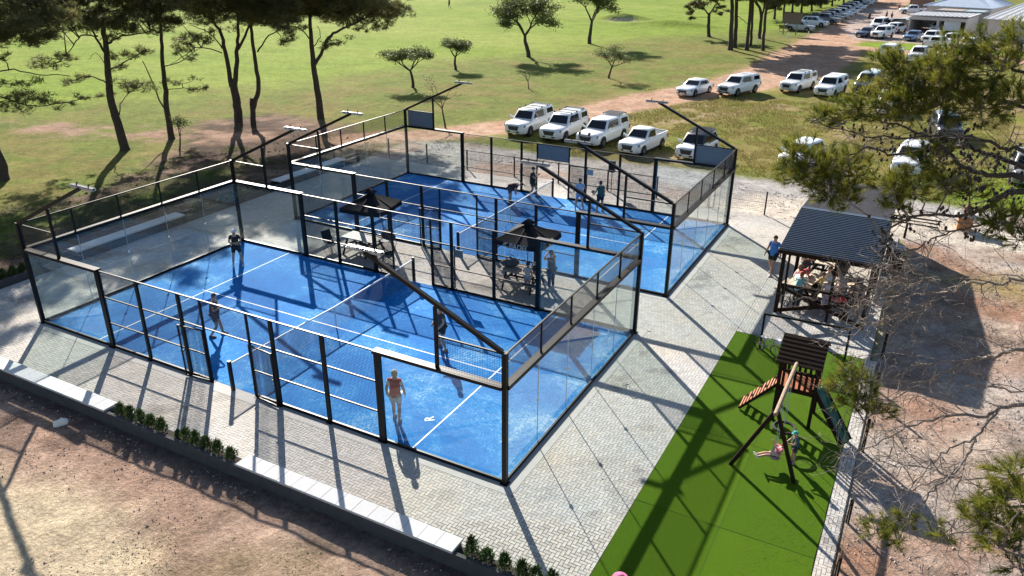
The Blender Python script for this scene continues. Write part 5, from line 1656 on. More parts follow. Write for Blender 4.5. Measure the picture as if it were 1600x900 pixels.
# ---------------------------------------------------------------- vehicles
def lerp(a, b, t): return a + (b - a) * t
def car(kind, col, label, loc, rz, group=None, rack=False, bar=False, roofcol=None, metal=.0, pname=None):
    """front of the vehicle points along +x"""
    P = dict(
        canopy=dict(L=5.3, W=1.86, bon=1.10, belt=1.16, roof=1.80, cab=(1.20, .55, -.95, -1.05), bed=True, cover=True, gc=.27, wr=.38, wb=(1.62, -1.55), nose=.96),
        pickup=dict(L=5.2, W=1.82, bon=1.05, belt=1.12, roof=1.76, cab=(1.20, .52, -.90, -1.02), bed=True, cover=False, gc=.26, wr=.37, wb=(1.58, -1.52), nose=.93),
        half=dict(L=4.7, W=1.72, bon=.98, belt=1.04, roof=1.62, cab=(1.05, .35, -.50, -.62), bed=True, cover=False, gc=.2, wr=.32, wb=(1.45, -1.35), nose=.84),
        suv=dict(L=4.6, W=1.84, bon=1.02, belt=1.08, roof=1.70, cab=(1.05, .30, -1.75, -2.18), bed=False, cover=False, gc=.22, wr=.36, wb=(1.38, -1.36), nose=.90),
        hatch=dict(L=4.05, W=1.76, bon=.98, belt=1.03, roof=1.63, cab=(1.0, .35, -1.50, -1.92), bed=False, cover=False, gc=.2, wr=.33, wb=(1.25, -1.25), nose=.88),
        sedan=dict(L=4.6, W=1.82, bon=.86, belt=.93, roof=1.42, cab=(.85, .05, -1.15, -1.80), bed=False, cover=False, gc=.15, wr=.33, wb=(1.40, -1.38), nose=.70),
        van=dict(L=4.9, W=1.90, bon=1.12, belt=1.15, roof=1.92, cab=(1.75, .95, -2.25, -2.40), bed=False, cover=False, gc=.2, wr=.34, wb=(1.55, -1.45), nose=.85))[kind]
    t = thing('parked_' + {'canopy': 'pickup', 'pickup': 'pickup', 'half': 'pickup', 'suv': 'car', 'hatch': 'car', 'sedan': 'car', 'van': 'van'}[kind], label, {'canopy': 'pickup', 'pickup': 'pickup', 'half': 'pickup', 'van': 'van'}.get(kind, 'car'), loc, rz, group)
    pm = paint(pname or 'paint_%d_%d_%d' % tuple(int(99 * c) for c in col), col, metal)
    L, W, gc = P['L'], P['W'] / 2, P['gc']
    xb0, xt0, xt1, xb1 = P['cab']
    xf, xr = L / 2, -L / 2
    bon, belt, nose = P['bon'], P['belt'], P['nose']
    tail = belt - .02
    # lower body: rings along the length, rounded in plan and section
    st = []
    for x, wv, zt, zb in ((xf, .62, nose - .10, gc + .16), (xf - .05, .76, nose, gc + .08), (xf - .16, .90, nose + .06, gc + .04), (xf - .42, .98, lerp(nose, bon, .6) + .03, gc), (xf - .9, 1, bon - .01, gc), (xb0 + .02, 1, bon + .04, gc), (xb0 - .5, 1, belt, gc), (0, 1, belt, gc), (xb1, 1, belt, gc), (xr + .5, .985, tail, gc + .02), (xr + .14, .95, tail - .01, gc + .06), (xr + .02, .88, tail - .06, gc + .14), (xr, .80, tail - .14, gc + .22)):
        if x < xr + .6 and x > xb1 + .0: pass
        w_ = W * wv
        st.append((x, w_, zt, zb))
    st.sort(key=lambda q: -q[0])
    rings = []
    for x, w_, zt, zb in st:
        h = zt - zb
        half = [(w_ * .80, zb), (w_ * .95, zb + h * .10), (w_, zb + h * .42), (w_ * .99, zb + h * .68), (w_ * .955, zt - h * .10), (w_ * .87, zt - .012), (w_ * .45, zt + .012)]
        rings.append([(x, y, z) for y, z in half] + [(x, -y, z) for y, z in reversed(half)])
    MB().loft(rings).build('body', pm, t, True)
    # cab with tapered pillars
    def cabin(b0, t0, t1, b1, zb, zr, wb, wt_, name, mcol):
        rg = []
        for f, x0, x1, w_, z in ((0, b0, b1, wb, zb), (.85, lerp(b0, t0, .9), lerp(b1, t1, .9), lerp(wb, wt_, .88), lerp(zb, zr, .90)), (1, t0 - .06, t1 + .05, wt_ * .93, zr - .012), (1, t0 - .22, t1 + .16, wt_ * .74, zr + .012)):
            rg.append([(x0, w_ * .90, z), (x0 - .10, w_, z), (x1 + .08, w_, z), (x1, w_ * .92, z), (x1, -w_ * .92, z), (x1 + .08, -w_, z), (x0 - .10, -w_, z), (x0, -w_ * .90, z)])
        return MB().loft(rg).build(name, mcol, t, True)
    wb_, wt_ = W * .93, W * .76
    zr = P['roof']
    rc = paint('roof_paint_%d' % int(roofcol[0] * 99), roofcol) if roofcol else pm
    cabin(xb0, xt0, xt1, xb1, belt - .06, zr, wb_, wt_, 'cab', rc)
    def wq(pts, name, nudge):
        o = Vector(nudge)
        p = [Vector(q) + o for q in pts]
        c0 = sum(p, Vector()) / len(p)
        mb = MB()
        k = len(p)
        v = p + [q - o * 2.2 for q in p]
        mb.add(v, [tuple(range(k)), tuple(range(2 * k - 1, k - 1, -1))] + [(i, (i + 1) % k, k + (i + 1) % k, k + i) for i in range(k)])
        return mb.build(name, M_CARGLASS, t)
    def yw(z): return lerp(wb_, wt_, (z - belt + .06) / (zr - belt + .06))
    def xfr(z): return lerp(xb0, xt0, (z - belt + .06) / (zr - belt + .06))
    def xre(z): return lerp(xb1, xt1, (z - belt + .06) / (zr - belt + .06))
    z0, z1 = belt + .045, zr - .11
    wq([(xfr(z0), yw(z0) * .84, z0), (xfr(z0), -yw(z0) * .84, z0), (xfr(z1), -yw(z1) * .82, z1), (xfr(z1), yw(z1) * .82, z1)], 'windscreen', (.016, 0, .008))
    wq([(xre(z0), yw(z0) * .80, z0 + .06), (xre(z0), -yw(z0) * .80, z0 + .06), (xre(z1), -yw(z1) * .78, z1), (xre(z1), yw(z1) * .78, z1)], 'rear_window', (-.016, 0, .006))
    xa, xz = xb0 - .16, xb1 + .13
    cuts = [0, .44, .47, .94] if kind in ('canopy', 'pickup') else ([0, .92] if kind == 'half' else ([0, .36, .39, .70, .73, .96] if kind in ('suv', 'van', 'hatch') else [0, .47, .50, .93]))
    for s in (-1, 1):
        for a, b in zip(cuts[::2], cuts[1::2]):
            def px_(f, z):
                lo = lerp(xfr(z) - .13, xre(z) + .12, f)
                return lo
            wq([(px_(a, z0), s * yw(z0), z0), (px_(b, z0), s * yw(z0), z0), (px_(b, z1), s * yw(z1), z1), (px_(a, z1), s * yw(z1), z1)], 'side_window', (0, s * .014, .004))
    zc = zr
    if P['bed']:
        if P['cover']:
            b0, b1 = xb1 - .04, xr + .12
            rg = []
            for z, x0, x1, w_ in ((belt - .05, b0, b1, W * .95), (lerp(belt, zr, .85), b0 - .02, b1 + .20, W * .84), (zr - .0, b0 - .08, b1 + .34, W * .76), (zr + .02, b0 - .2, b1 + .5, W * .6)):
                rg.append([(x0, w_, z), (x1, w_, z), (x1, -w_, z), (x0, -w_, z)])
            cv = MB().loft(rg).build('canopy', rc, t, True)
            for s in (-1, 1):
                za, zb_ = belt + .12, zr - .16
                wq([(b0 - .14, s * W * .915, za), (b1 + .26, s * W * .915, za), (b1 + .34, s * W * .855, zb_), (b0 - .16, s * W * .855, zb_)], 'side_window', (0, s * .02, .004))
            wq([(b1 + .04, .6, belt + .1), (b1 + .04, -.6, belt + .1), (b1 + .17, -.55, zr - .18), (b1 + .17, .55, zr - .18)], 'rear_window', (-.03, 0, .01))
        else:
            MB().box((xr + .14, -W * .80, belt - .015), (xb1 - .12, W * .80, belt + .012)).build('load_bed', M_PLASTIC, t)
            for s in (-1, 1): MB().box((xr + .12, s * W * .90 - .05, belt - .02), (xb1 - .06, s * W * .90 + .05, belt + .05)).build('bed_side', pm, t)
            MB().box((xr + .04, -W * .88, belt - .03), (xr + .12, W * .88, belt + .05)).build('tailgate', pm, t)
    # wheels with rim, dark arch round each
    for x in P['wb']:
        for s in (-1, 1):
            r = P['wr']
            ar = MB()
            n = 14
            arcpts = [(x + (r + .07) * math.cos(R(a)), (r + .03) + (r + .07) * math.sin(R(a))) for a in [-18 + q * 216 / n for q in range(n + 1)]]
            v = [(px_, s * (W * .985), pz_) for px_, pz_ in arcpts] + [(px_, s * (W * 1.008), pz_) for px_, pz_ in arcpts]
            ar.add(v + [(x, s * W * .985, r), (x, s * W * 1.008, r)], [(i, i + 1, n + 2 + i, n + 1 + i) for i in range(n)] + [(n + 1 + i, n + 2 + i, 2 * n + 3) for i in range(n)] + [(i + 1, i, 2 * n + 2) for i in range(n)])
            ar.build('wheel_arch', M_PLASTIC, t)
            wh = MB().lathe([(r * .62, -.11), (r * .93, -.11), (r, -.06), (r, .06), (r * .93, .11), (r * .62, .11)], 18, None, (0, 0, 0), 'y').build('wheel', M_TYRE, t, True, (x, s * (W - .085), r))
            rm = MB()
            rm.lathe([(r * .60, .085 * s), (r * .60, .118 * s)], 16, M_PLASTIC, (0, 0, 0), 'y')
            for q in range(6):
                a = q * math.pi / 3
                rm.bar((r * .1 * math.cos(a), s * .124, r * .1 * math.sin(a)), (r * .56 * math.cos(a), s * .124, r * .56 * math.sin(a)), r * .17, .016, M_RIM, (0, 1, 0))
            rm.lathe([(r * .16, .10 * s), (r * .13, .138 * s)], 8, M_RIM, (0, 0, 0), 'y')
            rm.build('rim', None, wh)
    # front: grille, lower grille, lights, plate
    zn = nose
    MB().hexa([(xf - .05, -W * .40, zn - .36), (xf - .05, W * .40, zn - .36), (xf - .10, W * .50, zn - .05), (xf - .10, -W * .50, zn - .05)], [(xf + .03, -W * .38, zn - .36), (xf + .03, W * .38, zn - .36), (xf - .005, W * .50, zn - .05), (xf - .005, -W * .50, zn - .05)]).build('grille', M_PLASTIC, t)
    MB().hexa([(xf - .06, -W * .62, gc + .14), (xf - .06, W * .62, gc + .14), (xf - .06, W * .62, gc + .27), (xf - .06, -W * .62, gc + .27)], [(xf + .012, -W * .52, gc + .16), (xf + .012, W * .52, gc + .16), (xf + .012, W * .52, gc + .26), (xf + .012, -W * .52, gc + .26)]).build('lower_grille', M_PLASTIC, t)
    for s in (-1, 1):
        a, b = W * .56 * s, W * .93 * s
        MB().hexa([(xf - .16, a, zn - .14), (xf - .42, b, zn - .10), (xf - .42, b, zn + .03), (xf - .17, a, zn - .02)], [(xf - .005, a, zn - .18), (xf - .17, b * 1.02, zn - .13), (xf - .22, b * 1.02, zn + .02), (xf - .03, a, zn - .03)]).build('headlight', M_LENS, t)
        MB().box((xr - .004, s * W * .86 - .09, tail - .42), (xr + .14, s * W * .86 + .09, tail - .12)).build('tail_light', M_REDLENS, t)
        MB().hexa([(xb0 - .16, s * W * .93, belt + .03), (xb0 - .16, s * (W + .20), belt + .06), (xb0 - .05, s * (W + .19), belt + .06), (xb0 - .02, s * W * .93, belt + .03)], [(xb0 - .18, s * W * .93, belt + .10), (xb0 - .17, s * (W + .20), belt + .22), (xb0 - .06, s * (W + .19), belt + .22), (xb0 - .03, s * W * .93, belt + .10)]).build('mirror', pm, t)
        MB().box((-.95, s * W * .90 - .03, gc - .02), (1.0, s * W * .90 + .03, gc + .06)).build('sill', M_PLASTIC, t)
    MB().box((xf + .016, -.25, gc + .17), (xf + .03, .25, gc + .28)).build('number_plate', M_PLATE, t)
    MB().box((xr - .02, -.25, tail - .52), (xr + .02, .25, tail - .40)).build('number_plate', M_PLATE, t)
    MB().box((xr - .035, -W * .82, gc + .14), (xr + .1, W * .82, gc + .30)).build('rear_bumper', M_PLASTIC if kind in ('canopy', 'pickup', 'half') else pm, t)
    if rack:
        rk = MB()
        if rack == 'bars':
            for x in (xt0 - .25, xt1 + .35, xt1 - .6, xr + .8):
                rk.box((x - .03, -W * .80, zc + .07), (x + .03, W * .80, zc + .11))
                for s in (-1, 1): rk.box((x - .04, s * W * .76 - .04, zc - .02), (x + .04, s * W * .76 + .04, zc + .09))
        else:
            x0, x1 = (xr + .35, xb1 - .15) if P['cover'] else (xt1 + .1, xt0 - .3)
            for s in (-1, 1): rk.box((x0, s * W * .72 - .02, zc + .08), (x1, s * W * .72 + .02, zc + .12))
            n = 9
            for i in range(n):
                x = lerp(x0, x1, i / (n - 1))
                rk.box((x - .035, -W * .71, zc + .085), (x + .035, W * .71, zc + .11))
            for x in (x0, x1):
                for s in (-1, 1): rk.box((x - .02, s * W * .7 - .02, zc - .03), (x + .02, s * W * .7 + .02, zc + .09))
        rk.build('roof_rack', M_PLASTIC, t)
    if bar:
        bb = MB()
        bb.tube([(xf + .14, -W * .8, gc + .20), (xf + .20, -W * .45, gc + .22), (xf + .20, W * .45, gc + .22), (xf + .14, W * .8, gc + .20)], .035, 8)
        bb.tube([(xf + .16, -W * .42, gc + .2), (xf + .14, -W * .42, zn + .10), (xf + .14, W * .42, zn + .10), (xf + .16, W * .42, gc + .2)], .03, 8)
        for s in (-1, 1): bb.bar((xf + .16, s * W * .42, gc + .25), (xf - .1, s * W * .42, gc + .2), .05, .08)
        if bar == 'lamps':
            for s in (-1, 1): bb.lathe([(.13, -.05), (.14, 0), (.10, .04)], 12, None, (xf + .1, s * .38, zn + .18), 'y')
        bb.build('bull_bar', M_STEEL if bar == 'steel' else M_PLASTIC, t)
    return t
WH, SV, GR, DK, BL, NV = (.74, .75, .76), (.45, .47, .49), (.16, .17, .18), (.02, .021, .024), (.10, .17, .30), (.03, .045, .10)
def front(x, y, h, L, dx=0, sgn=1):
    """centre of a vehicle whose near front wheel stands at x, y"""
    return (x, y)
def place(fx, fy, hdeg, back, side):
    """from the ground point under the front wheel on the vehicle's left to its centre"""
    a = R(hdeg)
    d = (math.cos(a), math.sin(a)); l = (-math.sin(a), math.cos(a))
    return (fx - d[0] * back - l[0] * side, fy - d[1] * back - l[1] * side)
def park(kind, fx, fy, h, label, col=WH, grp='white pickups and cars parked behind the far court', **kw):
    back, side = dict(canopy=(1.62, .85), pickup=(1.58, .83), half=(1.45, .78), suv=(1.38, .84), hatch=(1.25, .8), sedan=(1.4, .83), van=(1.55, .87))[kind]
    x, y = place(fx, fy, h, back, side)
    return car(kind, col, label, (x, y, gz(x, y) + .0), R(h), grp, **kw)
park('canopy', 1.94, 36.84, -91, 'white canopied pickup nearest the dirt track, leftmost of the front row', rack='bars')
park('canopy', 4.99, 36.57, -91, 'white canopied pickup with black roof bars, second in the front row', rack='bars')
park('canopy', 8.05, 36.30, -96, 'white pickup with round spotlamps and dark canopy rack, third in the front row', rack='tray', bar='lamps')
park('half', 11.34, 35.55, -98, 'small white open-bed pickup, fourth in the front row')
car('hatch', WH, 'white hatchback with a dark roof beside the right grey board, last in the front row', (14.6, 37.3, gz(14.6, 37.3)), R(-96), 'white pickups and cars parked behind the far court', roofcol=(.03, .03, .035), rack='tray')
G2 = 'vehicles parked along the dirt track'
park('sedan', 8.14, 59.14, -103, 'silver-white low saloon parked right of the dirt track', (.62, .64, .67), G2)
park('canopy', 11.65, 61.17, -108, 'white canopied pickup with black bumper beside the silver saloon', WH, G2, bar=True)
park('canopy', 16.44, 66.31, -104, 'white canopied pickup with a steel bull bar, left of a similar pair', WH, G2, bar='steel', rack='bars')
park('canopy', 19.83, 65.32, -99, 'white canopied pickup with a white bumper, right of a similar pair', WH, G2)
car('van', NV, 'dark blue van with a pale roof half behind the pine needles', (22.3, 71.2, gz(22, 71)), R(-100), G2, roofcol=(.42, .50, .58))
car('suv', WH, 'white car almost hidden by pine needles below the dark blue van', (24.9, 60.5, gz(25, 60)), R(-85), G2)
car('hatch', WH, 'white car behind the pine branch left of the shelter roof end', (21.3, 38.3, gz(21, 38)), R(-105), G2)
car('suv', WH, 'white car with its windscreen showing between pine clumps above the pale gravel', (27.7, 40.6, gz(27, 40)), R(-95), G2)
car('suv', GR, 'grey car just visible through bare twigs at the right edge', (34.2, 41.5, gz(34, 41)), R(-90), G2)
car('suv', DK, 'dark car in shade behind thick pine branches right of the hidden white car', (29.5, 52.5, gz(29, 52)), R(-80), G2)
G3 = 'vehicles on the grass island and the yard'
car('canopy', WH, 'white canopied pickup seen from behind with bicycles behind it', (22.3, 99.0, gz(22, 99)), R(78), G3)
car('pickup', WH, 'white double-cab pickup with a dark roll bar and spare wheel on the far grass', (25.5, 98.2, gz(25, 98)), R(-98), G3, bar=True)
car('suv', (.6, .6, .6), 'pale car half behind pine tips right of the pickup with the roll bar', (28.4, 99.6, gz(28, 99)), R(-95), G3)
car('pickup', WH, 'white double-cab pickup showing its tailgate on the far grass', (27.3, 113.0, gz(27, 113)), R(62), G3)
car('pickup', WH, 'white pickup nose-on behind the one showing its tailgate', (28.9, 118.4, gz(28, 118)), R(-110), G3)
car('hatch', WH, 'small white car partly behind the tailgate pickup', (26.1, 121.3, gz(26, 121)), R(-108), G3)
car('suv', WH, 'white four-wheel-drive at the pine tips below the pale house', (30.9, 113.2, gz(31, 113)), R(-108), G3)
car('sedan', BL, 'blue-grey saloon alone in front of the dark garage opening', (23.6, 122.6, gz(23, 122)), R(-104), G3, metal=.4)
car('sedan', NV, 'dark blue saloon at the corner of the far grass island', (16.9, 124.3, gz(17, 124)), R(-112), G3, metal=.3)
car('canopy', WH, 'white canopied pickup beside the dark blue saloon on the island', (19.2, 123.7, gz(19, 123)), R(-108), G3)
car('van', WH, 'white van behind the dark blue saloon', (17.6, 137.4, gz(17, 137)), R(-100), G3)
car('suv', DK, 'black car between the white van and the small white cars', (19.6, 139.0, gz(19, 139)), R(-150), G3)
car('hatch', WH, 'small white hatchback seen from behind left of the garage', (20.6, 133.6, gz(20, 133)), R(70), G3)
car('sedan', SV, 'silver saloon nearest the left garage wall', (21.0, 142.5, gz(21, 142)), R(-140), G3)
car('sedan', SV, 'second silver saloon just behind the one at the left garage wall', (20.9, 146.5, gz(21, 146)), R(-140), G3)
car('pickup', WH, 'white pickup parked side-on at the top beside the brown building corner', (20.6, 176.5, gz(20, 176)), R(-165), G3)
car('half', WH, 'small white work truck inside the right garage bay', (26.4, 138.3, gz(26, 138)), R(-100), G3)
G4 = 'cars parked in a row under the far pines'
row = [('suv', SV, 6.3, 127.4, 'silver four-wheel-drive side-on, nearest of the car row under the pines'), ('suv', WH, 7.2, 136.5, 'white estate car side-on, second of the car row under the pines'),
       ('canopy', GR, 8.0, 143.5, 'dark canopied pickup, third of the car row under the pines'), ('suv', GR, 8.2, 149.5, 'grey car, fourth of the car row under the pines'),
       ('suv', SV, 8.5, 155.5, 'silver car, fifth of the car row under the pines'), ('hatch', WH, 8.9, 161.5, 'white hatchback, sixth of the car row under the pines'),
       ('suv', WH, 8.9, 168.5, 'white car, seventh of the car row under the pines'), ('suv', SV, 8.9, 175.5, 'silver car, eighth of the car row under the pines'),
       ('suv', WH, 8.9, 183, 'white car, ninth of the car row under the pines'), ('hatch', GR, 9.0, 190.5, 'grey car, tenth of the car row under the pines'), ('suv', WH, 9.0, 198, 'white car, eleventh of the car row at the very top'), ('suv', SV, 9.0, 206, 'silver car, last of the car row at the very top')]
for k, cl, x, y, lb in row:
    car(k, cl, lb, (x, y, gz(x, y)), R(-8 if y < 140 else -14), G4)
bicycle((21.2, 95.9, gz(21, 96)), R(15), 1.0, paint('grey_bike2', (.3, .3, .32)), 'bicycle leaning behind the white canopied pickup on the far grass', .3)
bicycle((22.0, 95.3, gz(22, 95)), R(-5), 1.0, paint('grey_bike2', (.3, .3, .32)), 'second bicycle behind the white canopied pickup, nearer the camera', .35)
t = thing('trailer', 'low grey trailer behind the pickup with the roll bar', 'trailer', (24.4, 94.9, gz(24, 95)), R(-60))
tb = MB().box((-1.2, -.7, .45), (1.2, .7, .52))
for s in (-.7, .66): tb.box((-1.2, s, .52), (1.2, s + .04, .8))
tb.build('bed', M_LAMP, t)
MB().bar((1.2, 0, .48), (2.2, 0, .48), .08, .08).build('drawbar', M_BLACK, t)
for s in (-.8, .8): MB().lathe([(.3, -.08), (.32, 0), (.3, .08)], 16, None, (0, s, .32), 'y').build('wheel', M_TYRE, t)
t = thing('trailer', 'white box trailer standing inside the right garage bay', 'trailer', (28.5, 137.4, gz(28, 137)), R(0))
MB().box((-1.15, -1.6, .5), (1.15, 1.2, 2.1)).build('body', cloth((.62, .68, .74)), t)
for x in (-1.16, 1.16):
    for y in (-1.6, 1.2): MB().box((x - .03, y - .03, .45), (x + .03, y + .03, 2.12)).build('corner_rail', M_STEEL, t)
for s in (-1.05, 1.05): MB().lathe([(.3, -.08), (.32, 0), (.3, .08)], 16, None, (0, 0, 0), 'y').build('wheel', M_TYRE, t, False, (s, -.2, .32)).rotation_euler = (0, 0, R(90))

# ---------------------------------------------------------------- buildings at the top right
def win(par, a, b, z0, z1, n, fr=M_TAPE):
    """window between ground points a and b on a wall whose outward side is n"""
    a, b, n = Vector((*a, 0)), Vector((*b, 0)), Vector((*n, 0))
    w = MB()
    for p, q in (((a, z0), (b, z0)), ((a, z1), (b, z1))): w.bar(p[0] + Vector((0, 0, p[1])) + n * .04, q[0] + Vector((0, 0, q[1])) + n * .04, .08, .08)
    for p in (a, b, (a + b) / 2): w.bar(p + Vector((0, 0, z0)) + n * .04, p + Vector((0, 0, z1)) + n * .04, .07, .07)
    f = w.build('window', fr, par)
    MB().add([a + Vector((0, 0, z0)) + n * .02, b + Vector((0, 0, z0)) + n * .02, b + Vector((0, 0, z1)) + n * .02, a + Vector((0, 0, z1)) + n * .02, a + Vector((0, 0, z0)) - n * .03, b + Vector((0, 0, z0)) - n * .03, b + Vector((0, 0, z1)) - n * .03, a + Vector((0, 0, z1)) - n * .03], [(0, 1, 2, 3), (7, 6, 5, 4), (0, 4, 5, 1), (1, 5, 6, 2), (2, 6, 7, 3), (3, 7, 4, 0)]).build('pane', M_WINDOW, f)
g = thing('garage', 'pale flat-roofed double garage with one dark open bay', 'garage', (0, 0, 0))
A, B_ = Vector((22.0, 136.6, 0)), Vector((30.55, 134.9, 0))
u = (B_ - A).normalized(); v_ = Vector((-u.y, u.x, 0))
if v_.y < 0: v_ = -v_
def gp(a, b, z): return A + u * a + v_ * b + Vector((0, 0, z))
Lg = (B_ - A).length
def gbox(a0, a1, b0, b1, z0, z1): 
    return [gp(a0, b0, z0), gp(a1, b0, z0), gp(a1, b1, z0), gp(a0, b1, z0)], [gp(a0, b0, z1), gp(a1, b0, z1), gp(a1, b1, z1), gp(a0, b1, z1)]
DG = 8.5
for nm, q in (('wall', (0, .22, 0, DG, 0, 2.25)), ('wall', (Lg - .22, Lg, 0, DG, 0, 2.45)), ('wall', (.22, Lg - .22, DG - .22, DG, 0, 2.3)), ('pier', (Lg * .49, Lg * .49 + .35, 0, 4.2, 0, 2.2)), ('fascia', (.22, Lg - .22, .01, .22, 1.9, 2.42))):
    MB().hexa(*gbox(*q)).build(nm, M_HOUSE, g)
MB().hexa([gp(-.25, -.25, 2.46), gp(Lg + .25, -.25, 2.62), gp(Lg + .25, DG + .2, 2.62), gp(-.25, DG + .2, 2.46)], [gp(-.25, -.25, 2.60), gp(Lg + .25, -.25, 2.76), gp(Lg + .25, DG + .2, 2.76), gp(-.25, DG + .2, 2.60)]).build('roof', M_HROOF, g)
for i in range(14):
    a = -.2 + i * (Lg + .4) / 14
    MB().hexa(*gbox(a, a + .05, -.2, DG + .1, 2.605 + .16 * i / 14, 2.66 + .16 * i / 14)).build('roof_seam', M_HROOF, g)
def house(name, label, pts, h, roofm, ridge, over=.6, wins=(), wallm=M_HOUSE):
    t = thing(name, label, 'house', (0, 0, 0))
    n = len(pts)
    for i in range(n):
        a, b = Vector((*pts[i], 0)), Vector((*pts[(i + 1) % n], 0))
        d = (b - a).normalized()
        nn = Vector((d.y, -d.x, 0))
        MB().hexa([a, b, b - nn * .25, a - nn * .25], [a + Vector((0, 0, h)), b + Vector((0, 0, h)), b - nn * .25 + Vector((0, 0, h)), a - nn * .25 + Vector((0, 0, h))]).build('wall', wallm, t)
        for (wi, f0, f1, z0, z1) in wins:
            if wi == i: win(t, (a.lerp(b, f0).x, a.lerp(b, f0).y), (a.lerp(b, f1).x, a.lerp(b, f1).y), z0, z1, (nn.x, nn.y))
    c = sum((Vector((*p, 0)) for p in pts), Vector()) / n
    ev = [Vector((*p, h)) + (Vector((*p, 0)) - c).normalized() * over for p in pts]
    r0, r1 = Vector(ridge[0]), Vector(ridge[1])
    def slope(poly):
        nrm = (poly[1] - poly[0]).cross(poly[2] - poly[0]).normalized()
        if nrm.z < 0: nrm = -nrm
        k = len(poly)
        MB().add(poly + [p - Vector((0, 0, .15)) for p in poly], [tuple(range(k)), tuple(range(2 * k - 1, k - 1, -1))] + [(i, (i + 1) % k, k + (i + 1) % k, k + i) for i in range(k)]).build('roof_slope', roofm, t)
        # raised seams down the slope
        L = (poly[1] - poly[0]).length
        top0, top1 = poly[-1], poly[2]
        sm = MB()
        for i in range(1, max(2, int(L / 1.1))):
            f = i / max(2, int(L / 1.1))
            sm.bar(poly[0].lerp(poly[1], f) + nrm * .02, top0.lerp(top1, f) + nrm * .02, .05, .05)
        sm.build('roof_seam', roofm, t)
    slope([ev[0], ev[1], r1, r0]); slope([ev[2], ev[3], r0, r1]); slope([ev[1], ev[2], r1]); slope([ev[3], ev[0], r0])
    sm = MB()
    sm.bar(r0, r1, .25, .12)
    for p, q in ((ev[0], r0), (ev[3], r0), (ev[1], r1), (ev[2], r1)): sm.bar(p, q, .2, .1)
    sm.build('ridge_cap', roofm, t)
    return t
house('house', 'large pale house with a grey hipped roof behind the pine at the right edge', [(33.2, 130.0), (47, 124.0), (52, 136), (37.5, 142.0)], 3.0, M_HROOF, ((38.8, 135.4, 5.6), (46.6, 132.0, 5.6)), .7, ((3, .3, .5, .9, 2.1), (0, .2, .3, 1.0, 2.2)))
house('house', 'long house with a blue-grey roof behind the garage', [(23.8, 156.0), (34, 153.5), (37.5, 168), (27.5, 170.5)], 3.0, M_BLUEROOF, ((30.0, 158.5, 5.0), (31.8, 166.0, 5.0)), .9, ((0, .15, .3, 1.0, 2.2), (0, .6, .75, 1.0, 2.2), (3, .4, .55, .9, 2.1)))
house('house', 'pale grey-roofed house behind the hipped house at the top right', [(38, 150), (54, 146), (58, 160), (42, 165)], 3.2, M_HROOF, ((43.5, 157.5, 6.2), (52.5, 155, 6.2)), .8)
w = thing('yard_wall', 'low flat-topped yard building with dark edging between garage and houses', 'outbuilding', (0, 0, 0))
A2 = Vector((25.4, 146.5, 0))
def hb(nm, a, b, z0, z1, m):
    MB().hexa([A2 + u * a[0] + v_ * a[1] + Vector((0, 0, z0)), A2 + u * b[0] + v_ * a[1] + Vector((0, 0, z0)), A2 + u * b[0] + v_ * b[1] + Vector((0, 0, z0)), A2 + u * a[0] + v_ * b[1] + Vector((0, 0, z0))],
              [A2 + u * a[0] + v_ * a[1] + Vector((0, 0, z1)), A2 + u * b[0] + v_ * a[1] + Vector((0, 0, z1)), A2 + u * b[0] + v_ * b[1] + Vector((0, 0, z1)), A2 + u * a[0] + v_ * b[1] + Vector((0, 0, z1))]).build(nm, m, w)
hb('wall', (0, 0), (7.6, 5.2), 0, 2.7, mat('dull_wall', (.26, .25, .25), rough=.9))
hb('roof', (-.2, -.2), (7.8, 5.4), 2.7, 2.82, mat('dark_roof_edge', (.07, .09, .13), rough=.8))
hb('roof_panel', (.25, .25), (4.2, 4.9), 2.82, 2.86, mat('brown_roof_panel', (.26, .21, .18), rough=.9))
hb('roof_panel', (4.5, .25), (7.4, 4.9), 2.82, 2.86, mat('teal_roof_panel', (.22, .30, .34), rough=.8))
bw = MB().hexa([(19.4, 187, 0), (23.5, 186, 0), (24.2, 189, 0), (20, 190, 0)], [(19.4, 187, 2.6), (23.5, 186, 2.6), (24.2, 189, 2.6), (20, 190, 2.6)]).build('brick_hut', mat('brown_brick', (.20, .13, .10), rough=.95, noise=.3, nscale=4))
tag(bw, 'brown brick hut at the top behind the white pickup', 'hut')
# notice board and bench by the car row
t = thing('notice_board', 'large blank brown notice board on two posts at the start of the car row', 'sign', (0, 0, 0))
for x in (4.95, 6.9): MB().box((-.07, -.07, 0), (.07, .07, 3.4)).build('post', mat('grey_post', (.2, .2, .2), rough=.8), t, loc=(x, 119.9, 0))
bd = MB().box((4.7, 119.75, 1.75), (7.5, 119.82, 3.35)).build('board', mat('brown_board', (.17, .135, .125), rough=.7, noise=.1, nscale=2), t)
MB().box((4.65, 119.74, 3.35), (7.55, 119.84, 3.45)).build('board_frame', M_BROWN, t)
t = thing('park_bench', 'dark bench on the grass left of the notice board', 'bench', (4.0, 125.5, gz(4, 125.5)), R(10))
for q in range(4): MB().box((-.8, -.28 + q * .14, .42), (.8, -.16 + q * .14, .46)).build('plank', M_BROWN, t)
for q in range(3): MB().box((-.8, .28, .55 + q * .14), (.8, .31, .66 + q * .14)).build('plank', M_BROWN, t)
for x in (-.65, .6): MB().box((x, -.25, 0), (x + .06, .28, .42)).box((x, .28, 0), (x + .06, .34, .95)).build('leg', M_BROWN, t)
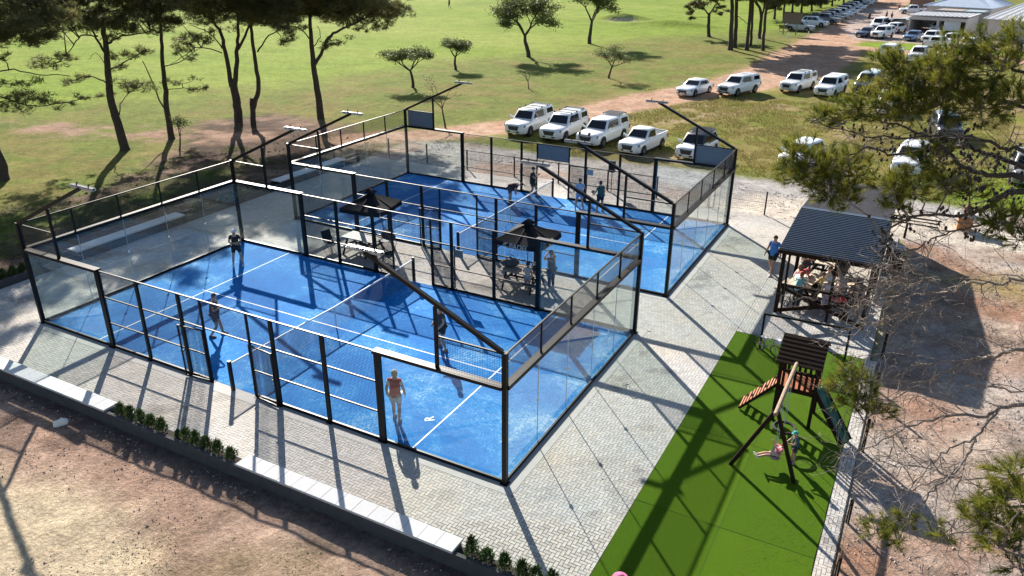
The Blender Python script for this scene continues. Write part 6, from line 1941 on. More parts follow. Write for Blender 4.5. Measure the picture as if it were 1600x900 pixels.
for i, (x, y) in enumerate(((3.8, 106.5), (6.4, 116.5), (9.0, 118.5), (1.6, 100.0))):
    o = MB().tube([(0, 0, -.1), (0, 0, .9)], .07, 8).build('white_bollard', M_TAPE, loc=(x, y, gz(x, y)))
    tag(o, ['pale short post in tree shade nearest the trunk group', 'pale short post just below the notice board', 'pale short post right of the notice board', 'pale short post nearest the camera at the shaded grass edge'][i], 'bollard', 'pale posts by the car row')
# ---------------------------------------------------------------- trees
BR=[
 ([ (31.23,-4.08,10.72),(29.37,-4.55,10.79),(29.14,-4.49,10.66),(29.03,-4.50,10.51),(28.81,-4.33,10.33),(28.39,-4.12,10.23),(28.09,-4.03,9.97),(27.99,-3.94,9.77) ],0.075,0.012),
 ([ (31.23,-4.08,10.72),(29.33,-4.49,10.94),(28.99,-4.33,10.89),(28.72,-4.21,10.92),(28.38,-3.92,11.11),(28.13,-3.77,11.19),(27.79,-3.55,11.24),(27.37,-3.50,11.29) ],0.07,0.012),
 ([ (31.18,-3.98,10.98),(29.35,-3.97,10.97),(28.97,-3.89,11.04),(28.73,-3.75,11.08),(28.49,-3.67,11.01),(27.86,-3.59,10.83),(27.57,-3.48,10.88),(27.23,-3.52,10.66),(26.87,-3.54,10.52) ],0.06,0.01),
 ([ (31.12,-3.88,11.24),(29.27,-4.38,11.24),(29.09,-4.37,11.20),(28.78,-4.24,11.28),(28.36,-4.12,11.23),(27.88,-3.94,11.11),(27.35,-3.84,11.13),(26.85,-3.82,11.21) ],0.05,0.008),
 ([ (29.41,-4.63,10.59),(29.08,-4.44,10.32),(28.78,-4.23,10.09),(28.56,-4.17,9.94),(28.39,-4.21,9.79),(28.13,-4.18,9.64),(27.78,-4.16,9.31),(27.42,-4.23,9.07) ],0.025,0.005),
 ([ (31.01,-3.68,11.76),(29.20,-3.83,11.65),(28.79,-3.65,11.69),(28.36,-3.62,11.73),(27.92,-3.61,11.73),(27.61,-3.52,11.73) ],0.05,0.01),
 ([ (30.92,-3.53,12.15),(29.11,-3.80,12.05),(28.83,-3.66,12.12),(28.43,-3.53,12.08),(28.09,-3.53,11.94) ],0.045,0.01),
 ([ (29.43,-4.94,10.45),(29.26,-4.88,10.48),(29.11,-4.85,10.46) ],0.02,0.006),
 ([ (31.61,-4.77,8.97),(29.79,-4.76,8.94),(29.54,-4.64,8.71),(29.36,-4.56,8.58),(29.24,-4.56,8.45),(29.01,-4.55,8.23),(28.92,-4.43,8.06),(28.36,-4.24,7.80),(28.00,-4.16,7.60) ],0.06,0.006),
 ([ (29.36,-4.56,8.58),(28.87,-4.55,8.37),(28.64,-4.39,8.18),(28.63,-4.38,7.98) ],0.025,0.006),
 ([ (31.43,-4.44,9.82),(29.62,-4.46,9.72),(29.45,-4.36,9.59),(29.07,-4.26,9.47),(28.94,-4.17,9.28),(28.70,-4.00,9.14),(28.46,-3.85,8.96),(28.24,-3.72,8.71),(27.97,-3.65,8.40),(27.63,-3.72,8.14) ],0.04,0.005),
 ([ (28.88,-4.14,9.18),(28.70,-4.06,9.02),(28.58,-3.99,8.81),(28.37,-3.93,8.66),(27.92,-3.84,8.32) ],0.015,0.004),
 ([ (31.67,-4.87,8.72),(29.87,-5.05,8.54),(29.45,-4.97,8.41),(28.99,-4.80,8.24) ],0.025,0.006),
 ([ (31.69,-4.92,8.59),(29.89,-5.22,8.43),(29.72,-5.22,8.35),(29.56,-5.17,8.14),(29.19,-5.08,7.97),(28.79,-5.07,7.67),(28.65,-5.10,7.52),(28.32,-5.08,7.17),(28.05,-5.00,6.88) ],0.055,0.005),
 ([ (29.65,-5.20,8.23),(29.46,-5.53,8.02),(29.23,-5.63,7.83),(29.09,-5.78,7.67),(28.90,-5.92,7.35) ],0.03,0.006),
 ([ (29.46,-5.53,8.02),(29.41,-5.75,7.89),(29.31,-5.99,7.75),(29.14,-6.18,7.56),(28.98,-6.29,7.27),(28.66,-6.50,6.95) ],0.03,0.006),
 ([ (31.58,-5.86,8.32),(29.67,-6.21,7.93),(29.30,-6.11,7.78),(29.06,-6.01,7.73),(28.70,-5.92,7.57),(28.26,-5.94,7.26) ],0.022,0.004),
 ([ (29.73,-7.16,8.68),(29.47,-7.20,8.40),(29.41,-7.20,8.20),(29.31,-7.22,8.02),(29.16,-7.26,7.86) ],0.02,0.005),
 ([ (31.23,-7.13,8.64),(29.73,-7.58,8.59),(29.55,-7.61,8.47),(29.40,-7.65,8.32) ],0.03,0.006),
 ([ (31.32,-7.29,8.22),(29.79,-7.95,8.30),(29.58,-7.92,8.33),(29.46,-7.84,8.37) ],0.025,0.006),
 ([ (29.30,-6.11,7.78),(29.01,-6.14,7.54),(28.83,-6.17,7.44),(28.32,-6.07,7.42) ],0.012,0.004),
 ([ (28.36,-4.24,7.80),(28.04,-4.15,7.82),(27.83,-4.16,7.55) ],0.01,0.004),
 ([ (28.37,-4.33,9.32),(28.14,-4.24,9.26),(27.86,-4.14,9.02),(27.57,-4.10,8.92) ],0.01,0.004),
 ([ (28.78,-4.09,9.37),(28.62,-3.96,9.32),(28.48,-3.77,9.10),(28.31,-3.69,8.94) ],0.01,0.004),
 ([ (28.54,-4.09,9.63),(28.33,-3.99,9.57),(28.19,-3.77,9.40),(28.04,-3.70,9.21) ],0.01,0.004),
 ([ (28.69,-4.28,9.10),(28.48,-4.27,8.85),(28.29,-4.08,8.69),(28.01,-4.05,8.55) ],0.01,0.004),
 ([ (28.76,-4.09,9.40),(28.56,-3.98,9.33),(28.33,-3.80,9.19),(28.14,-3.73,9.04) ],0.01,0.004),
 ([ (28.67,-4.29,9.10),(28.53,-4.19,8.94),(28.44,-4.04,8.61),(28.33,-3.97,8.37) ],0.01,0.004),
 ([ (28.59,-4.11,9.53),(28.38,-4.01,9.47),(28.26,-3.82,9.23),(28.04,-3.78,9.04) ],0.01,0.004),
 ([ (28.42,-4.19,9.57),(28.21,-4.09,9.48),(27.97,-3.91,9.35),(27.74,-3.86,9.21) ],0.01,0.004),
 ([ (28.78,-4.24,9.07),(28.56,-4.19,8.92),(28.36,-4.02,8.73),(28.11,-4.01,8.52) ],0.01,0.004),
 ([ (28.53,-4.13,9.57),(28.26,-4.15,9.31),(28.05,-3.99,9.11),(27.77,-3.99,8.92) ],0.01,0.004),
 ([ (28.60,-4.23,9.29),(28.45,-4.13,9.16),(28.25,-3.97,8.94),(27.99,-3.92,8.82) ],0.01,0.004),
 ([ (28.78,-4.11,9.34),(28.55,-4.00,9.29),(28.27,-3.83,9.20),(28.03,-3.69,9.24) ],0.01,0.004),
 ([ (28.58,-4.20,9.38),(28.41,-4.10,9.24),(28.13,-3.91,9.18),(27.96,-3.84,9.01) ],0.01,0.004),
 ([ (28.94,-4.17,9.28),(28.55,-3.97,9.35),(28.22,-3.65,9.36),(28.00,-3.60,9.20) ],0.012,0.004),
 ([ (28.70,-4.00,9.14),(28.35,-3.81,9.16),(28.13,-3.66,8.95),(27.92,-3.65,8.70) ],0.012,0.004),
 ([ (28.46,-3.85,8.96),(28.18,-3.65,8.91),(28.02,-3.64,8.62) ],0.01,0.004),
 ([ (29.24,-4.56,8.45),(28.84,-4.43,8.39),(28.39,-4.14,8.22),(27.92,-4.03,7.94) ],0.012,0.004),
 ([ (29.19,-5.08,7.97),(28.86,-4.85,8.03),(28.59,-4.75,7.79),(28.20,-4.55,7.61) ],0.012,0.004),
 ([ (29.09,-5.78,7.67),(28.70,-5.57,7.52),(28.36,-5.51,7.26),(27.94,-5.24,7.25) ],0.01,0.004),
 ([ (29.01,-4.55,8.23),(28.71,-4.60,7.94),(28.39,-4.61,7.54),(28.23,-4.58,7.27) ],0.012,0.004),
]
FC=[ (28.13,-3.47,11.77,0.49),(27.73,-3.30,11.80,0.42),(28.47,-3.60,11.89,0.48),(28.85,-3.71,12.01,0.43),(28.97,-3.70,12.39,0.27),(28.66,-3.55,12.29,0.24),(28.28,-3.47,12.10,0.32),(27.97,-3.69,11.51,0.33),(27.69,-3.59,11.50,0.29),(27.74,-3.33,11.97,0.22),(27.36,-3.58,11.39,0.30),(27.15,-3.64,11.25,0.26),(28.33,-3.73,11.55,0.40),(28.75,-3.87,11.57,0.39),(29.06,-3.89,11.68,0.31),(26.94,-3.63,11.25,0.12),(26.84,-3.53,10.56,0.42),(27.12,-3.56,10.45,0.47),(27.42,-3.59,10.56,0.35),(26.64,-3.60,10.64,0.22),(26.69,-3.71,10.37,0.16),(27.24,-3.72,10.25,0.28),(27.44,-3.77,10.18,0.18),(27.97,-3.93,10.54,0.25),(28.20,-3.97,10.46,0.32),(28.26,-3.88,10.83,0.21),(28.43,-3.88,10.89,0.20),(28.59,-3.92,10.63,0.26),(28.85,-4.17,10.61,0.21),(28.07,-3.91,10.23,0.14),(29.26,-4.88,10.48,0.23),(29.40,-5.00,10.35,0.17),(29.12,-4.84,10.48,0.15),(27.83,-4.25,7.60,0.22),(27.98,-4.23,7.74,0.26),(28.20,-4.34,7.54,0.25),(28.38,-4.53,7.45,0.21),(28.10,-4.45,7.42,0.18),(29.61,-7.32,8.74,0.20),(29.67,-7.59,8.65,0.24),(29.54,-7.59,8.52,0.20),(29.49,-7.62,8.29,0.16),(29.38,-7.56,8.26,0.11),(29.58,-7.92,8.33,0.14),(29.74,-7.79,8.41,0.17),(29.77,-8.01,8.20,0.12),(28.65,-6.49,6.98,0.14),(28.87,-6.50,6.97,0.14),(28.93,-6.38,7.16,0.08),(29.16,-7.30,7.78,0.08) ]
LP=[
((-20.99,19.42),[([(0.01,0.00,-0.18),(-0.14,-0.07,1.88),(-0.25,-0.13,3.62),(-0.02,-0.01,5.74),(0.10,0.05,7.39),(0.21,0.11,8.99),(0.46,0.25,10.94),(0.56,0.30,12.45)],0.34,0.08),([(0.06,0.03,6.36),(-0.38,-0.20,7.46),(-0.65,-0.35,8.39),(-1.18,-0.63,9.45)],0.1,0.03),([(-0.27,-0.14,7.63),(-1.28,-0.68,7.62),(-1.91,-1.02,6.88),(-2.66,-1.42,6.14)],0.06,0.02),([(-0.31,-0.17,4.56),(-1.22,-0.65,5.02),(-2.49,-1.33,4.72)],0.06,0.02),([(0.28,0.15,7.18),(1.14,0.61,7.60),(2.88,1.54,7.97)],0.09,0.03),([(0.03,0.02,5.41),(1.25,0.67,6.08),(2.42,1.29,6.75)],0.06,0.02),([(0.07,0.04,2.41),(0.29,0.15,3.20),(0.88,0.47,3.93)],0.05,0.02),([(-0.13,-0.07,5.74),(-0.54,-0.29,6.57),(-1.08,-0.57,6.15)],0.03,0.01)],[(-3.14,-1.68,5.85,0.90),(-3.24,-2.30,5.79,0.58),(-2.39,-1.28,6.35,0.40),(-2.83,-0.95,4.60,0.58),(-1.80,-0.96,4.98,0.40),(0.80,0.43,4.57,0.90),(1.09,0.92,4.01,0.63),(-0.51,-0.27,3.71,0.40),(1.04,1.13,6.31,0.81),(2.40,1.29,6.67,0.49),(0.59,0.31,5.54,0.49),(0.15,-1.49,9.53,0.75),(-1.19,-1.86,12.15,0.85),(-2.34,0.22,10.14,0.98),(-3.74,-0.65,8.62,0.77),(0.97,-1.88,10.26,0.83),(-0.23,1.40,8.21,0.92),(4.38,-1.32,8.96,0.80),(-2.26,-1.84,8.77,0.81),(3.40,0.35,10.34,1.13),(-1.21,1.34,8.79,0.76),(0.52,2.58,9.17,0.90),(-1.40,-2.39,10.68,1.24),(-2.60,0.03,11.93,0.76),(1.00,-3.01,11.51,1.02),(-1.01,1.05,11.87,1.07),(-2.20,-1.86,10.78,1.13),(-3.31,-1.65,10.21,1.11),(4.38,-0.54,10.19,1.24),(-0.64,-3.00,9.22,0.97),(0.84,2.24,10.99,1.16),(2.69,0.24,9.94,1.16),(-5.33,0.84,8.35,0.98),(-2.44,2.26,9.66,0.82),(0.89,-1.61,10.16,0.97),(1.19,1.56,10.04,0.75),(-0.58,-1.45,10.33,1.23),(-0.75,3.01,9.67,0.76),(2.60,-1.49,8.45,0.85),(0.42,2.25,9.42,0.79),(3.11,-1.32,8.78,1.14),(-1.19,-2.65,12.43,0.77),(-0.45,2.47,10.10,1.05),(-5.70,0.68,11.20,1.07),(2.00,-1.05,12.48,1.18),(-0.07,1.92,10.81,1.22),(2.60,-1.62,12.02,0.79),(-4.29,-0.60,12.01,0.87),(-2.70,2.27,12.41,0.79),(-1.37,1.20,11.61,0.89),(-4.71,0.24,9.87,1.28),(-4.23,0.35,10.28,1.09),(-2.01,-1.18,12.43,0.79),(-3.01,2.27,9.89,0.92),(-1.46,1.17,10.83,1.05),(1.57,-0.19,11.44,0.79),(3.31,-1.67,11.74,1.16),(-3.12,-0.56,8.97,0.86),(2.16,-2.29,8.80,0.89),(-2.00,2.36,8.97,1.24),(-6.22,0.24,11.40,1.09),(1.34,1.84,10.10,1.25),(-1.44,-0.38,10.43,1.08)]),
((-20.88,23.28),[([(0.01,0.01,-0.19),(0.01,0.00,1.65),(0.13,0.07,3.49),(0.25,0.13,5.29),(0.44,0.24,7.03),(0.63,0.34,8.74),(1.15,0.62,12.02)],0.26,0.06),([(-0.08,-0.04,1.88),(-0.53,-0.29,3.94),(-0.99,-0.53,5.59)],0.06,0.03),([(0.18,0.10,3.58),(1.06,0.57,3.73),(2.26,1.21,3.60)],0.04,0.015),([(0.31,0.17,5.20),(1.33,0.71,5.51),(2.22,1.19,6.18),(2.87,1.53,6.53)],0.04,0.015)],[(1.31,0.70,4.04,0.66),(2.18,1.16,3.60,0.57),(1.26,0.67,6.39,0.66),(2.12,1.13,6.83,0.76),(2.33,2.38,6.94,0.66),(1.24,0.15,12.39,1.11),(-0.13,0.88,11.02,0.91),(-0.04,0.21,11.33,1.15),(-2.46,0.95,10.13,0.90),(4.65,-0.85,10.51,1.28),(3.49,-1.34,12.27,1.04),(1.61,-2.26,10.04,0.92),(1.57,-1.53,11.06,1.06),(2.03,0.19,10.43,1.08),(0.76,2.00,9.88,0.89),(3.58,0.66,10.39,1.30),(-0.52,1.92,10.54,1.04),(3.10,-1.66,8.54,1.10),(2.84,-2.23,9.01,1.03),(-2.77,2.26,12.13,1.36),(3.86,-0.56,10.01,1.23),(2.67,-2.18,10.38,1.00),(3.79,0.63,10.65,1.08),(-1.54,1.05,10.73,1.27),(2.01,-0.75,12.46,1.25),(2.11,0.23,12.40,1.17),(0.53,0.69,10.67,1.00),(5.55,-0.67,12.10,0.97),(2.13,0.48,9.66,0.92),(-0.99,2.50,9.42,0.89),(0.72,2.36,11.88,1.29),(-0.46,3.08,9.96,0.92),(-1.17,2.66,10.87,0.95),(-1.52,1.78,10.00,1.14),(1.57,0.75,11.74,1.13),(2.70,-1.04,9.58,0.94),(-1.42,0.27,11.26,0.80),(1.48,-0.93,11.73,0.85),(-0.52,0.12,11.24,1.06),(3.42,-0.30,8.30,0.82),(3.25,-0.51,11.86,1.29),(4.40,-1.37,9.86,1.25)]),
((-20.82,29.73),[([(0.01,0.00,-0.31),(0.07,0.04,1.28),(0.04,0.02,2.54),(0.04,0.02,3.23)],0.36,0.28),([(-0.11,-0.06,2.79),(-0.21,-0.11,5.47),(-0.33,-0.18,6.90),(-0.86,-0.46,7.83),(-2.02,-1.08,8.74)],0.2,0.06),([(0.09,0.05,2.94),(0.58,0.31,5.48),(0.90,0.48,7.37),(1.54,0.82,11.91)],0.22,0.06),([(0.69,0.37,5.67),(1.46,0.78,7.00),(2.08,1.11,7.85),(2.73,1.46,9.00)],0.12,0.05),([(-0.40,-0.21,5.71),(-1.20,-0.64,6.89),(-2.43,-1.30,7.45)],0.06,0.02),([(-0.44,-0.24,5.37),(-2.00,-1.07,5.84),(-2.97,-1.59,5.21),(-4.29,-2.29,4.38)],0.05,0.015)],[(-2.78,-1.49,6.50,0.67),(-1.42,-0.76,6.89,0.72),(-2.56,-1.37,4.98,0.52),(0.44,0.32,9.27,1.05),(3.98,-0.20,8.59,0.95),(-2.07,-1.45,10.48,0.89),(0.84,1.17,11.19,1.29),(-2.07,-1.78,9.96,1.03),(0.83,-2.28,9.49,1.14),(1.93,-1.18,9.08,1.06),(-1.58,0.53,8.12,1.47),(4.66,-0.75,8.87,1.10),(2.67,-0.76,10.06,1.09),(0.92,-1.16,10.42,1.03),(1.04,-1.16,8.69,1.23),(0.69,-2.00,10.51,0.99),(1.38,-0.36,12.07,1.17),(0.41,1.72,9.01,1.30),(-0.95,0.07,9.42,1.08),(0.74,-1.65,10.54,0.91),(2.48,2.52,11.40,1.30),(3.96,-1.32,10.48,1.24),(0.25,-3.04,11.62,0.96),(-4.51,1.18,9.78,0.98),(2.63,-0.47,10.12,1.31),(2.79,1.33,8.70,1.32),(0.05,3.31,8.92,1.28),(2.81,-0.91,10.91,1.21),(-4.34,1.43,8.95,1.35),(2.44,1.22,10.03,0.92),(2.95,1.22,8.95,1.17),(-3.37,1.31,11.56,0.91),(3.75,-1.57,11.89,1.12),(-1.45,-0.94,9.17,1.27),(-0.76,-0.92,9.54,1.46),(-4.58,1.20,12.10,0.92),(1.67,-1.01,8.81,0.97),(3.57,-1.55,8.66,1.08),(4.36,-0.38,11.25,1.33),(2.04,-0.03,8.74,1.32),(2.28,0.58,11.84,1.06),(1.18,3.01,11.71,1.41),(4.52,0.36,10.90,0.99),(2.11,0.99,8.11,1.30),(1.13,-2.63,8.90,1.41),(-0.54,-1.76,8.79,1.39),(1.30,-2.51,10.65,1.20),(3.71,-0.15,10.17,1.35),(0.65,3.91,8.88,1.08),(3.69,-1.55,8.91,0.90),(3.68,-0.76,11.18,1.19),(5.34,-0.52,10.37,1.38),(0.73,-0.04,12.16,1.41),(0.44,-3.13,12.14,1.20),(-2.00,-0.41,10.46,1.18)]),
((-19.18,29.83),[([(-0.02,-0.01,-0.20),(0.04,0.02,1.17),(0.62,0.33,2.67),(0.66,0.35,4.62),(0.62,0.33,6.51),(0.75,0.40,8.36),(1.16,0.62,11.93)],0.24,0.08),([(-0.15,-0.08,-0.15),(0.06,0.03,2.07)],0.16,0.13),([(0.86,0.46,5.57),(1.77,0.94,6.76),(3.13,1.67,7.46)],0.07,0.03)],[(2.59,1.39,6.43,0.66),(3.27,1.75,6.77,0.61),(3.04,3.33,9.89,1.46),(5.69,-0.88,11.59,1.46),(3.02,-0.79,10.57,1.34),(3.02,2.39,7.85,0.96),(-1.87,2.62,10.55,0.89),(-0.01,2.90,7.84,1.34),(3.06,-1.00,12.16,1.23),(1.09,4.05,10.47,1.18),(2.39,1.64,11.96,0.96),(1.61,2.05,9.47,1.10),(3.55,-0.65,9.74,1.33),(3.14,-0.28,10.25,1.28),(3.19,0.62,9.66,1.41),(4.61,-0.06,11.66,1.16),(4.37,1.68,10.53,1.37),(3.57,2.48,10.61,1.06),(5.55,-0.33,8.73,1.22),(0.85,3.58,11.26,1.31),(2.15,1.47,9.68,0.90),(-0.53,1.84,9.52,1.08),(0.77,0.53,11.95,1.28),(0.87,2.93,8.40,1.16),(3.97,-0.67,8.38,1.27),(3.25,-0.73,8.63,1.07),(2.62,0.90,10.69,1.24),(-0.60,2.87,10.45,1.12),(2.97,3.44,9.52,0.91),(5.09,-0.78,8.89,1.07),(1.47,3.12,11.85,1.32),(-0.51,3.24,7.82,0.97),(-0.38,3.61,8.71,1.32)]),
((-15.95,33.94),[([(0.07,0.04,-0.26),(0.02,0.01,1.82),(-0.09,-0.05,4.34),(-0.09,-0.05,6.31),(-0.01,-0.01,8.22),(0.32,0.17,11.90)],0.32,0.08),([(0.00,0.00,4.35),(0.96,0.51,6.07),(1.68,0.90,6.80),(2.84,1.52,7.38),(4.21,2.25,8.15)],0.16,0.05),([(-0.15,-0.08,6.21),(-0.74,-0.40,7.03),(-2.02,-1.08,7.50)],0.06,0.02),([(-0.11,-0.06,5.58),(0.54,0.29,6.41),(0.39,0.21,7.27)],0.05,0.02)],[(2.08,1.11,6.08,0.74),(1.15,0.62,5.73,0.53),(3.70,1.98,7.05,0.53),(4.82,2.58,7.21,0.47),(5.11,2.73,8.49,1.05),(6.00,3.21,8.82,0.84),(6.41,3.43,8.17,0.47),(3.37,2.94,8.26,1.26),(-2.76,1.85,8.27,1.02),(1.26,0.82,9.25,1.37),(-1.12,1.30,10.39,0.94),(2.17,-0.63,10.63,1.44),(0.50,0.90,10.14,1.28),(3.38,-0.15,10.35,1.07),(-1.96,2.64,10.45,0.99),(6.19,0.97,10.59,0.90),(2.54,1.97,8.75,0.90),(-4.71,1.34,9.31,1.29),(-2.47,2.04,8.48,1.44),(-1.71,-1.72,9.69,1.51),(3.85,1.94,9.47,1.37),(-0.66,-2.33,10.82,0.96),(4.61,2.99,9.20,1.40),(0.51,3.55,8.48,1.47),(5.99,-0.49,10.89,1.11),(3.18,-0.77,8.89,0.92),(1.23,-0.51,10.36,1.39),(0.49,3.75,9.43,1.25),(5.48,1.71,10.76,1.42),(-3.77,1.64,9.72,1.21),(2.48,-1.76,11.07,1.43),(1.47,0.36,8.60,1.21),(4.17,1.53,10.99,1.25),(6.34,0.93,8.90,0.92),(1.72,-0.19,9.07,1.10),(2.78,4.65,8.07,1.14),(-0.46,1.03,10.72,1.22),(3.17,3.75,8.11,1.37),(0.84,4.22,8.79,1.37),(1.95,-1.17,10.85,1.04),(0.61,-0.07,8.71,0.92),(4.97,0.61,10.36,0.93),(-0.18,-2.51,8.83,0.99),(1.90,4.31,8.49,1.26),(-0.95,-2.07,8.33,1.25),(5.58,-0.13,9.32,1.51),(3.26,-0.31,9.77,1.30),(-4.01,0.97,9.27,1.12),(1.05,0.78,9.81,1.29),(6.08,0.96,8.92,1.20),(-0.09,3.87,8.63,1.36),(0.28,-1.29,9.86,1.15),(1.59,-1.01,9.74,1.23),(-0.29,-1.60,10.20,0.97),(2.49,1.82,9.27,1.52),(1.25,1.59,9.12,1.34),(0.82,2.64,9.16,1.11),(4.24,-1.13,10.29,1.04),(2.56,-2.12,11.08,0.99),(-1.48,1.39,9.91,1.26),(1.41,2.58,10.49,1.45),(2.96,-1.05,9.33,1.21),(3.86,-0.46,8.36,1.37),(-2.73,0.52,8.18,1.46),(4.83,0.14,10.71,1.40),(-2.78,1.25,9.70,0.89),(-2.46,0.83,8.74,1.25),(2.12,1.11,8.25,1.13),(-1.24,1.71,8.73,1.08),(0.34,-2.79,10.45,1.16)]),
((-20.73,10.75),[([(0.06,0.03,-0.20),(0.11,0.06,1.19),(-0.03,-0.01,2.36),(0.00,0.00,5.00),(0.14,0.08,8.22),(0.83,0.44,12.23)],0.36,0.1),([(0.05,0.03,5.18),(1.28,0.68,4.82),(2.85,1.52,4.46),(4.56,2.44,4.73)],0.06,0.02),([(0.11,0.06,6.09),(2.00,1.07,6.54),(3.24,1.73,6.26),(4.85,2.59,6.20)],0.05,0.02),([(0.14,0.08,8.22),(1.82,0.97,8.57),(3.81,2.04,8.93)],0.09,0.03)],[(1.49,0.79,5.01,1.01),(2.23,1.19,4.65,0.94),(3.42,1.83,4.84,0.58),(4.23,2.26,4.73,0.47),(4.98,2.66,4.85,0.31),(0.29,1.29,5.57,0.62),(2.78,1.49,8.58,1.09),(3.65,1.95,8.17,0.86),(1.78,0.95,8.40,0.97),(4.13,2.21,8.93,0.94),(1.66,0.89,7.18,0.39),(7.33,0.28,11.54,1.30),(-1.05,-1.21,10.40,1.13),(-1.83,0.89,10.16,1.08),(-2.28,2.67,10.22,1.20),(1.36,3.30,10.98,1.33),(-4.04,-0.29,9.76,1.29),(-0.53,3.35,10.40,0.89),(-2.83,2.41,11.69,1.24),(-2.34,0.47,9.97,1.17),(5.16,1.98,11.36,0.97),(-0.64,3.54,9.63,1.06),(4.06,-1.14,11.36,1.23),(1.85,-0.72,9.82,1.27),(-2.76,0.39,10.75,1.01),(-1.70,0.00,11.34,1.31),(5.82,0.58,9.14,1.31),(0.38,2.12,10.75,1.06),(2.01,2.68,9.96,0.90),(-0.88,-1.23,11.91,1.36),(-2.62,-0.22,9.96,0.91),(3.15,-1.76,12.52,1.38),(-1.03,2.19,11.24,1.20),(0.39,1.88,10.32,0.89),(0.53,-1.18,10.84,0.84),(4.71,1.47,10.60,1.14),(3.35,2.29,11.59,0.89),(-2.86,0.72,9.52,0.92),(1.22,1.99,12.45,1.15),(4.17,2.21,9.67,1.26),(-2.78,-1.09,9.47,0.83),(1.53,1.41,12.19,0.86),(0.34,1.24,11.46,0.84),(0.54,-1.29,12.59,0.98),(0.12,-0.72,12.37,1.27),(-3.28,1.04,10.50,0.97),(2.07,-0.05,10.34,1.39),(-4.92,1.19,8.54,1.16),(3.67,2.86,9.92,0.83),(2.05,-1.28,12.19,1.03),(4.50,0.47,9.24,0.83),(1.80,-1.04,12.13,1.38),(-2.20,1.86,12.37,0.96),(7.45,0.48,10.39,0.99),(3.81,2.42,12.05,0.98),(-0.77,-0.54,9.41,1.11),(7.12,-0.01,9.47,0.96),(5.51,-0.25,11.73,0.83),(-0.79,1.52,12.12,0.94),(-1.86,2.42,12.12,0.94),(-3.87,-0.64,10.09,1.20),(0.47,1.42,9.57,1.30),(-3.92,0.61,9.68,0.99),(2.38,0.97,12.31,1.35),(3.06,3.66,12.45,0.88),(-1.38,-1.38,10.94,1.30),(0.29,-1.53,9.54,0.88),(-3.87,1.18,10.71,1.01),(2.33,2.13,9.91,0.90),(5.08,0.80,9.28,1.21),(0.97,-1.03,10.31,1.24),(1.21,2.10,10.66,1.30),(1.44,4.33,12.11,1.31),(2.83,0.82,12.62,0.84),(-0.91,1.54,10.73,1.22),(4.41,1.51,11.38,1.18),(3.59,1.03,10.56,1.17),(4.54,-0.52,9.56,1.20),(-0.46,-1.72,10.14,1.03)]),
]
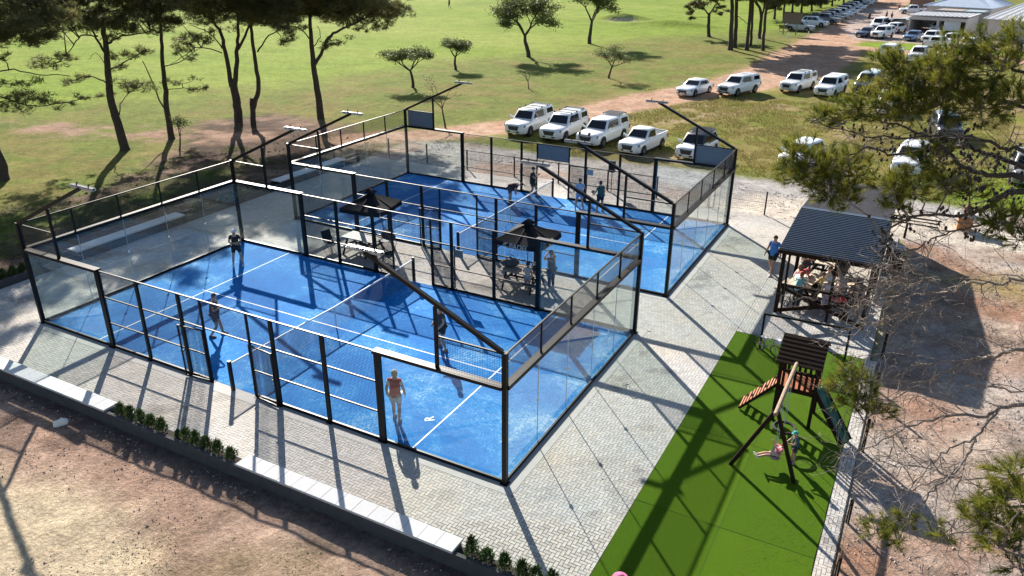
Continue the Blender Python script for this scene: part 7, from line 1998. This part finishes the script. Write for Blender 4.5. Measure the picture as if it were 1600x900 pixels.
FP=[
((-4.62,110.95),[([(0.10,0.05,-0.09),(-0.15,-0.08,1.61),(-0.25,-0.13,3.49)],0.3,0.22),([(-0.23,-0.12,3.30),(-1.46,-0.78,4.41),(-2.66,-1.42,5.14)],0.14,0.05),([(-0.23,-0.12,3.30),(0.66,0.35,4.89),(1.36,0.73,6.45)],0.16,0.06)],[(-2.33,-1.25,4.41,0.90),(-2.86,-1.53,3.47,0.60),(-2.44,-1.31,2.73,0.40),(-1.36,0.41,5.00,1.10),(0.15,0.08,5.62,1.10),(1.65,-0.25,6.15,1.00),(-1.67,-0.89,6.62,1.20),(0.45,0.24,7.00,1.20)]),
((2.43,96.11),[([(0.01,0.00,-0.08),(-0.18,-0.10,3.16),(-0.45,-0.24,6.41),(-0.96,-0.51,11.12)],0.34,0.2),([(-0.36,-0.19,4.79),(-1.23,-0.66,5.19),(-1.78,-0.95,5.43)],0.06,0.03)],[(-1.36,-0.73,4.95,0.52),(-1.72,-0.92,5.59,0.44),(-3.84,-0.28,7.92,1.21),(2.82,-1.89,9.12,1.25),(-2.86,0.88,9.05,1.36),(-2.51,1.91,10.79,1.11),(-1.83,-4.75,9.44,1.53),(-0.10,0.33,7.31,1.07),(1.17,2.61,10.57,1.26),(0.21,0.04,9.28,1.05),(-2.26,1.47,9.13,1.16),(1.11,-1.18,9.94,1.29),(-0.99,-1.56,9.75,1.35),(-1.72,2.31,8.12,1.19),(-2.65,-2.00,8.18,1.20),(0.82,-3.52,9.19,1.19),(-3.72,-0.43,8.22,1.26),(2.40,-0.24,8.48,0.95),(-1.13,2.93,10.10,1.55),(1.91,-1.91,9.36,1.47),(-2.06,-1.21,9.28,1.40),(-2.84,-3.10,9.79,1.13),(-3.51,0.31,9.40,1.21),(0.59,2.52,8.98,1.22),(1.00,4.02,8.31,1.44),(-3.57,-2.10,7.62,1.10),(0.87,1.72,8.23,1.01),(-3.50,-2.44,9.71,1.45),(-0.56,1.77,8.14,1.46)]),
((2.27,99.27),[([(0.00,0.00,0.00),(-0.16,-0.08,2.90),(-0.44,-0.24,6.23),(-0.97,-0.52,11.06)],0.3,0.2),([(-0.15,-0.08,4.24),(0.53,0.28,3.74),(1.22,0.65,3.16)],0.05,0.03)],[(2.01,1.32,7.18,1.42),(-2.11,-1.90,11.03,1.15),(-0.39,0.14,9.15,1.23),(1.36,0.14,8.25,1.27),(-1.05,-2.79,7.26,1.09),(-2.58,-2.79,7.17,0.96),(-3.89,1.07,10.08,1.12),(-0.93,-1.67,7.16,0.90),(-0.76,-1.84,8.06,1.47),(-1.19,0.46,9.96,1.38),(-2.20,-4.89,8.78,1.38),(-0.73,0.28,7.87,1.50),(-3.51,-0.87,9.24,1.00),(-1.63,-4.04,10.53,1.21),(1.36,-0.27,7.35,1.47),(0.26,-0.09,8.43,1.20),(-3.49,-2.41,10.79,1.15),(-2.74,0.29,8.88,1.25),(-1.82,-0.28,9.43,1.39),(0.48,2.01,8.98,1.40),(1.68,0.71,10.28,1.07),(-0.48,-0.04,8.63,1.39),(2.17,2.11,8.15,0.99),(0.38,-1.40,8.08,1.38)]),
((4.25,97.99),[([(0.00,-0.00,0.00),(-0.12,-0.07,3.10),(-0.27,-0.14,6.37),(-0.74,-0.40,11.12)],0.26,0.16)],[(-2.73,-4.37,9.16,1.17),(-2.28,-3.22,10.27,1.12),(-3.64,1.06,9.61,0.97),(1.93,1.61,10.97,1.29),(1.76,2.55,8.35,1.20),(-0.97,-0.79,8.29,1.37),(2.82,-1.12,7.96,1.47),(-0.64,2.52,7.10,1.26),(1.71,3.88,10.31,1.01),(2.19,0.88,8.05,1.08),(0.32,-0.34,9.12,1.16),(1.34,2.33,10.33,1.29),(1.69,2.00,10.95,1.26),(-0.35,-2.81,10.95,0.89),(1.37,-0.43,10.50,0.95),(-0.07,-1.89,8.34,1.36),(2.20,-1.21,11.09,1.09),(-1.26,-1.36,9.33,1.17),(-2.65,0.40,10.18,1.01),(-0.79,-0.98,8.75,1.17),(0.32,3.91,8.73,1.05),(-2.23,-1.26,10.55,1.24),(-2.15,-2.82,10.70,1.20),(-2.03,-4.76,9.23,1.25)]),
((3.72,102.69),[([(-0.00,0.00,-0.00),(-0.15,-0.08,2.69),(-0.39,-0.21,6.09),(-0.89,-0.47,11.03)],0.2,0.14)],[(1.08,2.55,10.92,1.30),(-0.44,1.83,10.05,1.02),(-2.76,2.12,10.58,1.33),(-2.98,-0.70,8.86,1.41),(0.98,2.23,9.79,1.48),(-0.09,1.33,10.42,1.13),(-0.30,-0.05,9.23,1.29),(0.99,0.70,8.53,1.41),(2.65,-0.16,9.77,0.95),(-2.21,-0.18,7.52,0.93),(0.02,2.84,7.49,1.02),(-1.23,2.39,7.75,1.08),(-0.45,-3.47,10.42,1.15),(1.17,4.15,10.34,1.14),(3.24,-0.24,9.22,1.42),(0.74,1.11,7.23,1.24),(-2.34,-2.79,9.58,0.95),(-0.65,-0.91,7.83,0.92),(-0.21,-3.74,8.52,1.12),(2.57,0.72,7.89,1.46),(1.06,-1.32,8.97,1.28)]),
((2.82,112.39),[([(0.00,-0.00,0.00),(-0.02,-0.01,2.33),(-0.33,-0.17,4.17),(-1.15,-0.61,5.34)],0.28,0.18),([(-0.08,-0.04,2.79),(0.13,0.07,4.62),(-0.14,-0.07,8.22)],0.2,0.1)],[(1.51,0.81,4.45,0.69),(0.84,0.45,5.08,0.78),(-2.25,0.58,10.72,1.28),(-0.11,-0.16,8.47,0.97),(3.89,-1.03,6.81,1.46),(2.94,2.62,6.58,1.07),(-2.31,-3.95,10.33,1.18),(2.46,-0.12,6.89,1.20),(-2.45,-0.52,10.41,1.45),(-2.97,1.17,8.38,1.24),(1.23,4.22,7.76,1.34),(2.97,3.94,9.15,1.13),(-2.16,-2.59,9.10,1.01),(-3.08,1.57,9.33,1.50),(2.45,0.21,8.14,1.38),(-1.07,-4.04,8.82,1.46),(-2.80,0.10,6.96,1.17),(2.33,0.12,6.30,1.24),(2.09,3.58,6.98,1.41),(1.25,2.56,6.02,1.19),(3.28,0.68,9.27,1.38),(-0.49,1.80,10.45,0.97),(0.28,-0.50,7.81,1.47),(-1.14,2.04,9.96,1.51),(1.84,2.54,6.46,1.41),(-1.30,-1.19,7.07,1.19)]),
((6.46,97.72),[([(0.00,0.00,0.00),(-0.14,-0.07,2.41),(-0.24,-0.13,4.45),(-0.26,-0.14,6.46),(-0.74,-0.40,10.39)],0.22,0.14),([(-0.19,-0.10,4.70),(0.37,0.20,5.02),(0.87,0.46,5.27)],0.06,0.03)],[(0.83,0.44,5.59,0.61),(-1.46,-0.51,7.80,1.01),(-1.33,-4.42,7.18,1.40),(2.27,2.06,10.54,1.03),(2.75,1.64,7.31,0.85),(0.98,-2.17,9.08,1.32),(1.84,-2.06,11.13,0.94),(-1.09,1.93,8.02,1.14),(-0.46,-1.61,7.91,1.28),(-0.97,3.06,6.53,1.23),(1.90,0.63,7.46,1.10),(-0.62,3.34,6.45,0.96),(-0.03,-1.02,9.29,1.14),(-0.51,1.57,10.97,0.90),(1.06,-1.65,11.08,1.04),(-1.35,-4.31,8.93,1.11),(1.11,-1.18,7.62,0.92),(1.04,0.25,8.96,1.16),(2.44,0.86,8.46,1.22),(-0.23,3.40,6.96,0.98),(-2.16,0.16,8.42,0.87),(1.25,0.24,7.29,1.43)]),
((1.27,140.09),[([(0.00,0.00,0.00),(-0.11,-0.06,1.66),(-0.23,-0.12,3.30)],0.25,0.15)],[(-0.53,2.23,4.13,1.48),(-2.98,-1.45,5.29,1.15),(-0.53,1.45,7.76,1.08),(1.36,-2.95,4.70,1.40),(-2.19,-3.11,5.09,1.06),(1.62,-1.69,4.15,1.26),(0.07,2.73,6.21,1.31),(-1.21,0.55,6.23,1.34),(-2.19,-1.32,8.44,1.40),(-1.39,-2.25,6.28,1.07),(-0.03,-0.85,6.03,1.11),(-2.08,-0.33,5.82,1.01),(0.64,-0.38,8.03,1.37),(0.63,1.07,4.71,1.41),(0.06,0.14,5.54,1.18),(-1.27,0.27,8.56,1.36),(0.76,-1.25,6.56,1.15),(-1.39,2.78,8.25,1.31)]),
((-2.07,167.98),[([(0.00,0.00,0.00),(-0.14,-0.07,1.93),(-0.28,-0.15,3.84)],0.25,0.15)],[(-2.79,-5.29,6.54,1.60),(-2.92,-0.26,7.66,1.28),(-2.22,1.73,4.70,1.11),(-3.51,1.01,6.92,1.43),(1.25,-0.25,2.79,1.62),(-1.52,2.00,4.00,1.26),(2.22,-1.45,4.01,1.44),(-1.96,-1.37,6.46,1.30),(-0.95,1.29,6.75,1.65),(0.93,1.71,6.51,1.52),(-1.55,-0.03,5.74,1.66),(1.14,3.46,5.24,1.68),(1.28,0.32,3.21,1.58),(-1.47,-1.57,3.58,1.16),(-1.96,-2.42,4.85,1.72),(1.55,-1.20,3.78,1.55),(1.13,0.29,5.49,1.61),(1.89,-1.54,4.32,1.18)]),
((0.73,162.23),[([(0.00,0.00,0.00),(-0.14,-0.08,1.86),(-0.28,-0.15,3.71)],0.25,0.15)],[(-2.81,1.35,5.33,1.32),(-2.92,-0.04,6.20,1.21),(-2.12,-0.65,3.53,1.02),(1.72,-3.00,4.15,1.15),(1.35,-0.89,2.82,1.53),(0.76,1.32,4.24,1.30),(-0.62,-3.41,5.00,1.53),(1.68,3.24,2.43,1.51),(-3.89,-0.14,7.10,1.65),(-1.01,-0.42,7.46,1.37),(-1.64,-4.08,8.01,1.33),(-2.63,-4.38,4.42,1.63),(-3.16,0.55,5.40,1.16),(-0.44,1.43,5.61,1.73),(-2.31,-2.72,7.28,1.41),(1.49,-1.43,7.78,1.24),(1.18,-1.93,3.61,1.56),(0.33,3.77,8.07,1.28)]),
((1.23,172.03),[([(0.00,-0.00,0.00),(-0.16,-0.08,1.95),(-0.32,-0.17,3.88)],0.25,0.15)],[(-0.08,-1.77,2.97,1.65),(-2.11,-1.98,4.31,1.19),(-0.56,2.75,5.64,1.07),(0.82,4.24,6.23,1.51),(1.11,-1.09,7.65,1.29),(1.71,-3.05,4.79,1.15),(1.66,-0.33,7.24,1.39),(1.10,2.32,5.61,1.70),(-2.39,-4.63,4.90,1.16),(1.08,0.96,5.47,1.19),(-0.10,0.41,3.80,1.56),(-2.69,-2.26,6.68,1.45),(-0.51,-0.23,2.83,1.75),(1.78,-2.39,3.70,1.24),(-0.37,-2.33,3.35,1.18),(1.63,-1.24,7.33,1.76),(0.32,-0.23,2.88,1.26),(1.57,2.33,6.64,1.22)]),
((1.52,182.65),[([(0.00,0.00,0.00),(-0.17,-0.09,2.04),(-0.35,-0.19,4.07)],0.25,0.15)],[(2.43,-0.92,4.33,1.92),(-1.25,-2.12,4.08,1.91),(-2.91,-2.61,5.80,1.37),(1.05,-1.45,3.32,1.54),(-0.07,3.09,4.78,1.55),(0.99,1.96,6.13,1.62),(2.26,2.34,3.21,1.87),(-0.58,2.13,6.47,1.51),(1.35,0.72,5.05,1.72),(1.70,-1.22,4.71,1.81),(-0.88,-3.46,4.71,1.23),(-1.14,-1.33,4.95,1.87),(1.52,-3.14,2.95,1.85),(2.76,-1.72,3.44,1.68),(0.06,-1.15,3.67,1.57),(0.25,-3.59,3.50,1.21),(2.04,-0.82,6.33,1.47),(-0.43,2.61,4.32,1.34)]),
((3.24,188.22),[([(0.00,-0.00,0.00),(-0.19,-0.10,2.09),(-0.38,-0.20,4.15)],0.25,0.15)],[(1.83,-1.51,4.90,1.37),(-1.56,-1.33,7.01,1.70),(-0.18,-3.17,5.92,1.47),(-1.08,-0.41,4.76,1.27),(-2.06,1.57,4.10,1.44),(-1.37,3.22,4.94,1.45),(-0.87,1.28,4.83,1.17),(-1.71,2.26,5.36,1.37),(0.20,0.31,5.38,1.38),(-0.54,2.28,3.89,1.82),(-3.34,-1.59,4.46,1.39),(2.33,1.34,3.35,1.38),(-3.52,0.23,4.39,1.25),(-3.54,-1.82,5.96,1.70),(0.32,-0.50,4.72,1.73),(-0.81,-3.63,3.76,1.72),(0.92,3.78,5.35,1.45),(-0.40,-2.55,6.43,1.16)]),
((4.49,198.55),[([(0.00,0.00,0.00),(-0.21,-0.11,2.17),(-0.42,-0.22,4.33)],0.25,0.15)],[(-2.30,1.07,4.93,1.85),(1.37,0.70,6.50,1.42),(0.49,0.57,6.45,1.34),(-1.85,-2.63,4.01,1.42),(2.50,1.22,3.30,1.67),(0.51,-2.57,5.06,2.04),(2.51,-0.29,4.66,1.80),(-0.34,3.18,3.86,1.74),(1.67,2.34,4.43,1.44),(-2.42,-2.02,6.76,1.68),(-0.05,-1.18,3.59,1.27),(2.90,-2.02,3.42,2.02),(2.17,-1.98,4.06,1.40),(-2.94,0.74,3.88,2.00),(-2.85,-1.34,5.04,1.26),(-3.51,-0.82,6.39,1.28),(2.13,1.20,5.01,1.48),(2.11,4.90,4.39,1.50)]),
((5.85,209.82),[([(0.00,0.00,0.00),(-0.23,-0.12,2.27),(-0.46,-0.24,4.52)],0.25,0.15)],[(-1.41,2.17,3.65,1.90),(-1.07,-2.88,3.20,2.04),(0.66,3.20,4.28,2.03),(1.24,-0.72,3.61,1.41),(-1.23,-3.28,3.95,1.38),(-3.49,-4.54,5.88,1.94),(-3.69,-1.19,4.18,1.41),(-1.57,0.95,4.91,1.44),(1.85,0.80,3.33,1.90),(-0.51,-3.31,4.77,1.31),(2.71,-2.41,4.86,1.33),(1.82,0.07,3.42,1.87),(0.72,1.84,3.28,1.50),(-0.43,-0.32,3.52,2.07),(-0.11,-2.36,6.06,2.13),(0.12,-2.94,4.55,2.06),(0.72,-1.66,4.10,2.06),(2.53,-1.79,5.94,2.05)]),
((-1.72,147.21),[([(0.00,0.00,0.00),(-0.11,-0.06,1.74),(-0.22,-0.12,3.46)],0.25,0.15)],[(0.60,-0.49,5.62,1.03),(0.24,2.93,5.73,1.07),(1.34,4.45,3.12,1.08),(-3.02,1.74,8.29,1.59),(-2.03,-1.00,7.65,1.21),(-1.86,-0.50,6.25,1.51),(1.82,-2.28,3.44,1.17),(-0.19,3.51,7.64,1.44),(-2.44,-4.12,6.28,1.51),(1.28,-2.24,4.56,1.40),(-3.72,1.89,4.87,1.12),(-1.04,0.45,8.19,1.42),(1.28,-0.77,7.74,1.36),(0.37,0.18,7.72,1.57),(0.54,1.67,7.29,1.02),(0.21,-1.67,4.00,1.62),(0.36,0.12,7.05,1.44),(1.48,-2.79,7.81,1.60)]),
]
def arr(*a): return np.array(a, float)
def near_on(lines, p):
    best, bd = None, 1e9
    for pl, a, b in lines:
        for i in range(len(pl) - 1):
            q0, q1 = np.array(pl[i]), np.array(pl[i + 1])
            d = q1 - q0
            t = np.clip(np.dot(p - q0, d) / (np.dot(d, d) + 1e-9), 0, 1)
            q = q0 + d * t
            k = np.linalg.norm(p - q) + max(0, q[2] - p[2]) * .8
            if k < bd: bd, best = k, q
    return best
def refine(pl, n, amp, rng):
    """more points along a limb, with a little natural wander"""
    P = [np.array(p, float) for p in pl]
    out = []
    for i in range(len(P) - 1):
        p0 = P[max(i - 1, 0)]; p1 = P[i]; p2 = P[i + 1]; p3 = P[min(i + 2, len(P) - 1)]
        for j in range(n):
            t = j / n
            q = .5 * ((2 * p1) + (-p0 + p2) * t + (2 * p0 - 5 * p1 + 4 * p2 - p3) * t * t + (-p0 + 3 * p1 - 3 * p2 + p3) * t ** 3)
            out.append(q + (rng.normal(size=3) * amp if (i or j) else 0))
    out.append(P[-1])
    return out
def tuft_tris(rng, centers, n_each, lmin, lmax, w, flat=.35, up=.35):
    c = np.repeat(centers, n_each, 0)
    d = rnd_dirs(rng, len(c))
    d[:, 2] = d[:, 2] * (1 - flat) + up
    d /= np.linalg.norm(d, axis=1, keepdims=True)
    return blades(rng, c + rng.normal(size=c.shape) * .03, d, rng.uniform(lmin, lmax, len(c)), w * rng.uniform(.7, 1.3, len(c)))
def pine(spec, label, seed, dens=1.0, lmin=.22, lmax=.42, w=.05, grp='tall pines', name='pine_tree', flatz=.55):
    (bx, by), lines, cl = spec
    rng = np.random.RandomState(seed)
    z0 = gz(bx, by)
    t = thing(name, label, 'tree', (bx, by, z0), 0, grp)
    for i, (pl, r0, r1) in enumerate(lines):
        pts = refine(pl, 4, .02 if i == 0 else .035, rng)
        k = len(pts)
        rr = [lerp(r0, r1, (j / (k - 1)) ** .8) for j in range(k)]
        if i == 0:
            pts = [pts[0] - np.array([0, 0, .3])] + pts
            rr = [r0 * 1.5] + [r0 * 1.25] + rr[1:]
        MB().tube(pts, rr, 10 if i == 0 else 7).build('trunk' if i == 0 else 'limb', M_BARK, t, True)
    C_, tw = [], MB()
    for (x, y, z, r) in cl:
        p = np.array([x, y, z])
        q = near_on(lines, p)
        mid = (p + q) / 2 + rng.normal(size=3) * .15 * r + np.array([0, 0, .12 * r])
        tw.tube([q, mid, p], [.035 + .012 * r, .03, .012], 5)
        # several flat plates of needles inside the cluster, with gaps between them
        low = z < 8.2
        m_ = max(4, int((9 if low else 5) * r * dens))
        for k in range(m_):
            pc = p + rng.normal(size=3) * (np.array([.85, .85, .28]) if low else np.array([.68, .68, .40])) * r
            n = max(6, int((22 if low else 54) * r * dens))
            o = rnd_dirs(rng, n) * (rng.rand(n, 1) ** .5) * np.array([.62, .62, .5 * flatz]) * r * rng.uniform(.7, 1.35)
            C_.append(pc + o)
            if k % 2: tw.tube([p, (p + pc) / 2 + rng.normal(size=3) * .05, pc], [.02, .015, .008], 4)
    tw.build('twigs', M_BARK, t, kind='stuff')
    V = tuft_tris(rng, np.concatenate(C_), 6, lmin, lmax, w)
    ob('crown', tri_mesh('crown', V, M_NEEDLE), t)
    return t
LLAB = ['tall pine with a curved left limb and low trunk tufts, second from left', 'slender pine with a thin dead side stem, third from the left', 'large forked pine with two heavy stems, in the middle of the left pines', 'crooked pine with a broken stub at its foot, beside the forked pine', 'tall pine with a wide crown and a long right limb, rightmost of the left pines', 'pine at the left picture edge with a thick leaning trunk and low sprays']
for i, s_ in enumerate(LP): pine(s_, LLAB[i], 30 + i, .92, .22, .42, .036, grp='tall pines left of the courts')
FLAB = ['dark pine with low clumps left of the far trunk group', 'thick trunked pine at the front of the far trunk group', 'thick trunked pine right against the front one of the far group', 'pine trunk in the middle of the far group', 'slim pine trunk just behind the middle one of the far group', 'forked pine at the right of the far group', 'slim forked pine nearest the track in the far group',
        'pine behind the notice board', 'first pine beyond the notice board along the car row', 'second pine beyond the notice board along the car row', 'third pine along the car row', 'fourth pine along the car row', 'fifth pine along the car row', 'sixth pine along the car row', 'last pine of the car row at the top', 'pine left of the notice board']
for i, s_ in enumerate(FP): pine(s_, FLAB[i], 60 + i, 1.0, .3, .55, .10, 'pines along the far car row')

def leaf_tree(loc, label, h, spread, seed, m=None, levels=4, umbrella=0.0, trunk=.35, leaves=26, lsz=.16, r0=.14, lean=(0, 0), first=.4, grp=None, name='broadleaf_tree', bare=False, bark=None, kids=3, clump=.35):
    rng = np.random.RandomState(seed)
    t = thing(name, label, 'tree', (loc[0], loc[1], gz(*loc)), 0, grp)
    tips, allp = [], []
    wood = [MB(), MB()]
    def grow(p, d, L, r, lv, top):
        k = 4
        pts, q = [p], p.copy()
        dd = d.copy()
        for j in range(k):
            dd = dd + rng.normal(size=3) * .13
            if umbrella and lv > 0: dd[2] += umbrella * (.10 if q[2] < h * .75 else -.55)
            dd /= np.linalg.norm(dd)
            q = q + dd * L / k
            pts.append(q.copy())
        r1 = r * .62
        (wood[0] if lv == 0 else wood[1]).tube(pts, [lerp(r, r1, j / k) for j in range(k + 1)], 9 if lv == 0 else (6 if lv < 3 else 4))
        if lv >= levels - 2: allp.extend(pts[1:])
        if lv >= levels - 1:
            tips.append(pts[-1]); return
        n = kids if lv else kids + 1
        a0 = rng.uniform(0, 6.28)
        for j in range(n):
            a = a0 + 6.283 * j / n + rng.normal() * .35
            sp = first if lv == 0 else rng.uniform(.45, .85) * spread
            o = np.array([math.cos(a), math.sin(a), 0])
            nd = dd * (1 - sp * .55) + o * sp
            nd[2] += .10
            nd /= np.linalg.norm(nd)
            b = pts[-1] if j < n - 1 or lv == 0 else pts[-2]
            grow(b, nd, L * rng.uniform(.62, .85), r1 * rng.uniform(.62, .85), lv + 1, top)
    d0 = arr(lean[0], lean[1], 1); d0 /= np.linalg.norm(d0)
    grow(arr(0, 0, -.08), d0, h * trunk, r0, 0, h)
    wood[0].build('trunk', bark or M_BARK, t, True)
    wood[1].build('branches', bark or M_BARK, t, True)
    P = np.array(tips + allp)
    if not bare:
        n = leaves
        c = np.repeat(P, n, 0)
        c = c + rng.normal(size=c.shape) * clump * np.array([1, 1, .6])
        d = rnd_dirs(rng, len(c)); d[:, 2] = d[:, 2] * .5 + .15
        d /= np.linalg.norm(d, axis=1, keepdims=True)
        ob('crown', tri_mesh('crown', blades(rng, c, d, rng.uniform(.6, 1.2, len(c)) * lsz, lsz * .62), m or M_LEAF), t)
    return t
GA = 'small flat-topped trees on the grass'
leaf_tree((-18.0, 50.13), 'small flat-crowned tree, left and nearer of the two umbrella trees on the fairway edge', 4.3, 1.15, 3, levels=5, umbrella=.5, trunk=.40, leaves=9, lsz=.17, r0=.17, lean=(-.12, .0), first=.75, grp=GA, clump=.22)
leaf_tree((-20.63, 62.4), 'small flat-crowned tree, right and farther of the two umbrella trees on the fairway edge', 3.8, 1.2, 8, levels=5, umbrella=.5, trunk=.40, leaves=9, lsz=.17, r0=.17, lean=(-.1, 0), first=.8, grp=GA, clump=.22)
leaf_tree((-18.37, 76.3), 'round-crowned dark tree left of the taller spreading tree on the fairway', 7.6, .95, 12, levels=5, trunk=.36, leaves=16, lsz=.24, r0=.30, lean=(-.15, .05), first=.6, clump=.36)
leaf_tree((-17.03, 92.9), 'tall spreading tree with visible limbs right of the round-crowned tree', 9.2, 1.0, 17, levels=5, umbrella=.12, trunk=.34, leaves=14, lsz=.26, r0=.30, first=.6, clump=.36)
leaf_tree((-3.21, 65.7), 'small half-bare tree in front of the tall spreading tree', 3.9, .9, 23, levels=5, trunk=.34, leaves=4, lsz=.14, r0=.13, first=.6, clump=.2)
leaf_tree((-7.6, 55.3), 'tiny leafless sapling on the grass left of the track', 2.1, .8, 29, levels=4, trunk=.4, r0=.07, first=.6, bare=True, bark=M_GREYBARK)
leaf_tree((-5.3, 36.4), 'thin bare young tree behind the left grey board of the far court', 4.1, .7, 31, levels=5, trunk=.38, r0=.08, first=.55, leaves=2, lsz=.10, clump=.15, kids=2)
leaf_tree((-17.6, 21.2), 'low bent bush between the two left pines', 2.3, .5, 37, levels=4, trunk=.42, r0=.07, leaves=5, lsz=.13, lean=(.35, -.1), name='bush', clump=.14, first=.3, kids=2)

# the big pine whose boughs reach in from the right, nearest the camera
rng = np.random.RandomState(77)
tx, ty = 31.50, -3.81
np_t = thing('pine_tree', 'big pine reaching in from the right edge with green needle clumps and bare twigs', 'tree', (0, 0, 0))
MB().tube([(tx, ty, gz(tx, ty) - .3), (tx + .02, ty, 1), (tx - .03, ty + .02, 4), (tx, ty, 8), (tx - .04, ty + .05, 11), (tx + .03, ty + .1, 14), (tx + .1, ty + .2, 16)], [.42, .33, .29, .25, .19, .11, .05], 14).build('trunk', M_BARK, np_t, True)
bare_tw, cone_spots = MB(), []
LINES = []
for bi, (pl, r0, r1) in enumerate(BR):
    if math.hypot(pl[0][0] - tx, pl[0][1] - ty) < 1.6:
        p0 = pl[0]
        pl = [(tx, ty, p0[2] - .35)] + ([((tx + pl[1][0]) / 2, (ty + pl[1][1]) / 2, (p0[2] + pl[1][2]) / 2 - .05)]) + list(pl[1:])
    pts = refine(pl, 5, .014, rng)
    k = len(pts)
    LINES.append((pl, r0, r1))
    bm_ = M_BARK if bi < 8 else M_GREYBARK
    MB().tube(pts, [lerp(r0, r1, (j / (k - 1)) ** .9) * .62 for j in range(k)], 8).build('limb', bm_, np_t, True)
    lower = bi >= 8
    # side twigs, each with finer ones
    def twig(p, d, L, r, lv):
        q = p.copy(); dd = d.copy(); ps = [q.copy()]
        n = 4
        for j in range(n):
            dd = dd + rng.normal(size=3) * .22
            dd /= np.linalg.norm(dd)
            q = q + dd * L / n
            ps.append(q.copy())
        bare_tw.tube(ps, [lerp(r, r * .35, j / n) for j in range(n + 1)], 4)
        if rng.rand() < (.5 if not lower else .3): cone_spots.append(ps[rng.randint(1, n + 1)])
        if lv < 2:
            for s in range(rng.randint(2, 4)):
                j = rng.randint(1, n + 1)
                nd = dd + rng.normal(size=3) * .75
                nd /= np.linalg.norm(nd)
                twig(ps[j], nd, L * rng.uniform(.4, .7), r * .6, lv + 1)
    L_tot = 0
    for j in range(4, k - 1):
        seg = pts[j + 1] - pts[j]
        L_tot += np.linalg.norm(seg)
        if rng.rand() < (.55 if lower else .8):
            d = seg / (np.linalg.norm(seg) + 1e-9)
            nd = d * rng.uniform(.5, 1.1) + rng.normal(size=3) * np.array([.5, .5, .45])
            nd /= np.linalg.norm(nd)
            twig(pts[j], nd, rng.uniform(.2, .55) * (1.15 if lower else .9), .007, 0)
cl_tuft, cl_dir = [], []
for (x, y, z, r) in FC:
    p = np.array([x, y, z])
    q = near_on([(a, b, c) for a, b, c in LINES], p)
    mid = (p + q) / 2 + rng.normal(size=3) * .06
    bare_tw.tube([q, mid, p], [.014, .010, .006], 5)
    n = int(290 * r * r) + 9
    o = rnd_dirs(rng, n) * (rng.rand(n, 1) ** .45) * r * np.array([1, 1, .75])
    d = o / (np.linalg.norm(o, axis=1, keepdims=True) + 1e-9) * .7 + rng.normal(size=(n, 3)) * .35 + np.array([-.25, .1, .45])
    d /= np.linalg.norm(d, axis=1, keepdims=True)
    cl_tuft.append(p + o); cl_dir.append(d)
    for k in range(0, n, 2):
        bare_tw.tube([p + o[k] * .15 + rng.normal(size=3) * .01, p + o[k] * .6 - d[k] * .03, p + o[k]], [.006, .005, .004], 4)
    for k in range(int(n * .12)): cone_spots.append(p + o[k] * .8 - np.array([0, 0, .04]))
bare_tw.build('twigs', M_GREYBARK, np_t, kind='stuff')
ct, cd = np.concatenate(cl_tuft), np.concatenate(cl_dir)
NE = 56
c_ = np.repeat(ct, NE, 0); d_ = np.repeat(cd, NE, 0)
s_ = rng.rand(len(c_), 1)
base_ = c_ + d_ * (s_ * .13 - .02)
nd = d_ * rng.uniform(.55, 1.0, (len(c_), 1)) + rnd_dirs(rng, len(c_)) * .62
nd /= np.linalg.norm(nd, axis=1, keepdims=True)
ob('needles', tri_mesh('needles', blades(rng, base_, nd, rng.uniform(.09, .15, len(c_)), .006), M_NEEDLE_N), np_t)
cm = MB()
for p in cone_spots[:420]:
    a = rng.uniform(.8, 1.25)
    a *= .62
    cm.lathe([(.008 * a, -.035 * a), (.024 * a, -.015 * a), (.026 * a, .008 * a), (.012 * a, .036 * a)], 6, None, tuple(p))
cm.build('cones', M_CONE, np_t, kind='stuff')
for i, (x, y) in enumerate(((33.6, 14.6), (34.2, 24.4), (29.3, 7.6))):
    leaf_tree((x, y), ['dry bush at the right edge in the middle of the sunny bank', 'dry bush at the far right of the bank near the pale gravel', 'dead leafless brush on the bank beside the tall short-post fence'][i], [.9, 1.2, .8][i], 1.3, 90 + i, mat('dry_leaf', (.13, .12, .05), rough=.8, trans=.2), 4, 0, .2, 7 if i < 2 else 0, .08, .02, name='bush', first=1.2, bare=(i == 2), bark=M_GREYBARK, kids=4, clump=.1, grp=None)
# far off-green: blue sheeting glimpsed between the left pine branches
o = MB()
rows = []
for i in range(9):
    rows.append([(i * 1.1 + .2 * math.sin(j), j * .6, .9 + .5 * math.sin(i * .9 + j * .7)) for j in range(5)])
vs = [p for r in rows for p in r]
o.add(vs, [(i * 5 + j, i * 5 + j + 1, (i + 1) * 5 + j + 1, (i + 1) * 5 + j) for i in range(8) for j in range(4)])
q_ = o.build('ground_sheet', mat('blue_sheet', (.10, .20, .42), rough=.4, noise=.4, nscale=3, rgb2=(.5, .55, .65)), loc=(-148, 118, gz(-148, 118)))
tag(q_, 'blue and white sheeting glimpsed far off through the left pine branches', 'ground sheet')
